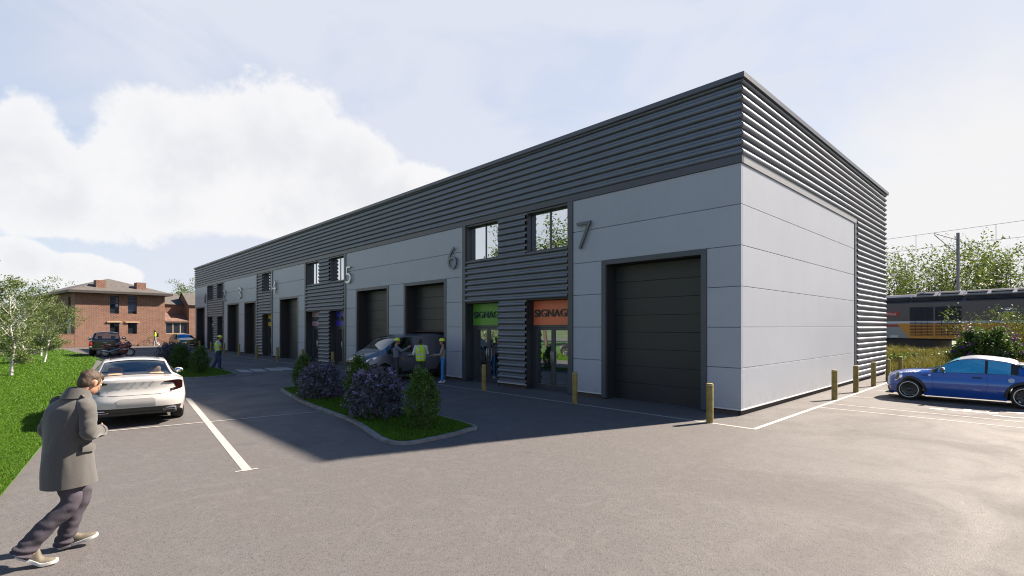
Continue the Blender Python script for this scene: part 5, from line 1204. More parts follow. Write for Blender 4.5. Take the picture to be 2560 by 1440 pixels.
# engine grilles: two bays of slats
ga, gm0, gm1, gb = TT(2274.5), TT(2334.5), TT(2339), TT(2403); gz0, gz1 = 1.60, 3.46
for a, b in ((ga, gm0), (gm1, gb)):
    g_ = MB().box(a, b, -.012, .0, gz0, gz1).build('engine_grille', M_lk, loco)
    nsl = 19
    for k in range(nsl):
        z = gz0 + (gz1 - gz0) * (k + .15) / nsl; zt_ = z + (gz1 - gz0) / nsl * .58
        if (z + zt_) / 2 > zs1: mm = mat('slat_charcoal', (.022, .022, .026), .5)
        elif (z + zt_) / 2 > zs0: mm = M_lw
        else: mm = M_lo
        MB().add([(a, -.016, z), (b, -.016, z), (b, -.050, z + .005), (a, -.050, z + .005), (a, -.016, zt_), (b, -.016, zt_)], [(0, 3, 2, 1), (3, 4, 5, 2), (0, 4, 3), (1, 2, 5)]).build('grille_slat', mm, g_)
    for q in (.25, .5, .75): xx = a + (b - a) * q; MB().box(xx - .01, xx + .01, -.056, -.050, gz0, gz1).build('grille_rib', M_lk, g_)
tpanel('grille_post', [(gm0, gz0), (gm1, gz0), (gm1, zs0), (gm0, zs0)], M_lo, .05); tpanel('grille_post', [(gm0, zs1), (gm1, zs1), (gm1, gz1), (gm0, gz1)], M_lg, .05)
# two-arrow emblem
ea, eb = TT(2509), TT(2542); zlo, zhi = TZ(2525, 785.5), TZ(2525, 767.5); hh = zhi - zlo; M_em = mat('emblem_grey', (.30, .31, .33), .4)
em = tpanel('emblem', [(ea, zlo + hh * .62), (eb, zlo + hh * .62), (eb, zlo + hh * .82), (ea, zlo + hh * .82)], M_em, .02)
tpanel('emblem_bar', [(ea, zlo + hh * .22), (eb, zlo + hh * .22), (eb, zlo + hh * .42), (ea, zlo + hh * .42)], M_em, .02)
wv = eb - ea
tpanel('emblem_arrow', [(ea + wv * .12, zlo + hh * 1.0), (ea + wv * .30, zlo + hh * 1.0), (ea + wv * .62, zlo + hh * .83), (ea + wv * .40, zlo + hh * .83)], M_em, .02)
tpanel('emblem_arrow', [(ea + wv * .40, zlo + hh * .61), (ea + wv * .60, zlo + hh * .61), (ea + wv * .22, zlo + hh * .43), (ea + wv * .02, zlo + hh * .43)], M_em, .02)
tpanel('emblem_arrow', [(ea + wv * .40, zlo + hh * .21), (ea + wv * .60, zlo + hh * .21), (ea + wv * .92, zlo), (ea + wv * .72, zlo)], M_em, .02)
# cantrail louvres and roof
for a, b in ((x0, TT(2272)), (TT(2276), TT(2402)), (TT(2412), x1)):
    lv = MB().extr([(a, .07, zt0 + .115), (b, .07, zt0 + .115), (b, .29, zc0 - .01), (a, .29, zc0 - .01)], (0, -.03, .02)).build('roof_louvre', M_lk, loco)
    for k in range(5): z = zt0 + .15 + k * .065; y = .045 + k * .046; MB().box(a, b, y - .035, y - .015, z, z + .03).build('louvre_slat', mat('slat_charcoal', (.022, .022, .026), .5), lv)
for a, b in ((TT(2282), TT(2338)), (TT(2342), TT(2404)), (TT(2408), x1)):
    o = MB().extr([(a, .20, zc0 - .02), (b, .20, zc0 - .02), (b, .62, zc0 + .26), (a, .62, zc0 + .26)], (0, -.05, .06)).build('roof_panel', M_ls, loco)
    q = a + .1
    while q < b - .5:
        MB().extr([(q, .28, zc0 + .11), (min(q + .95, b - .1), .28, zc0 + .11), (min(q + .95, b - .1), .42, zc0 + .20), (q, .42, zc0 + .20)], (0, -.06, .07)).build('roof_vent', M_lk, o); q += 1.15
# running gear
for xc in (-6.0, TT(2330) - 1.6, TT(2560) + 1.0):
    fr_ = MB().bbox(xc - 1.9, xc + 1.9, .1, .3, .78, 1.12, .03).bbox(xc - 1.9, xc + 1.9, 2.42, 2.62, .78, 1.12, .03).build('bogie_frame', M_lk, loco) if abs(xc - (TT(2330) - 1.6)) > .1 else MB().bbox(xc - 1.6, xc + 1.6, .12, 2.6, .70, 1.38, .05).build('fuel_tank', mat('tank_brown', (.035, .03, .026), .8), loco)
    if fr_.name.startswith('bogie'):
        for dx in (-1.3, 1.3):
            for yy in (.52, 2.06): MB().lathe([(.001, -.06), (.42, -.06), (.46, -.05), (.46, .07), (.001, .07)], 28, Matrix.Translation((xc + dx, yy + .07, .50 + .46)) @ Matrix.Rotation(R(90), 4, 'X')).build('wheel', M_under, fr_, 40)
MB().box(x0, x1, .25, 2.5, 1.30, 1.395).build('underframe', M_lk, loco)
# track
bal = MB().prism([(-60, -1.6), (60, -1.6), (60, 4.4), (-60, 4.4)], -.1, .36); bo = bal.build('ballast', mat('ballast_stone', (.16, .14, .12), .95, var=.4, vscale=14, bump=.8, bscale=20, bdist=.04), None, kind='structure'); bo.location = (TA.x, TA.y, 0); bo.rotation_euler = (0, 0, T_ROT)
for yy in (.62, 2.1):
    r_ = MB().box(-60, 60, yy - .035, yy + .035, .36, .50).build('rail', mat('rail_steel', (.12, .08, .06), .5, metal=.7), None, label='steel rail under the locomotive on the camera side' if yy < 1 else 'steel rail under the locomotive on the tree side', cat='rail', group='railway rails'); r_.location = (TA.x, TA.y, 0); r_.rotation_euler = (0, 0, T_ROT)
# catenary mast and wires
mp = TA + TY * 4.8 + TE * 0.0; kx = (2395 - 1280) / FPX; o_ = TA + TY * 4.8; tt = (o_.x - kx * o_.y) / (kx * TE.y - TE.x); mp = o_ + TE * tt; M_mast = mat('mast_haze_grey', (.14, .145, .16), .6)  # mast colour is lightened to paint in distance haze
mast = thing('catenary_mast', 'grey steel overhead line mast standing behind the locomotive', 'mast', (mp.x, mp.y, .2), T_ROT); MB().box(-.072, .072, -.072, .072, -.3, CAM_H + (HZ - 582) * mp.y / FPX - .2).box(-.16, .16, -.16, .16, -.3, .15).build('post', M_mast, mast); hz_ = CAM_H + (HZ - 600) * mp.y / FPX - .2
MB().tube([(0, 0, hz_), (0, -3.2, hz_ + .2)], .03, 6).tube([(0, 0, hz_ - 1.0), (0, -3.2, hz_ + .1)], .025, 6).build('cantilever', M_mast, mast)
def wire(za, zb_, label, name):
    # two photo heights at columns 2213 and 2560 fix the wire above the far rail
    o_ = TA + TY * 1.6; pts = []
    def at(px, py): k = (px - 1280) / FPX; t = (o_.x - k * o_.y) / (k * TE.y - TE.x); p = o_ + TE * t; return t, CAM_H + (HZ - py) * p.y / FPX
    (t0, z0_), (t1, z1_) = at(2213, za), at(2560, zb_); z = (z0_ + z1_) / 2
    w_ = thing(name, label, 'cable', (o_.x, o_.y, z), T_ROT, 'overhead railway wires'); MB().tube([(x_, 0, -.0) for x_ in np.linspace(-70, 45, 12)], .011, 5).build('conductor', M_lk, w_); return w_, z, o_
wa, zA, o_ = wire(590, 562, 'upper overhead railway wire carrying short droppers above the trees', 'overhead_wire'); wb_, zB, _ = wire(628, 597, 'lower overhead contact wire above the locomotive roof', 'overhead_wire')
for px_ in (2290, 2490): k = (px_ - 1280) / FPX; t = (o_.x - k * o_.y) / (k * TE.y - TE.x); MB().tube([(t, 0, 0), (t, 0, zB - zA)], .012, 5).build('dropper', M_lk, wa)
# ================================================================== vegetation
def leaf_mat(name, c, c2, trans=0.35, rough=0.55):
    m = bpy.data.materials.new(name); m.use_nodes = True; t = NT(m.node_tree); t.n.clear(); MATS[name] = m
    geo = t.node('ShaderNodeNewGeometry'); r_ = geo.outputs['Random Per Island']
    colr = t.mix(r_, (*c, 1), (*c2, 1))
    p = t.node('ShaderNodeBsdfPrincipled'); t.l.new(colr, p.inputs['Base Color']); p.inputs['Roughness'].default_value = rough; p.inputs['Specular IOR Level'].default_value = .3
    tl = t.node('ShaderNodeBsdfTranslucent'); t.l.new(t.mix(0.5, colr, (c2[0] * 1.3, c2[1] * 1.2, c2[2] * .5, 1)), tl.inputs[0])
    mx = t.node('ShaderNodeMixShader'); mx.inputs[0].default_value = trans; t.l.new(p.outputs[0], mx.inputs[1]); t.l.new(tl.outputs[0], mx.inputs[2])
    o = t.node('ShaderNodeOutputMaterial'); t.l.new(mx.outputs[0], o.inputs[0]); return m
M_lawn = leaf_mat('grass_blade', (0.032, 0.100, 0.004), (0.092, 0.185, 0.010), .38)
M_tall = leaf_mat('tall_grass_blade', (0.062, 0.080, 0.014), (0.165, 0.15, 0.046), .3)
M_birchl = leaf_mat('birch_leaf', (0.052, 0.086, 0.020), (0.125, 0.170, 0.060), .32)
M_treel = leaf_mat('tree_leaf', (0.034, 0.066, 0.010), (0.095, 0.140, 0.026), .33)
M_treed = leaf_mat('tree_leaf_deep', (0.035, 0.075, 0.012), (0.095, 0.155, 0.032), .35)
M_bushg = leaf_mat('bush_leaf', (0.032, 0.074, 0.014), (0.090, 0.165, 0.032), .28)
M_bushp = leaf_mat('purple_bush_leaf', (0.030, 0.034, 0.044), (0.13, 0.13, 0.175), .15)
M_flow = leaf_mat('lilac_flower', (0.20, 0.13, 0.42), (0.45, 0.38, 0.66), .2)
M_budd = leaf_mat('buddleia_leaf', (0.020, 0.050, 0.012), (0.075, 0.13, 0.030), .25)
M_buddf = leaf_mat('buddleia_flower', (0.10, 0.012, 0.20), (0.22, 0.05, 0.34), .1)
M_bark = mat('bark_brown', (0.055, 0.042, 0.032), .9, var=.4, vscale=8, bump=.6, bscale=14, bdist=.02)
def birch_bark():
    m = bpy.data.materials.new('birch_bark'); m.use_nodes = True; t = NT(m.node_tree); b = t.n['Principled BSDF']; tc = t.node('ShaderNodeTexCoord').outputs['Object']
    n = t.noise(t.vm('MULTIPLY', tc, (3, 3, 14)), 1.6, 5, .65); c = t.mix(t.ramp(n, .54, .66), (.50, .48, .45, 1), (.06, .055, .05, 1)); t.l.new(c, b.inputs['Base Color']); b.inputs['Roughness'].default_value = .8; return m
M_birch = birch_bark()

def leaves(centres, size, rs, aspect=0.55, up=0.3, jitter=0.35):
    """one small folded quad per leaf"""
    n = len(centres); c = np.asarray(centres, dtype=np.float64)
    a = rs.normal(size=(n, 3)); a[:, 2] *= .7; a /= np.linalg.norm(a, axis=1)[:, None]
    nn = rs.normal(size=(n, 3)); nn[:, 2] += up * 3; b = np.cross(nn, a); b /= np.linalg.norm(b, axis=1)[:, None] + 1e-9
    s = size * (1 + jitter * rs.uniform(-1, 1, n))[:, None]
    v = np.stack([c - a * s * .5, c + b * s * aspect * .5, c + a * s * .5, c - b * s * aspect * .5], axis=1).reshape(-1, 3)
    return v, np.arange(4 * n).reshape(-1, 4)

def tree_mesh(seed, H, tr, base, rad, levels=3, nmain=9, spread=55, leaf_n=9000, leaf=.1, stems=1, droop=.0, clump=.35, shape='ball', twig_r=.006):
    rd = random.Random(seed); rs = np.random.default_rng(seed); wood = MB(); tips = []
    def env(z):
        t = (z - base) / max(.1, H - base)
        if t < 0: return .25
        return max(.12, math.sin(math.pi * min(1, max(0, (t * .86 + .10)))) ** .7)
    def branch(p, d, L, r, lev):
        k = 5 if lev == 0 else 4; pts = [p.copy()]; rr = [r]; q = p.copy()
        for i in range(k):
            d = (d + Vector((rd.gauss(0, .14), rd.gauss(0, .14), rd.gauss(0, .08) + (.10 if lev else .0) - droop * lev * .1))).normalized(); q = q + d * L / k; pts.append(q.copy()); rr.append(max(twig_r * .6, r * (1 - .75 * (i + 1) / k)))
        wood.tube(pts, rr, 8 if lev == 0 else 5 if lev == 1 else 3, cap=False)
        if lev >= levels - 1:
            for i in range(1, k + 1): tips.append((pts[i], L))
            return
        nc = nmain if lev == 0 else 6
        for j in range(nc):
            t = (.22 + .78 * (j + rd.random()) / nc) if lev else max(base / max(H, .1), .0) + (1 - base / H) * (j + rd.random() * .8) / nc
            t = min(.97, t); i = min(k - 1, int(t * k)); f = t * k - i; o = pts[i].lerp(pts[i + 1], f); ax = (pts[i + 1] - pts[i]).normalized()
            ang = R(spread + rd.uniform(-14, 14)) * (1.0 if lev else (1.15 - .55 * t)); az = rd.uniform(0, 2 * math.pi) if lev else j * 2.4 + rd.uniform(-.4, .4)
            s_ = ax.orthogonal().normalized(); s_ = Matrix.Rotation(az, 3, ax) @ s_; nd = (ax * math.cos(ang) + s_ * math.sin(ang)).normalized()
            if lev == 0: LL = rad * env(o.z) * rd.uniform(.85, 1.15) / max(.5, math.sin(ang))
            else: LL = L * rd.uniform(.38, .62)
            branch(o, nd, LL, rr[i] * (.45 if lev == 0 else .55), lev + 1)
    for s_ in range(stems):
        lean = Vector((rd.gauss(0, .05), rd.gauss(0, .05), 1)) if stems == 1 else Vector((math.cos(s_ * 2.1 + seed) * .30, math.sin(s_ * 2.1 + seed) * .30, 1))
        branch(Vector((0, 0, -.1)), lean.normalized(), H * (1 if s_ == 0 else rd.uniform(.8, .98)), tr * (1 if stems == 1 else .72), 0)
    T = np.array([t[0][:] for t in tips]); per = leaf_n // max(1, len(T)) + 1
    keep = rs.random(len(T)) > .12; T = T[keep]
    C = np.repeat(T, per, axis=0) + rs.normal(size=(len(T) * per, 3)) * clump * np.array([1, 1, .75])
    C = C[C[:, 2] > base * .55]
    v, f = leaves(C, leaf, rs)
    return wood.mesh('trunk'), fast_mesh('crown', v, f)
def plant(name, label, cat, p, meshes, mw, ml, rot=0.0, sc=1.0, group=None, z=0.0):
    t = thing(name, label, cat, (p[0], p[1], z), rot, group); t.scale = (sc, sc, sc)
    w = obj('trunk', meshes[0], mw, t, 60); c = obj('crown', meshes[1], ml, t); return t

# young birches on the lawn
bm1 = tree_mesh(11, 4.0, .085, .55, 1.5, 3, 17, 62, 12500, .085, clump=.13); bm2 = tree_mesh(23, 3.6, .09, 1.0, 1.35, 3, 16, 60, 11000, .095, clump=.15)
gB = 'young birches on the lawn'
plant('birch_tree', 'young birch nearest the kerb with white trunk and leaves almost to the grass', 'tree', G(27, 941), bm1, M_birch, M_birchl, .4, .92, gB)
plant('birch_tree', 'young birch with dense round crown beside the dark notice board', 'tree', G(109, 907.5), bm2, M_birch, M_birchl, 1.2, .76, gB)
plant('birch_tree', 'young birch half hidden behind the dense round birch', 'tree', G(102, 890), bm1, M_birch, M_birchl, 2.4, .84, gB)
plant('birch_tree', 'young birch left of the notice board against the house flank', 'tree', G(60, 879), bm2, M_birch, M_birchl, 3.9, .90, gB)
plant('birch_tree', 'young birch standing beyond the others near the far hedge', 'tree', G(-15, 890), bm1, M_birch, M_birchl, 5.0, .9, gB)
# trees behind the railway
tm = [tree_mesh(31, 10.5, .40, 3.0, 3.6, 3, 8, 50, 2500, .38, 3, clump=.34, twig_r=.015), tree_mesh(47, 10.8, .42, 3.4, 3.8, 3, 8, 48, 2500, .38, 3, clump=.36, twig_r=.015)]
gT = 'trees beyond the railway'
for px_, Y, k, rot, sc, lab in ((2262, 47, 0, .3, .58, 'open-crowned tree beyond the railway against the ribbed wall edge'), (2338, 45, 1, 1.9, .58, 'many-stemmed tree beyond the railway left of the catenary mast'), (2425, 49, 0, 3.2, .66, 'tall leafy tree beyond the railway right behind the catenary mast'),
                                (2520, 46, 1, 4.4, .60, 'spreading tree beyond the railway above the two-arrow emblem'), (2600, 44, 0, 5.3, .60, 'tree beyond the railway cut by the edge past the emblem tree'), (2200, 54, 1, 2.9, .62, 'tree beyond the railway mostly hidden by the ribbed corner'), (2460, 60, 1, .8, .78, 'more distant tree seen through the gaps of the railway trees'), (2300, 62, 0, 5.9, .80, 'distant thin tree behind the many-stemmed railway tree')):
    plant('broadleaf_tree', lab, 'tree', onray(px_, Y), tm[k], M_bark, M_treel, rot, sc, gT, .2)
# tree behind the annexe, trees whose image stands in the glass
tb_ = tree_mesh(61, 8.6, .2, 2.5, 3.2, 3, 10, 52, 6500, .30, clump=.5, twig_r=.015)
plant('broadleaf_tree', 'tree showing above the annexe roof beside the far end of the units', 'tree', onray(455, 80), tb_, M_bark, M_treel, .5, .66, 'trees round the yard'); plant('broadleaf_tree', 'tree behind the annexe roof rising next to the ribbed end', 'tree', onray(478, 84), tb_, M_bark, M_treel, 2.5, .70, 'trees round the yard')
for u, v, rot, lab in ((14.5, -23, 0.2, 'big lawn tree mirrored in the entrance glass beside the dark hatchback'), (23, -25, 1.7, 'big lawn tree mirrored in the upper windows above the orange sign'), (32, -27, 3.0, 'big lawn tree mirrored in the upper windows above the green sign'), (42, -30, 4.2, 'big lawn tree at the far lawn edge, seen only in glass')):
    plant('broadleaf_tree', lab, 'tree', W(u, v), tb_, M_bark, M_treed, rot, 1.05, 'trees round the yard')

# shrubs
def bush_mesh(seed, w, h, n, leaf, shape='cone', flowers=0, fsize=.05, stalky=.25):
    rs = np.random.default_rng(seed); rd = random.Random(seed); th = rs.uniform(0, 2 * np.pi, n); t = rs.random(n) ** .85
    if shape == 'cone': prof = np.sin(np.pi * np.clip(t * .86 + .10, 0, 1)) ** .55 * (1.06 - .40 * t)
    elif shape == 'dome': prof = np.sqrt(np.clip(1 - (t * 1.02 - .12) ** 2, 0, 1))
    ph = rs.uniform(0, 6.28, 6); lump = 1 + stalky * (np.sin(3 * th + 5 * t + ph[0]) * .30 + np.sin(5 * th - 9 * t + ph[1]) * .25 + np.sin(9 * th + 14 * t + ph[2]) * .28 + np.sin(14 * th - 23 * t + ph[3]) * .22)
    ns = 120 if shape == 'cone' else 90; sid = rs.integers(0, ns, n); s_th = rs.uniform(0, 2 * np.pi, ns); s_t = rs.random(ns) ** .8; s_l = rs.uniform(.80, 1.22, ns)
    def P(tt): return np.sin(np.pi * np.clip(tt * .86 + .10, 0, 1)) ** .55 * (1.06 - .40 * tt) if shape == 'cone' else np.sqrt(np.clip(1 - (tt * 1.02 - .12) ** 2, 0.02, 1))
    base_r = w / 2 * prof * lump * np.clip(1 - np.abs(rs.normal(0, .24, n)), .1, 1)
    C = np.stack([base_r * np.cos(th) * .93, base_r * np.sin(th) * .93, .07 * h + t * h * .90], 1)
    # shoots: leaves strung along short twigs that end at uneven distances
    k_ = rs.random(n) < .55; g_ = rs.random(n) ** .5; tip = np.stack([w / 2 * P(s_t) * s_l * np.cos(s_th), w / 2 * P(s_t) * s_l * np.sin(s_th), .07 * h + s_t * h * .97 * (.93 + .10 * s_l)], 1); root_ = np.stack([tip[:, 0] * .45, tip[:, 1] * .45, tip[:, 2] - .22 * h], 1)
    S = root_[sid] + (tip[sid] - root_[sid]) * g_[:, None] + rs.normal(size=(n, 3)) * .045 * w * (1.15 - .6 * g_)[:, None]; S[:, 2] = np.clip(S[:, 2], .04 * h, None)
    C = np.where(k_[:, None], S, C)
    v, f = leaves(C, leaf, rs); crown = fast_mesh('crown', v, f)
    st = MB()
    for k in range(9): a = rd.uniform(0, 6.28); r_ = w * rd.uniform(.10, .34); st.tube([(.03 * math.cos(a), .03 * math.sin(a), -.05), (r_ * .5 * math.cos(a), r_ * .5 * math.sin(a), h * .35), (r_ * math.cos(a), r_ * math.sin(a), h * rd.uniform(.55, .85))], [.014, .010, .004], 5)
    fl = None
    if flowers:
        F = []
        for k in range(flowers):
            a = rd.uniform(0, 6.28); tt = rd.random() ** .6; q = w / 2 * math.sqrt(max(.05, 1 - (tt * 1.02 - .12) ** 2)) * rd.uniform(.92, 1.10); c = np.array([q * math.cos(a), q * math.sin(a), .1 * h + tt * h * .93 + rd.uniform(0, .05)])
            F.append(c + rs.normal(size=(22, 3)) * fsize * np.array([1, 1, .6]))
        v, f = leaves(np.concatenate(F), fsize * .75, rs, .8); fl = fast_mesh('flowers', v, f)
    return st.mesh('trunk'), crown, fl
def shrub(name, label, p, ms, ml, mf=None, rot=0, sc=(1, 1, 1), group=None, z=0.04):
    t = thing(name, label, 'shrub', (p[0], p[1], z), rot, group); t.scale = sc; obj('trunk', ms[0], M_bark, t, 60); obj('crown', ms[1], ml, t)
    if ms[2] is not None: obj('flowers', ms[2], mf, t, kind='stuff')
bg1 = bush_mesh(5, .86, 1.22, 6500, .052); bg2 = bush_mesh(6, .84, 1.26, 6000, .052); bp1 = bush_mesh(8, 1.42, 1.10, 7000, .075, 'dome', 46, .035, .4); bp2 = bush_mesh(9, 1.40, 1.06, 6500, .075, 'dome', 40, .035, .4)
gS = 'shrubs on the kerbed islands'
shrub('conical_shrub', 'green conical shrub at the rounded near end of the long kerbed island', W(3.95, -6.6), bg1, M_bushg, None, 0, (1, 1, 1), gS); shrub('flowering_shrub', 'dark purple flowering shrub next to the near conical shrub', W(5.72, -6.70), bp1, M_bushp, M_flow, 0, (.92, .92, 1.0), gS)
shrub('conical_shrub', 'green conical shrub between the two purple flowering shrubs', W(7.5, -6.25), bg2, M_bushg, None, 1, (.98, .98, 1.04), gS); shrub('flowering_shrub', 'dark purple flowering shrub in front of the violet sign entrance', W(9.75, -6.3), bp2, M_bushp, M_flow, 2, (.94, .94, .95), gS)
shrub('conical_shrub', 'green conical shrub at the far end of the long kerbed island', W(12.3, -5.85), bg1, M_bushg, None, 3, (.95, .95, .95), gS)
shrub('conical_shrub', 'dark green conical shrub alone near the tip of the second island', W(21.7, -6.95), bg2, M_bushg, None, 4, (1.12, 1.12, .95), gS); shrub('conical_shrub', 'dark green conical shrub beside the saloon mirror on the second island', W(25.2, -7.05), bg1, M_bushg, None, 2, (1.25, 1.25, 1.0), gS); shrub('flowering_shrub', 'dark purple shrub behind the conical shrub on the second island', W(27.2, -7.0), bp2, M_bushp, M_flow, 0, (1.25, 1.25, 1.15), gS)
# hedge shrubs at the lawn's far edge, verge plants
hb = bush_mesh(12, 2.6, 1.7, 5000, .16, 'dome', 0, 0, .4); gH = 'shrubs at the far lawn edge'
for px_, py_, sc, lab in ((128, 871.5, .62, 'bright green shrub at the foot of the low garden wall'), (60, 872, .8, 'green shrub behind the notice board at the lawn edge'), (20, 873, .9, 'green shrub behind the birch trunks at the lawn edge'), (-25, 876, 1.0, 'green shrub at the outer lawn edge')): shrub('hedge_shrub', lab, G(px_, py_), hb, M_bushg, None, px_, (sc, sc, sc), gH)
bd1 = bush_mesh(14, 3.0, 1.95, 9000, .15, 'dome', 0, 0, .45)
pb = onray(2466, 24.6); zb_ = verge_h(LOC(pb)[1])
bt = thing('buddleia', 'dark buddleia bush with long purple flower spikes in front of the locomotive', 'shrub', (pb.x, pb.y, zb_), .3); bt.scale = (.80, .80, .92); obj('trunk', bd1[0], M_bark, bt); obj('crown', bd1[1], M_budd, bt)
rd_ = random.Random(4); rs_ = np.random.default_rng(4)
for k in range(34):
    a = rd_.uniform(0, 6.28); tt = rd_.random() ** .7; q = 1.45 * math.sqrt(max(.05, 1 - (tt * 1.02 - .12) ** 2)) * rd_.uniform(.95, 1.12); c = np.array([q * math.cos(a), q * math.sin(a), .25 + tt * 1.8]); d = np.array([math.cos(a) * .6, math.sin(a) * .6, rd_.uniform(-.3, .9)]); d /= np.linalg.norm(d)
    m_ = np.linspace(0, .34, 46)[:, None]; C = c + d * m_ + rs_.normal(size=(46, 3)) * (.040 * (1 - m_ / .42)); v, f = leaves(C, .06, rs_, .8); fo = obj('flower_spike', fast_mesh('flower_spike', v, f), M_buddf, bt, kind='stuff')
sap = tree_mesh(71, 3.0, .04, .5, 1.2, 3, 9, 50, 1500, .15, 2, clump=.16, twig_r=.008)
for px_, Y, sc, rot, lab in ((2478, 26.6, .68, .3, 'slender sapling with pale leaves across the two-arrow emblem'), (2560, 25.5, .62, 2.0, 'slender sapling with yellow-green leaves right of the buddleia')): p = onray(px_, Y); plant('sapling', lab, 'tree', p, sap, M_bark, M_treel, rot, sc, 'saplings on the verge', verge_h(LOC(p)[1]))
lb = bush_mesh(15, 1.5, .62, 1500, .11, 'dome', 0, 0, .5)
for px_, Y, sc, lab in ((2236, 26.5, 1.0, 'low bramble clump at the corner below the nameplate'), (2275, 27.5, .8, 'low bramble clump under the grey end of the locomotive'), (2378, 26.0, 1.1, 'low bramble clump left of the buddleia'), (2545, 24.0, 1.4, 'low leafy clump right of the buddleia foot')): p = onray(px_, Y); shrub('bramble', lab, p, lb, M_treel, None, px_, (sc, sc, sc), 'bramble clumps on the verge', verge_h(LOC(p)[1]))

# ---------------------------------------------------------------- grass
def inside(poly, X, Y):
    r_ = np.zeros(len(X), bool); n = len(poly)
    for i in range(n):
        x1, y1 = poly[i]; x2, y2 = poly[(i + 1) % n]
        c = ((y1 > Y) != (y2 > Y)) & (X < (x2 - x1) * (Y - y1) / (y2 - y1 + 1e-12) + x1); r_ ^= c
    return r_
def blades(name, X, Y, Z, hgt, wid, m, lean=.45, rs=rng, two=True):
    n = len(X); a = rs.uniform(0, 2 * np.pi, n); w = np.stack([np.cos(a), np.sin(a), np.zeros(n)], 1) * (wid / 2)[:, None] if hasattr(wid, '__len__') else np.stack([np.cos(a), np.sin(a), np.zeros(n)], 1) * wid / 2
    l_ = rs.normal(size=(n, 2)) * lean; b = np.stack([X, Y, Z], 1); h = hgt[:, None]
    mid = b + np.concatenate([l_ * h * .30, h * .62], 1); tip = b + np.concatenate([l_ * h, h * (1 - .25 * np.clip(np.linalg.norm(l_, axis=1), 0, 1))[:, None]], 1)
    v = np.stack([b - w, b + w, mid - w * .75, mid + w * .75, tip], 1).reshape(-1, 3); i = (np.arange(n) * 5)[:, None]
    f = np.concatenate([i + np.array([0, 1, 3]), i + np.array([0, 3, 2]), i + np.array([2, 3, 4])], 1).reshape(-1, 3)
    return obj(name, fast_mesh(name, v, f), m, None)
def lawn_blades():
    N = 720000; px = rng.uniform(-420, 300, N); py = rng.uniform(872, 1440, N)
    Yw = CAM_H * FPX / (py - HZ); Xw = (px - 1280) / FPX * Yw; k = inside([tuple(p) for p in LAWN], Xw, Yw); Xw, Yw = Xw[k], Yw[k]; d = np.hypot(Xw, Yw)
    keep = rng.random(len(Xw)) < .95; Xw, Yw, d = Xw[keep], Yw[keep], d[keep]
    h = rng.uniform(.035, .075, len(Xw)) * (1 + .25 * np.sin(Xw * 1.7) * np.sin(Yw * 1.3)); o = blades('grass', Xw, Yw, np.full(len(Xw), .018), h, np.clip(.00085 * d, .005, .04), M_lawn)
    tag(o, 'short bright green grass covering the large lawn', 'grass', kind='stuff')
lawn_blades()
for P, n, lab in ((offset_poly(ccw(ISL1), -.1), 60000, 'short grass on the long kerbed island'), (offset_poly(ccw(ISL2), -.1), 30000, 'short grass on the second kerbed island')):
    xs = [p.x for p in P]; ys = [p.y for p in P]; X = rng.uniform(min(xs), max(xs), n * 3); Y = rng.uniform(min(ys), max(ys), n * 3); k = inside([tuple(p) for p in P], X, Y); X, Y = X[k][:n], Y[k][:n]
    o = blades('grass', X, Y, np.full(len(X), .043), rng.uniform(.035, .07, len(X)), np.full(len(X), .013), M_lawn); tag(o, lab, 'grass', kind='stuff')
def tall_grass():
    n = 60000; u = rng.uniform(-26, 9, n); v = 17.5 + 8.6 * rng.random(n) ** 1.1; X = CORNER.x + D1.x * u + D2.x * v; Y = CORNER.y + D1.y * u + D2.y * v
    z = .5 * np.clip((v - 17.4) / 7.5, 0, 1) ** 1.3 - .02; pt = np.sin(X * 1.1) * np.sin(Y * 1.4 + 1) * .5 + .5
    h = rng.uniform(.38, .80, n) * (.75 + .45 * pt); o = blades('tall_grass', X, Y, z, h, np.full(n, .022), M_tall, .32); tag(o, 'tall dry yellow-green grass on the verge before the railway', 'grass', kind='stuff')
tall_grass()
# ================================================================== people
def V(*a): return Vector(a)
M_skin = mat('skin_light', (.30, .165, .11), .5, var=.06, vscale=20, spec=.35); M_skin2 = mat('skin_dark', (.055, .030, .020), .45, spec=.4)
M_hairb = mat('hair_brown', (.040, .023, .012), .65, var=.45, vscale=70, bump=.9, bscale=110, bdist=.006); M_hairk = mat('hair_black', (.010, .009, .009), .55, var=.3, vscale=60, bump=.6, bscale=100, bdist=.005)
M_helm = mat('helmet_yellow', (.50, .62, .012), .35, coat=.4); M_vest = mat('hivis_yellow', (.42, .62, .012), .6); M_refl = mat('reflective_grey', (.42, .45, .47), .35, metal=.3)
M_white = mat('sole_white', (.45, .45, .43), .6); M_eye = mat('eye_white', (.7, .7, .68), .3)

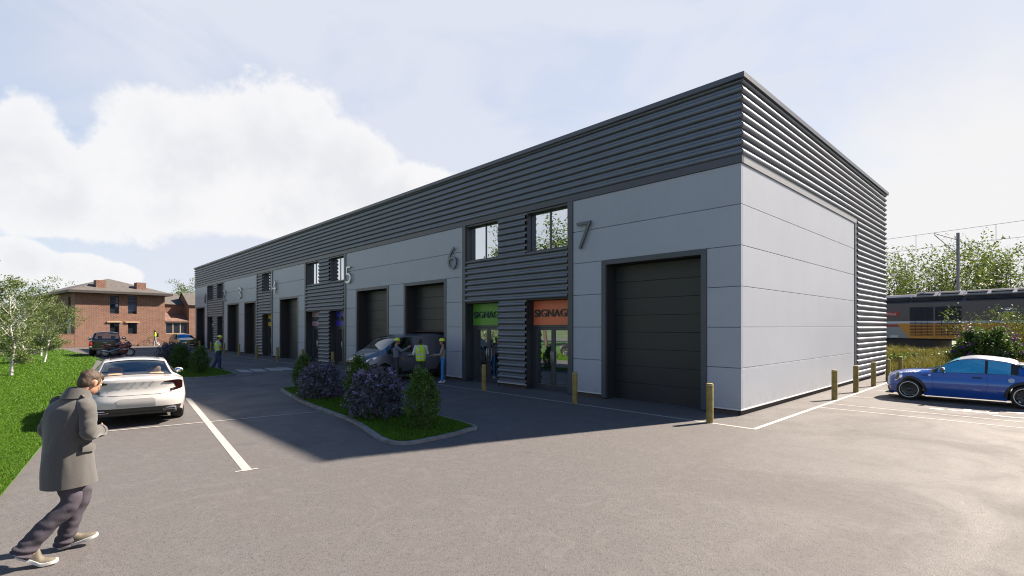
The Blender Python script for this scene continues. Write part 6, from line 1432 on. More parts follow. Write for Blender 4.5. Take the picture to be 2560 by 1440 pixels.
def wrink_tube(path, rad, n=22, m=9, amp=.05, fs=9.0, seed=0, flat=1.0, ring_amp=0.0, ring_at=1.0):
    """cloth tube along a smooth path with crumpled surface; rad per path point"""
    P = [V(*p) for p in path]; pts = []; rr = []
    for i in range(len(P) - 1):
        a = P[max(i - 1, 0)]; b = P[i]; c = P[i + 1]; d = P[min(i + 2, len(P) - 1)]
        for k in range(m):
            t = k / m; pts.append(.5 * ((2 * b) + (c - a) * t + (2 * a - 5 * b + 4 * c - d) * t * t + (3 * b - a - 3 * c + d) * t ** 3)); rr.append(rad[i] + (rad[i + 1] - rad[i]) * t)
    pts.append(P[-1]); rr.append(rad[-1]); N = len(pts); mb = MB(); up = None
    for i, p in enumerate(pts):
        d = (pts[min(i + 1, N - 1)] - pts[max(i - 1, 0)]).normalized()
        if up is None: up = V(0, 1, 0) if abs(d.y) < .8 else V(1, 0, 0)
        a = d.cross(up).normalized(); b = a.cross(d).normalized(); up = b; f = i / (N - 1)
        for k in range(n):
            th = 2 * math.pi * k / n; o = a * math.cos(th) + b * math.sin(th) * flat
            q = p + o * rr[i]; w = mnoise.noise((q.x * fs + seed, q.y * fs, q.z * fs * 1.6)) * amp + mnoise.noise((q.x * fs * 2.3, q.y * fs * 2.3 + seed, q.z * fs * 3.2)) * amp * .45
            w += ring_amp * math.sin(f * 60 + math.sin(th) * 2 + math.cos(th + seed) * 1.5) * max(0, 1 - abs(f - ring_at) / .22)
            mb.v.append(tuple(p + o * rr[i] * (1 + w)))
    for i in range(N - 1):
        for k in range(n): mb.f.append((i * n + k, i * n + (k + 1) % n, (i + 1) * n + (k + 1) % n, (i + 1) * n + k))
    mb.f.append(tuple(range(n))[::-1]); mb.f.append(tuple(range((N - 1) * n, N * n))); return mb

def head_frame(c, face, tilt_up=V(0, 0, 1)):
    f = V(*face).normalized(); r = f.cross(tilt_up).normalized(); u = r.cross(f).normalized()
    M = Matrix((r, f, u)).transposed().to_4x4(); M.translation = V(*c); return M
def add_head(mb, M, s=1.0):
    M3 = M.to_3x3(); T = lambda x, y, z: M @ V(x * s, y * s, z * s)
    mb.ell(T(0, -.008, .022), (.076 * s, .094 * s, .094 * s), 20, 14, M3); mb.ell(T(0, .022, -.040), (.061 * s, .070 * s, .072 * s), 18, 12, M3); mb.ell(T(0, .050, -.082), (.034 * s, .032 * s, .026 * s), 12, 8, M3)
    mb.cap(T(0, .086, .012), .010 * s, T(0, .106, -.022), .013 * s, 8); mb.ell(T(0, .082, .036), (.050 * s, .016 * s, .012 * s), 12, 6, M3); mb.ell(T(0, .086, -.052), (.024 * s, .012 * s, .009 * s), 10, 6, M3); mb.ell(T(0, .085, -.064), (.021 * s, .012 * s, .008 * s), 10, 6, M3)
    for sd in (1, -1):
        mb.ell(T(sd * .078, -.008, -.004), (.010 * s, .020 * s, .032 * s), 10, 8, M3); mb.ell(T(sd * .084, -.016, .006), (.007 * s, .012 * s, .022 * s), 8, 6, M3); mb.ell(T(sd * .045, .062, -.014), (.018 * s, .016 * s, .014 * s), 10, 6, M3)
def head_bits(root, M, hair=None, s=1.0, long=False):
    for sd in (1, -1):
        e = MB().ell(M @ V(sd * .031 * s, .079 * s, .016 * s), (.011 * s, .009 * s, .008 * s), 10, 6).build('eye', M_eye, root, 180); MB().ell(M @ V(sd * .031 * s, .087 * s, .016 * s), (.005 * s, .003 * s, .005 * s), 8, 5).build('pupil', M_hairk, e, 180)
        if hair: MB().tube([M @ V(sd * .014 * s, .094 * s, .038 * s), M @ V(sd * .033 * s, .092 * s, .044 * s), M @ V(sd * .052 * s, .080 * s, .038 * s)], .005 * s, 6).build('eyebrow', hair, root, 60)
    if hair:
        h = MB(); M3 = M.to_3x3(); T = lambda x, y, z: M @ V(x * s, y * s, z * s)
        h.ell(T(0, -.022, .046), (.080 * s, .094 * s, .086 * s), 22, 14, M3); h.ell(T(0, -.050, .000), (.072 * s, .062 * s, .078 * s), 20, 12, M3); h.ell(T(0, .035, .092), (.058 * s, .052 * s, .034 * s), 18, 10, M3); h.ell(T(0, .062, .078), (.048 * s, .030 * s, .026 * s), 14, 8, M3)
        for sd in (1, -1): h.ell(T(sd * .066, .016, .024), (.016 * s, .022 * s, .040 * s), 10, 8, M3)
        if long: h.cap(T(0, -.085, .03), .045 * s, T(0, -.125, -.12), .040 * s); h.cap(T(0, -.125, -.12), .040 * s, T(0, -.10, -.34), .016 * s)
        me = remesh(h, .007, 3, name='hair')
        for p in me.vertices:
            q = p.co; d = mnoise.noise_vector((q.x * 60, q.y * 60, q.z * 25)) * .004; p.co = q + d
        obj('hair', me, hair, root, 180)
def helmet(root, M, m, s=1.0):
    prof = []
    o = MB(); T = M @ Matrix.Translation((0, .0, .055 * s)) @ Matrix.Diagonal((.92, 1.12, 1, 1))
    for i in range(8): a = math.pi / 2 * i / 7; prof.append((.112 * s * math.cos(a) + 1e-4, .105 * s * math.sin(a)))
    o.lathe([(.120 * s, -.006)] + prof, 24, T, caps=False); h = o.build('hard_hat', m, root, 60)
    MB().add([M @ V(x * s, y * s, z * s) for x, y, z in ((-.085, .085, .055), (.085, .085, .055), (.070, .150, .040), (.0, .172, .036), (-.070, .150, .040))], [(0, 1, 2, 3, 4)]).build('peak', m, h); MB().tube([M @ V(0, y * s, z * s) for y, z in ((.105, .105), (.05, .158), (0, .166), (-.05, .158), (-.105, .105))], .010 * s, 6).build('ridge', m, h, 60)

def hand(mb, w, d, pn, curl=.5, s=1.0, thumb=1):
    """palm and five bent fingers; d along the forearm, pn towards the palm, thumb = side"""
    d = V(*d).normalized(); pn = V(*pn); pn = (pn - d * pn.dot(d)).normalized(); sd = d.cross(pn).normalized() * thumb; w = V(*w)
    M = Matrix((sd, d, pn)).transposed(); mb.ell(w + d * .050 * s, (.040 * s, .052 * s, .017 * s), 14, 8, M); mb.cap(w - d * .03 * s, .024 * s, w + d * .02 * s, .024 * s)
    for k, (off, ln) in enumerate(((.028, .072), (.010, .080), (-.009, .075), (-.027, .060))):
        a = w + d * (.092 - .004 * abs(k - 1)) * s + sd * off * s; c1 = curl * .9; e = d * math.cos(c1) + pn * math.sin(c1); b = a + e * ln * .45 * s; c2 = curl * 2.0; e2 = d * math.cos(c2) + pn * math.sin(c2); c = b + e2 * ln * .33 * s; c3 = curl * 2.8; e3 = d * math.cos(c3) + pn * math.sin(c3); f = c + e3 * ln * .24 * s
        mb.cap(a, .0092 * s, b, .0088 * s, 8); mb.cap(b, .0088 * s, c, .008 * s, 8); mb.cap(c, .008 * s, f, .007 * s, 8)
    a = w + d * .025 * s + sd * .032 * s; b = a + (d * .6 + sd * .7 + pn * .3).normalized() * .04 * s; c = b + (d * .8 + sd * .1 + pn * .6 * curl).normalized() * .032 * s; mb.cap(a, .013 * s, b, .011 * s, 8); mb.cap(b, .011 * s, c, .009 * s, 8)

def shoe(root, pts, up, m, sole_m, wd=.048, name='shoe', high=.10):
    """pts: sole line heel, mid, ball, toe; up: list of up vectors"""
    P = [V(*p) for p in pts]; U = [V(*u).normalized() for u in up]; n = 13
    def interp(L, f): i = min(len(L) - 2, int(f * (len(L) - 1))); t = f * (len(L) - 1) - i; return L[i].lerp(L[i + 1], t)
    wf = pchip([(0, .55), (.1, .78), (.3, .76), (.62, 1.0), (.85, .86), (.95, .6), (1, .3)]); hf = pchip([(0, high * .92), (.08, high), (.30, high), (.45, high * .86), (.62, .070), (.85, .046), (1, .022)])
    for part, mm in (('upper', m), ('sole', sole_m)):
        mb = MB(); K = 20
        for i in range(K + 1):
            f = i / K; p = interp(P, f); u = interp(U, f).normalized(); d = (interp(P, min(1, f + .03)) - interp(P, max(0, f - .03))).normalized(); s_ = d.cross(u).normalized(); w = wd * wf(f)
            if part == 'upper':
                h = hf(f)
                for k in range(n): th = math.pi * k / (n - 1); c = math.cos(th); sn = math.sin(th); mb.v.append(tuple(p + s_ * (w * .95 * (abs(c) ** .75) * (1 if c > 0 else -1)) * (1 - .30 * sn * min(1, h / .09)) + u * (.020 + (h - .02) * sn ** .75)))
            else:
                w2 = w * 1.08 + .002
                for x, y in ((1, .0), (1.02, .012), (1, .027), (.6, .027), (-.6, .027), (-1, .027), (-1.02, .012), (-1, .0), (-.6, .0), (0, .0), (.6, 0), (.8, 0), (.9, 0)): mb.v.append(tuple(p + s_ * w2 * x + u * y))
        for i in range(K):
            for k in range(n if part == 'sole' else n - 1): mb.f.append((i * n + k, i * n + (k + 1) % n, (i + 1) * n + (k + 1) % n, (i + 1) * n + k))
            if part == 'upper': mb.f.append((i * n + n - 1, i * n, (i + 1) * n, (i + 1) * n + n - 1))
        mb.f += [tuple(range(n)), tuple(range(K * n, (K + 1) * n))]
        me = mb.mesh(part); bm = bmesh.new(); bm.from_mesh(me); bmesh.ops.recalc_face_normals(bm, faces=bm.faces); bm.to_mesh(me); bm.free()
        if part == 'upper': o = obj(name, me, mm, root, 60)
        else: obj('sole', me, mm, o, 45)
    return o

# ------------------------------------------------------------------ man in the grey coat
def coat_man():
    root = thing('person', 'man in a long grey wool coat and dark jeans walking with bowed head', 'person')
    M_coat = mat('coat_wool', (.054, .052, .050), .92, var=.12, vscale=40, bump=.45, bscale=420, bdist=.002, sheen=.25); M_jean = mat('jeans_purple_grey', (.036, .031, .044), .85, var=.35, vscale=14, bump=.4, bscale=300, bdist=.002); M_sh = mat('shoe_khaki', (.10, .088, .066), .8, var=.15, vscale=14, bump=.3, bscale=90)
    J = dict(hr=V(.10, -.01, .93), kr=V(.115, .0, .52), ar=V(.075, -.275, .19), hl=V(-.10, 0, .93), kl=V(-.13, .13, .53), al=V(-.17, .04, .12), sr=V(.165, .115, 1.44), er=V(.220, .135, 1.175), wr=V(.03, .255, 1.15), sl=V(-.165, -.02, 1.445), el=V(-.225, -.085, 1.17), wl=V(-.19, .05, .975), nk=V(.015, .095, 1.51), hd=V(.030, .180, 1.628))
    HM = head_frame(J['hd'], (-.36, .82, -.50)); b = MB(); add_head(b, HM)
    b.cap(J['nk'] - V(0, .03, .06), .062, HM @ V(0, -.02, -.05), .055); b.cap(V(0, 0, .97), .13, V(.02, .06, 1.34), .135); b.cap(J['sl'] - V(0, 0, .03), .045, J['sr'] - V(0, 0, .03), .045)
    for s_ in 'rl':
        b.cap(J['h' + s_], .085, J['k' + s_], .058); b.cap(J['k' + s_], .055, J['a' + s_], .036); b.cap(J['s' + s_] - V(0, 0, .03), .042, J['e' + s_], .040); b.cap(J['e' + s_], .040, J['w' + s_], .028)
        hand(b, J['w' + s_], J['w' + s_] - J['e' + s_], (-1 if s_ == 'r' else 1, 0, 0), .75, 1.0, 1 if s_ == 'r' else -1)
    b.cap(J['ar'], .030, V(.11, -.20, .035), .020); b.cap(J['al'], .030, V(-.13, .13, .055), .02)
    obj('body', remesh(b, .0075, 4, name='body'), M_skin, root, 180); head_bits(root, HM, M_hairb)
    # coat body
    NA = 72; rows = []
    cz = pchip([(.64, .028), (.9, .018), (1.1, .015), (1.3, .03), (1.42, .05), (1.50, .08), (1.53, .09)]); cxf = pchip([(.64, .0), (1.1, .0), (1.4, .008), (1.53, .016)])
    rx = pchip([(.64, .224), (.8, .214), (.98, .204), (1.12, .200), (1.3, .212), (1.40, .205), (1.455, .185), (1.50, .115), (1.53, .080)]); ry = pchip([(.64, .208), (.8, .198), (.98, .184), (1.12, .172), (1.3, .172), (1.40, .158), (1.455, .122), (1.50, .095), (1.53, .078)]); tw = pchip([(.64, 0), (1.0, R(6)), (1.4, R(28)), (1.53, R(24))])
    zs = list(np.linspace(.672, 1.40, 44)) + list(np.linspace(1.415, 1.53, 9)); mb = MB()
    for zi, z in enumerate(zs):
        for k in range(NA):
            th = -math.pi / 2 + 2 * math.pi * (k + .5) / NA          # starts at the back seam
            f = max(0, (1.05 - z) / .4); c = math.cos(th); sn = math.sin(th); e = .86
            r_ = 1 + f * (.012 * math.sin(7 * th + 1.2) + .016 * math.sin(4 * th + 2.4 + z)) + .035 * mnoise.noise((c * 2.2, sn * 2.2, z * 3.4)) + .018 * mnoise.noise((c * 6, sn * 6, z * 7))
            if z < 1.04:
                a = k / NA                                            # overlapping back vent and open front
                if a < .10: r_ += .055 * (1 - a / .10) * min(1, (1.04 - z) / .05)
                elif a > .94: r_ -= .02
            if .55 < (k + .5) / NA < .62 and z < 1.35: r_ += .05 * (1 - abs((k + .5) / NA - .56) / .07 if (k + .5) / NA > .56 else .3)
            if 1.0 < z < 1.36: r_ -= .02 * max(0, math.cos(th + math.pi / 2)) * math.sin((z - 1.0) / .36 * math.pi)
            x = rx(z) * r_ * math.copysign(abs(c) ** e, c); y = ry(z) * r_ * math.copysign(abs(sn) ** e, sn); t = tw(z); hem = .005 * math.sin(th * 2 + .6) if zi == 0 else 0
            if k in (11, 24) and z < 1.38: x *= .985; y *= .985
            mb.v.append((cxf(z) + x * math.cos(t) - y * math.sin(t), cz(z) + x * math.sin(t) + y * math.cos(t), z + hem - (.05 * max(0, c) * 0 if z > 1.4 else 0)))
    for i in range(len(zs) - 1):
        for k in range(NA):
            a = (k + .5) / NA
            if zs[i] < 1.05 and .52 < a < .56: continue                # front opening below the last button
            mb.f.append((i * NA + k, i * NA + (k + 1) % NA, (i + 1) * NA + (k + 1) % NA, (i + 1) * NA + k))
    me = mb.mesh('coat'); o = bpy.data.objects.new('tmp', me); col.objects.link(o); md = o.modifiers.new('s', 'SOLIDIFY'); md.thickness = .009; md.offset = -1; me2 = bpy.data.meshes.new_from_object(o.evaluated_get(bpy.context.evaluated_depsgraph_get())); bpy.data.objects.remove(o); me2.name = 'coat'
    co = obj('coat', me2, M_coat, root, 55)
    for s_, sd in (('r', 1), ('l', -1)):
        S, E, Wp = J['s' + s_], J['e' + s_], J['w' + s_]; S0 = S + V(-.05 * sd, -.01, .012); d = (Wp - E).normalized()
        wrink_tube([S0, S + V(.012 * sd, 0, -.03), S.lerp(E, .5) + V(.02 * sd, 0, 0), E + V(.012 * sd, 0, 0) - d * .01, E.lerp(Wp, .5), Wp + d * .012], [.064, .074, .069, .067, .060, .056], 30, 12, .10, 9, 3 * sd, 1.0, .05, .55).build('sleeve', M_coat, co, 180)
        wrink_tube([Wp - d * .04, Wp + d * .014], [.063, .0625], 26, 3, .02, 9, 1).build('cuff', M_coat, co, 50)
        # shoulder tab
        p = S.lerp(J['nk'], .42) + V(0, 0, .058); q = S + V(.015 * sd, 0, .078); mid = p.lerp(q, .5) + V(0, 0, .012); side_ = V(0, .022, 0)
        MB().add([p - side_, p + side_, mid + side_, mid - side_, q + side_ * .9, q - side_ * .9] , [(0, 1, 2, 3), (3, 2, 4, 5)]).build('shoulder_tab', M_coat, co)
    # collar: stand and fall
    mbc = MB(); n = 30; prof = ((.074, 1.505), (.078, 1.555), (.083, 1.588), (.090, 1.591), (.098, 1.568), (.112, 1.522), (.120, 1.500))
    for r_, z in prof:
        for k in range(n):
            th = R(-90 + 20 - 16) + 2 * math.pi * k / n; fr = max(0, math.sin(th)); mbc.v.append((.018 + r_ * math.cos(th) * 1.02, .076 + (z - 1.5) * .25 + r_ * math.sin(th) * .98, z - .045 * fr))
    for i in range(len(prof) - 1):
        for k in range(n):
            if not 13 < k < 19: mbc.f.append((i * n + k, i * n + (k + 1) % n, (i + 1) * n + (k + 1) % n, (i + 1) * n + k))
    me = mbc.mesh('collar'); o = bpy.data.objects.new('tmp', me); col.objects.link(o); md = o.modifiers.new('s', 'SOLIDIFY'); md.thickness = .006; me2 = bpy.data.meshes.new_from_object(o.evaluated_get(bpy.context.evaluated_depsgraph_get())); bpy.data.objects.remove(o); me2.name = 'collar'; obj('collar', me2, M_coat, co, 60)
    for sd in (1, -1):
        vs = []
        for z, o_ in ((1.065, .012), (1.055, .020), (1.02, .022), (1.0, .018)):
            for a in np.linspace(8, 50, 7): th = R(a) if sd > 0 else math.pi - R(a); c, sn = math.cos(th), math.sin(th); t = tw(z); x = (rx(z) + o_) * math.copysign(abs(c) ** .86, c); y = (ry(z) + o_) * math.copysign(abs(sn) ** .86, sn); vs.append((cxf(z) + x * math.cos(t) - y * math.sin(t), cz(z) + x * math.sin(t) + y * math.cos(t), z - (a - 8) * .0004))
        pf = MB().add(vs, [(i * 7 + k, i * 7 + k + 1, (i + 1) * 7 + k + 1, (i + 1) * 7 + k) for i in range(3) for k in range(6)]).mesh('pocket_flap'); o = bpy.data.objects.new('tmp', pf); col.objects.link(o); md = o.modifiers.new('s', 'SOLIDIFY'); md.thickness = .008; me2 = bpy.data.meshes.new_from_object(o.evaluated_get(bpy.context.evaluated_depsgraph_get())); bpy.data.objects.remove(o); me2.name = 'pocket_flap'; obj('pocket_flap', me2, M_coat, co, 60)
    for k in range(4): z = .98 + k * .11; MB().lathe([(.013, 0), (.013, .004), (.001, .005)], 12, Matrix.Translation((.05, cz(z) + ry(z) * 1.06, z)) @ Matrix.Rotation(R(-90), 4, 'X')).build('button', M_hairk, co)
    # jeans
    for s_ in 'rl':
        h, k, a = J['h' + s_], J['k' + s_], J['a' + s_]; d = (a - k).normalized()
        wrink_tube([h + V(0, 0, .0), h.lerp(k, .5), k + V(0, .015, .0), k.lerp(a, .5), a - d * .02, a + d * .085], [.090, .090, .082, .078, .076, .084], 30, 14, .11, 11, 5 if s_ == 'r' else 9, 1.0, .10, .92).build('jeans_leg', M_jean, root, 180)
    b = MB().cap(V(-.06, 0, .95), .095, V(.06, 0, .95), .095); b.build('jeans_seat', M_jean, root, 180)
    yw = Matrix.Rotation(R(-27), 3, 'Z')
    def ft(o, lst): return [o + yw @ V(*p) for p in lst]
    shoe(root, ft(V(.128, -.18, 0), [(0, -.195, .105), (0, -.10, .050), (0, .0, .004), (0, .105, .018)]), [(0, .48, .88), (0, .46, .89), (0, .08, 1), (0, -.1, 1)], M_sh, M_white, .052, high=.135)
    shoe(root, ft(V(-.195, .01, 0), [(0, -.02, .004), (0, .085, .028), (0, .19, .060), (0, .285, .085)]), [(0, -.28, .96), (0, -.28, .96), (0, -.26, .96), (0, -.22, .97)], M_sh, M_white, .052, high=.135)
    return root
man = coat_man(); man.location = (-4.28, 4.87, 0); man.rotation_euler = (0, 0, R(52 - 90))

# ------------------------------------------------------------------ other people
def figure(label, J, skin, top, legs, shoes_m, face, hair=None, helm=False, vest=False, long=False, h=1.76, belt=True, sleeve=1.0, legw=1.0, slim=1.0, over=None, group=None):
    """J in metres for a 1.76 m figure facing +y; returns the root"""
    root = thing('person', label, 'person', group=group); s = h / 1.76; root.scale = (s, s, s); J = {k: V(*v) for k, v in J.items()}
    HM = head_frame(J['hd'], face); b = MB(); add_head(b, HM); b.cap(J['nk'] - V(0, .01, .05), .055 * slim, HM @ V(0, -.02, -.05), .05 * slim); pel = (J['hr'] + J['hl']) / 2; ch = (J['sr'] + J['sl']) / 2
    b.cap(pel + V(0, 0, .03), .115 * slim, ch - V(0, 0, .12), .125 * slim); b.cap(J['sl'], .05, J['sr'], .05)
    for q in 'rl':
        b.cap(J['h' + q], .075, J['k' + q], .05); b.cap(J['k' + q], .048, J['a' + q], .032); b.cap(J['a' + q], .03, J['t' + q] * .6 + J['a' + q] * .4 - V(0, 0, .01), .026); b.cap(J['s' + q], .046, J['e' + q], .038); b.cap(J['e' + q], .037, J['w' + q], .026)
        hand(b, J['w' + q], J['w' + q] - J['e' + q], J.get('p' + q, V(0, 0, -1)), .45, 1.05, 1 if q == 'r' else -1)
    obj('body', remesh(b, .011, 3, name='body'), skin, root, 180); head_bits(root, HM, hair, 1.0, long)
    if helm: helmet(root, HM, M_helm)
    t = MB(); w_ = .145 * slim
    t.cap(pel + V(-.045, 0, .09), w_ * .88, ch + V(-.06, 0, -.14), w_ * .98); t.cap(pel + V(.045, 0, .09), w_ * .88, ch + V(.06, 0, -.14), w_ * .98); t.cap(J['sl'] - V(0, 0, .025), .074 * slim, J['sr'] - V(0, 0, .025), .074 * slim)
    for q in 'rl':
        e = J['e' + q].lerp(J['w' + q], .9) if sleeve >= 1 else None; mid = J['s' + q].lerp(J['e' + q], .65 if sleeve < 1 else 1); t.cap(J['s' + q], .069 * slim, mid, .056 * slim)
        if e: t.cap(J['e' + q], .056 * slim, e, .043 * slim)
    tm_ = remesh(t, .015, 4, name='top')
    for p in tm_.vertices: p.co += p.normal * (.008 * mnoise.noise((p.co.x * 11, p.co.y * 11, p.co.z * 15)))
    obj('shirt', tm_, top, root, 180)
    l_ = MB(); l_.cap(J['hr'] + V(-.02, 0, .05), .125 * slim, J['hl'] + V(.02, 0, .05), .125 * slim)
    for q in 'rl': l_.cap(J['h' + q], .098 * legw, J['k' + q], .072 * legw); l_.cap(J['k' + q], .072 * legw, J['a' + q] + V(0, 0, -.03), .058 * legw)
    lm = remesh(l_, .015, 4, name='trousers')
    for p in lm.vertices: p.co += p.normal * (.010 * mnoise.noise((p.co.x * 12, p.co.y * 12, p.co.z * 17)))
    obj('trousers', lm, legs, root, 180)
    if vest:
        t = MB(); t.cap(pel + V(-.05, 0, .02), w_ * 1.02, ch + V(-.065, 0, -.13), w_ * 1.10); t.cap(pel + V(.05, 0, .02), w_ * 1.02, ch + V(.065, 0, -.13), w_ * 1.10); t.cap(J['sl'] * .82 + J['sr'] * .18 - V(0, 0, .01), .082, J['sr'] * .82 + J['sl'] * .18 - V(0, 0, .01), .082)
        vm = remesh(t, .015, 4, name='vest'); vz = [p.co.z for p in vm.vertices]; z0 = min(vz) + .07
        bm = bmesh.new(); bm.from_mesh(vm); bmesh.ops.delete(bm, geom=[p for p in bm.verts if p.co.z < z0], context='VERTS'); bm.to_mesh(vm); bm.free(); vo = obj('hivis_vest', vm, M_vest, root, 180)
        zc = ch.z
        for za, zb_ in ((z0 + .10, z0 + .155), (z0 + .24, z0 + .295)):
            bm = bmesh.new(); bm.from_mesh(vm); bmesh.ops.delete(bm, geom=[f for f in bm.faces if not za < f.calc_center_median().z < zb_], context='FACES'); 
            for p in bm.verts: p.co += p.normal * .004
            m2 = bpy.data.meshes.new('reflective_band'); bm.to_mesh(m2); bm.free(); m2.materials.clear(); obj('reflective_band', m2, M_refl, vo, 180, kind='stuff')
        for sd in (1, -1):
            bm = bmesh.new(); bm.from_mesh(vm); bmesh.ops.delete(bm, geom=[f for f in bm.faces if not (f.calc_center_median().z > z0 + .295 and .075 < sd * (f.calc_center_median().x - ch.x) < .125)], context='FACES')
            for p in bm.verts: p.co += p.normal * .004
            m2 = bpy.data.meshes.new('shoulder_band'); bm.to_mesh(m2); bm.free(); m2.materials.clear()
            if len(m2.polygons): obj('shoulder_band', m2, M_refl, vo, 180)
    if belt: z_ = pel.z + .085; MB().lathe([(.150 * slim, -.018), (.154 * slim, 0), (.150 * slim, .018)], 24, Matrix.Translation((pel.x, pel.y, z_)) @ Matrix.Diagonal((1.05, .92, 1, 1)), caps=False).build('belt', M_hairk, root, 60)
    for q in 'rl':
        a, t_ = J['a' + q], J['t' + q]; f = (t_ - a); f.z = 0; f.normalize(); z0 = min(a.z - .085, t_.z); heel = V(a.x, a.y, a.z - .085) - f * .07
        shoe(root, [heel, heel.lerp(t_, .35), heel.lerp(t_, .7), t_], [(0, 0, 1)] * 4, shoes_m[0], shoes_m[1], .046, high=.10)
    return root
def stand(root, p, head): root.location = (p[0], p[1], 0); root.rotation_euler = (0, 0, math.atan2(head[1], head[0]) - R(90))
base = dict(hr=(.09, 0, .92), hl=(-.09, 0, .92), kr=(.10, .02, .49), kl=(-.10, .02, .49), ar=(.10, -.02, .085), al=(-.10, -.02, .085), tr=(.13, .15, 0), tl=(-.13, .15, 0), sr=(.19, 0, 1.43), sl=(-.19, 0, 1.43), er=(.23, -.03, 1.15), el=(-.23, -.03, 1.15), wr=(.22, .10, .92), wl=(-.22, .10, .92), nk=(0, 0, 1.49), hd=(0, .03, 1.63))
M_navy = mat('jeans_navy', (.022, .034, .095), .8, var=.3, vscale=8); M_boot = mat('boot_tan', (.12, .06, .03), .7); M_tee = mat('tee_pale_blue', (.32, .40, .45), .8); M_greyT = mat('trousers_charcoal', (.035, .037, .042), .85); M_shirtg = mat('shirt_slate', (.10, .115, .16), .8); M_whsh = mat('shirt_white', (.48, .50, .55), .8); M_topw = mat('top_taupe', (.20, .18, .17), .85); M_jblue = mat('jeans_bright_blue', (.03, .17, .44), .8, var=.2, vscale=8); M_blk = mat('cloth_black', (.012, .012, .014), .85); M_shk = (mat('shoe_black', (.015, .015, .016), .5), mat('sole_black', (.02, .02, .02), .7))

# lone worker walking past entrance 2
J = dict(base); J.update(kr=(.10, .06, .49), ar=(.10, .05, .085), tr=(.12, .22, 0), kl=(-.10, -.03, .50), al=(-.10, -.24, .12), tl=(-.10, -.07, .005), er=(.25, .06, 1.17), wr=(.15, .26, 1.02), pr=(-1, 0, 0), el=(-.24, .04, 1.16), wl=(-.12, .24, 1.00), pl=(1, 0, 0), hd=(0, .06, 1.62))
wk = figure('bearded worker in yellow hard hat, hi-vis vest and baggy blue jeans walking alone', J, M_skin, M_tee, M_navy, (M_boot, M_shk[1]), (.1, .9, -.25), M_hairb, True, True, h=1.72, sleeve=.6, legw=1.3)
stand(wk, G(545, 922), (.80, .60)); MB().bbox(.16, .22, .0, .14, .80, .98, .02).bbox(.17, .20, .03, .07, .70, .82, .01).build('tool_pouch', M_blk, wk, 40)
# man in slate shirt pointing at the van
J = dict(base); J.update(er=(.24, .22, 1.27), wr=(.20, .44, 1.40), pr=(-1, 0, 0), el=(-.23, .0, 1.15), wl=(-.18, .18, 1.0), pl=(1, 0, 0), kl=(-.10, .04, .49))
m1 = figure('man in slate shirt and yellow hard hat raising one arm towards the van side', J, M_skin, M_shirtg, M_greyT, M_shk, (0, 1, -.05), M_hairk, True, h=1.72); stand(m1, W(12.32, -2.25), (.976, .22))
# man in hi-vis seen from behind, reading a clipboard
J = dict(base); J.update(er=(.27, .05, 1.16), wr=(.22, .28, 1.08), pr=(0, 0, 1), el=(-.28, .05, 1.16), wl=(-.22, .27, 1.06), pl=(0, 0, 1), hd=(-.02, .08, 1.60), nk=(0, .03, 1.49))
m2 = figure('man in white shirt and hi-vis vest seen from behind with bowed bare head', J, M_skin2, M_whsh, M_greyT, M_shk, (-.25, .9, -.5), M_hairk, False, True, h=1.74); p2 = W(11.42, -1.72); stand(m2, p2, (-.35, .94))
f2 = Vector((-.35, .94)); r2 = Vector((f2.y, -f2.x)); c2 = p2 + f2 * .46 - r2 * .26; cb = thing('clipboard', 'white clipboard held out by the man seen from behind', 'clipboard', (c2.x, c2.y, 1.075), math.atan2(f2.y, f2.x) - R(90)); MB().bbox(-.17, .13, -.11, .11, -.004, .006, .002).build('board', mat('clip_brown', (.2, .12, .06), .7), cb); MB().box(-.16, .12, -.10, .10, .0065, .010).build('paper', mat('paper_white', (.75, .75, .74), .8), cb)
# woman in blue jeans holding papers
J = dict(base); J.update(sr=(.165, 0, 1.40), sl=(-.165, 0, 1.40), er=(.20, .06, 1.14), wr=(.10, .30, 1.12), pr=(-1, 0, 0), el=(-.20, .08, 1.14), wl=(-.10, .32, 1.10), pl=(1, 0, 0), kr=(.075, .02, .49), kl=(-.075, .02, .49), ar=(.07, -.02, .085), al=(-.08, .03, .085), tr=(.09, .14, 0), tl=(-.10, .19, 0), hr=(.075, 0, .92), hl=(-.075, 0, .92))
m3 = figure('woman in taupe top and bright blue jeans with yellow hard hat and ponytail', J, M_skin, M_topw, M_jblue, (M_white, M_white), (0, 1, .02), M_hairk, True, False, True, 1.70, False, 1.0, .86, .86); p3 = G(1107, 956); stand(m3, p3, (-.94, -.10))
f3 = Vector((-.99, -.10)).normalized(); c3 = p3 + f3 * .42; pp = thing('paper_plan', 'white paper plan held by the woman in blue jeans', 'paper', (c3.x, c3.y, 1.06), math.atan2(f3.y, f3.x) - R(90)); MB().add([(-.16, -.10, .03), (.16, -.10, .03), (.17, .05, 0), (-.17, .05, 0), (.16, .16, -.06), (-.16, .16, -.06)], [(0, 1, 2, 3), (3, 2, 4, 5)]).build('sheet', MATS['paper_white'], pp)
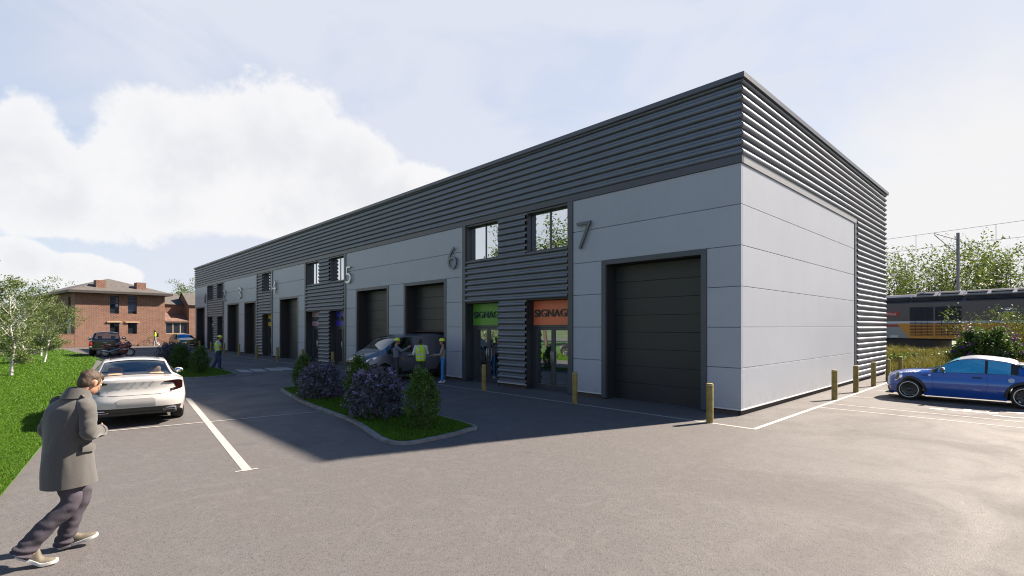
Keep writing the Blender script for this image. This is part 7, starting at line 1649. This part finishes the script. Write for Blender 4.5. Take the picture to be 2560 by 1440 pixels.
# person wheeling a bicycle by the house
J = dict(base); J.update(kr=(.10, .10, .50), ar=(.10, .14, .085), tr=(.11, .31, 0), kl=(-.10, -.04, .50), al=(-.10, -.28, .13), tl=(-.10, -.12, .005), er=(.24, .06, 1.15), wr=(.26, .30, 1.03), el=(-.24, .04, 1.15), wl=(-.24, .24, 1.02))
pc = G(388, 864.5); cyc = figure('person in yellow top and black cap wheeling a bicycle past the brick house', J, M_skin2, M_vest, mat('trousers_grey', (.22, .23, .25), .85), (M_white, M_white), (0, 1, -.05), M_hairk, False, False, h=1.78); hdc = Vector((-.817, -.576)); stand(cyc, pc, hdc)
bp_ = thing('backpack', 'black backpack worn by the person wheeling the bicycle', 'backpack', (pc.x, pc.y, 0), math.atan2(hdc.y, hdc.x) - R(90)); obj('pack', remesh(MB().bbox(-.16, .16, -.34, -.15, 1.02, 1.44, .05), .02, 3, name='pack'), M_blk, bp_, 180)
for sd in (1, -1): MB().tube([(sd * .12, -.15, 1.42), (sd * .13, .02, 1.50), (sd * .13, .16, 1.38), (sd * .14, .10, 1.15), (sd * .15, -.15, 1.06)], .018, 6).build('strap', M_blk, bp_, 60)
def bicycle():
    root = thing('bicycle', 'black city bicycle being wheeled along the house wall', 'bicycle'); rot = Matrix.Rotation(R(90), 4, 'Y'); fr_ = M_blk; r_ = .345
    for y in (.53, -.53):
        M = Matrix.Translation((0, y, r_)) @ rot; w = MB().lathe([(r_ - .03, -.016), (r_ - .004, -.018), (r_, 0), (r_ - .004, .018), (r_ - .03, .016)], 36, M, close=True).build('wheel', M_tyre, root, 60); sp = MB().lathe([(r_ - .03, -.008), (r_ - .03, .008), (r_ - .045, .008), (r_ - .045, -.008)], 36, M, close=True).cyl((-.04, y, r_), (.04, y, r_), .02, n=10)
        for k in range(14): a = 2 * math.pi * k / 14; sp.tube([(0, y, r_), (0, y + (r_ - .04) * math.cos(a), r_ + (r_ - .04) * math.sin(a))], .0025, 4)
        sp.build('rim', M_alloy, w, 60)
    bb = V(0, -.08, .30); seat_ = V(0, -.22, .80); hdt = V(0, .36, .83); hb_ = V(0, .40, .70)
    f = MB()
    for a, b in ((bb, seat_), (seat_ + V(0, .02, -.06), hdt), (bb, hb_), (hdt, hb_), (bb, V(0, -.53, r_)), (seat_ + V(0, 0, -.06), V(0, -.53, r_))): f.tube([a, b], .016, 8)
    f.build('frame', fr_, root, 60); MB().tube([hb_, V(.05, .47, .52), V(.05, .53, r_)], .014, 8).tube([hb_, V(-.05, .47, .52), V(-.05, .53, r_)], .014, 8).build('fork', fr_, root, 60)
    MB().tube([hdt, hdt + V(0, -.03, .16)], .014, 8).tube([V(-.29, .22, .98), V(-.15, .33, 1.0), V(0, .33, 1.0), V(.15, .33, 1.0), V(.29, .22, .98)], .012, 8).build('handlebar', fr_, root, 60); MB().tube([seat_, seat_ + V(0, -.03, .10)], .014, 8).build('seat_post', M_alloy, root, 60); MB().ell(seat_ + V(0, -.02, .13), (.065, .13, .03)).build('saddle', fr_, root, 60)
    MB().lathe([(.001, -.01), (.09, -.01), (.09, .01), (.001, .01)], 24, Matrix.Translation(bb + V(.05, 0, 0)) @ rot).tube([bb + V(.07, 0, 0), bb + V(.08, .10, -.13)], .012, 6).tube([bb + V(-.07, 0, 0), bb + V(-.08, -.10, .13)], .012, 6).build('crank', M_alloy, root, 50)
    return root
bi = bicycle(); rc = Vector((hdc.y, -hdc.x)); pbk = pc + hdc * .28 + rc * .34; stand(bi, pbk, hdc)
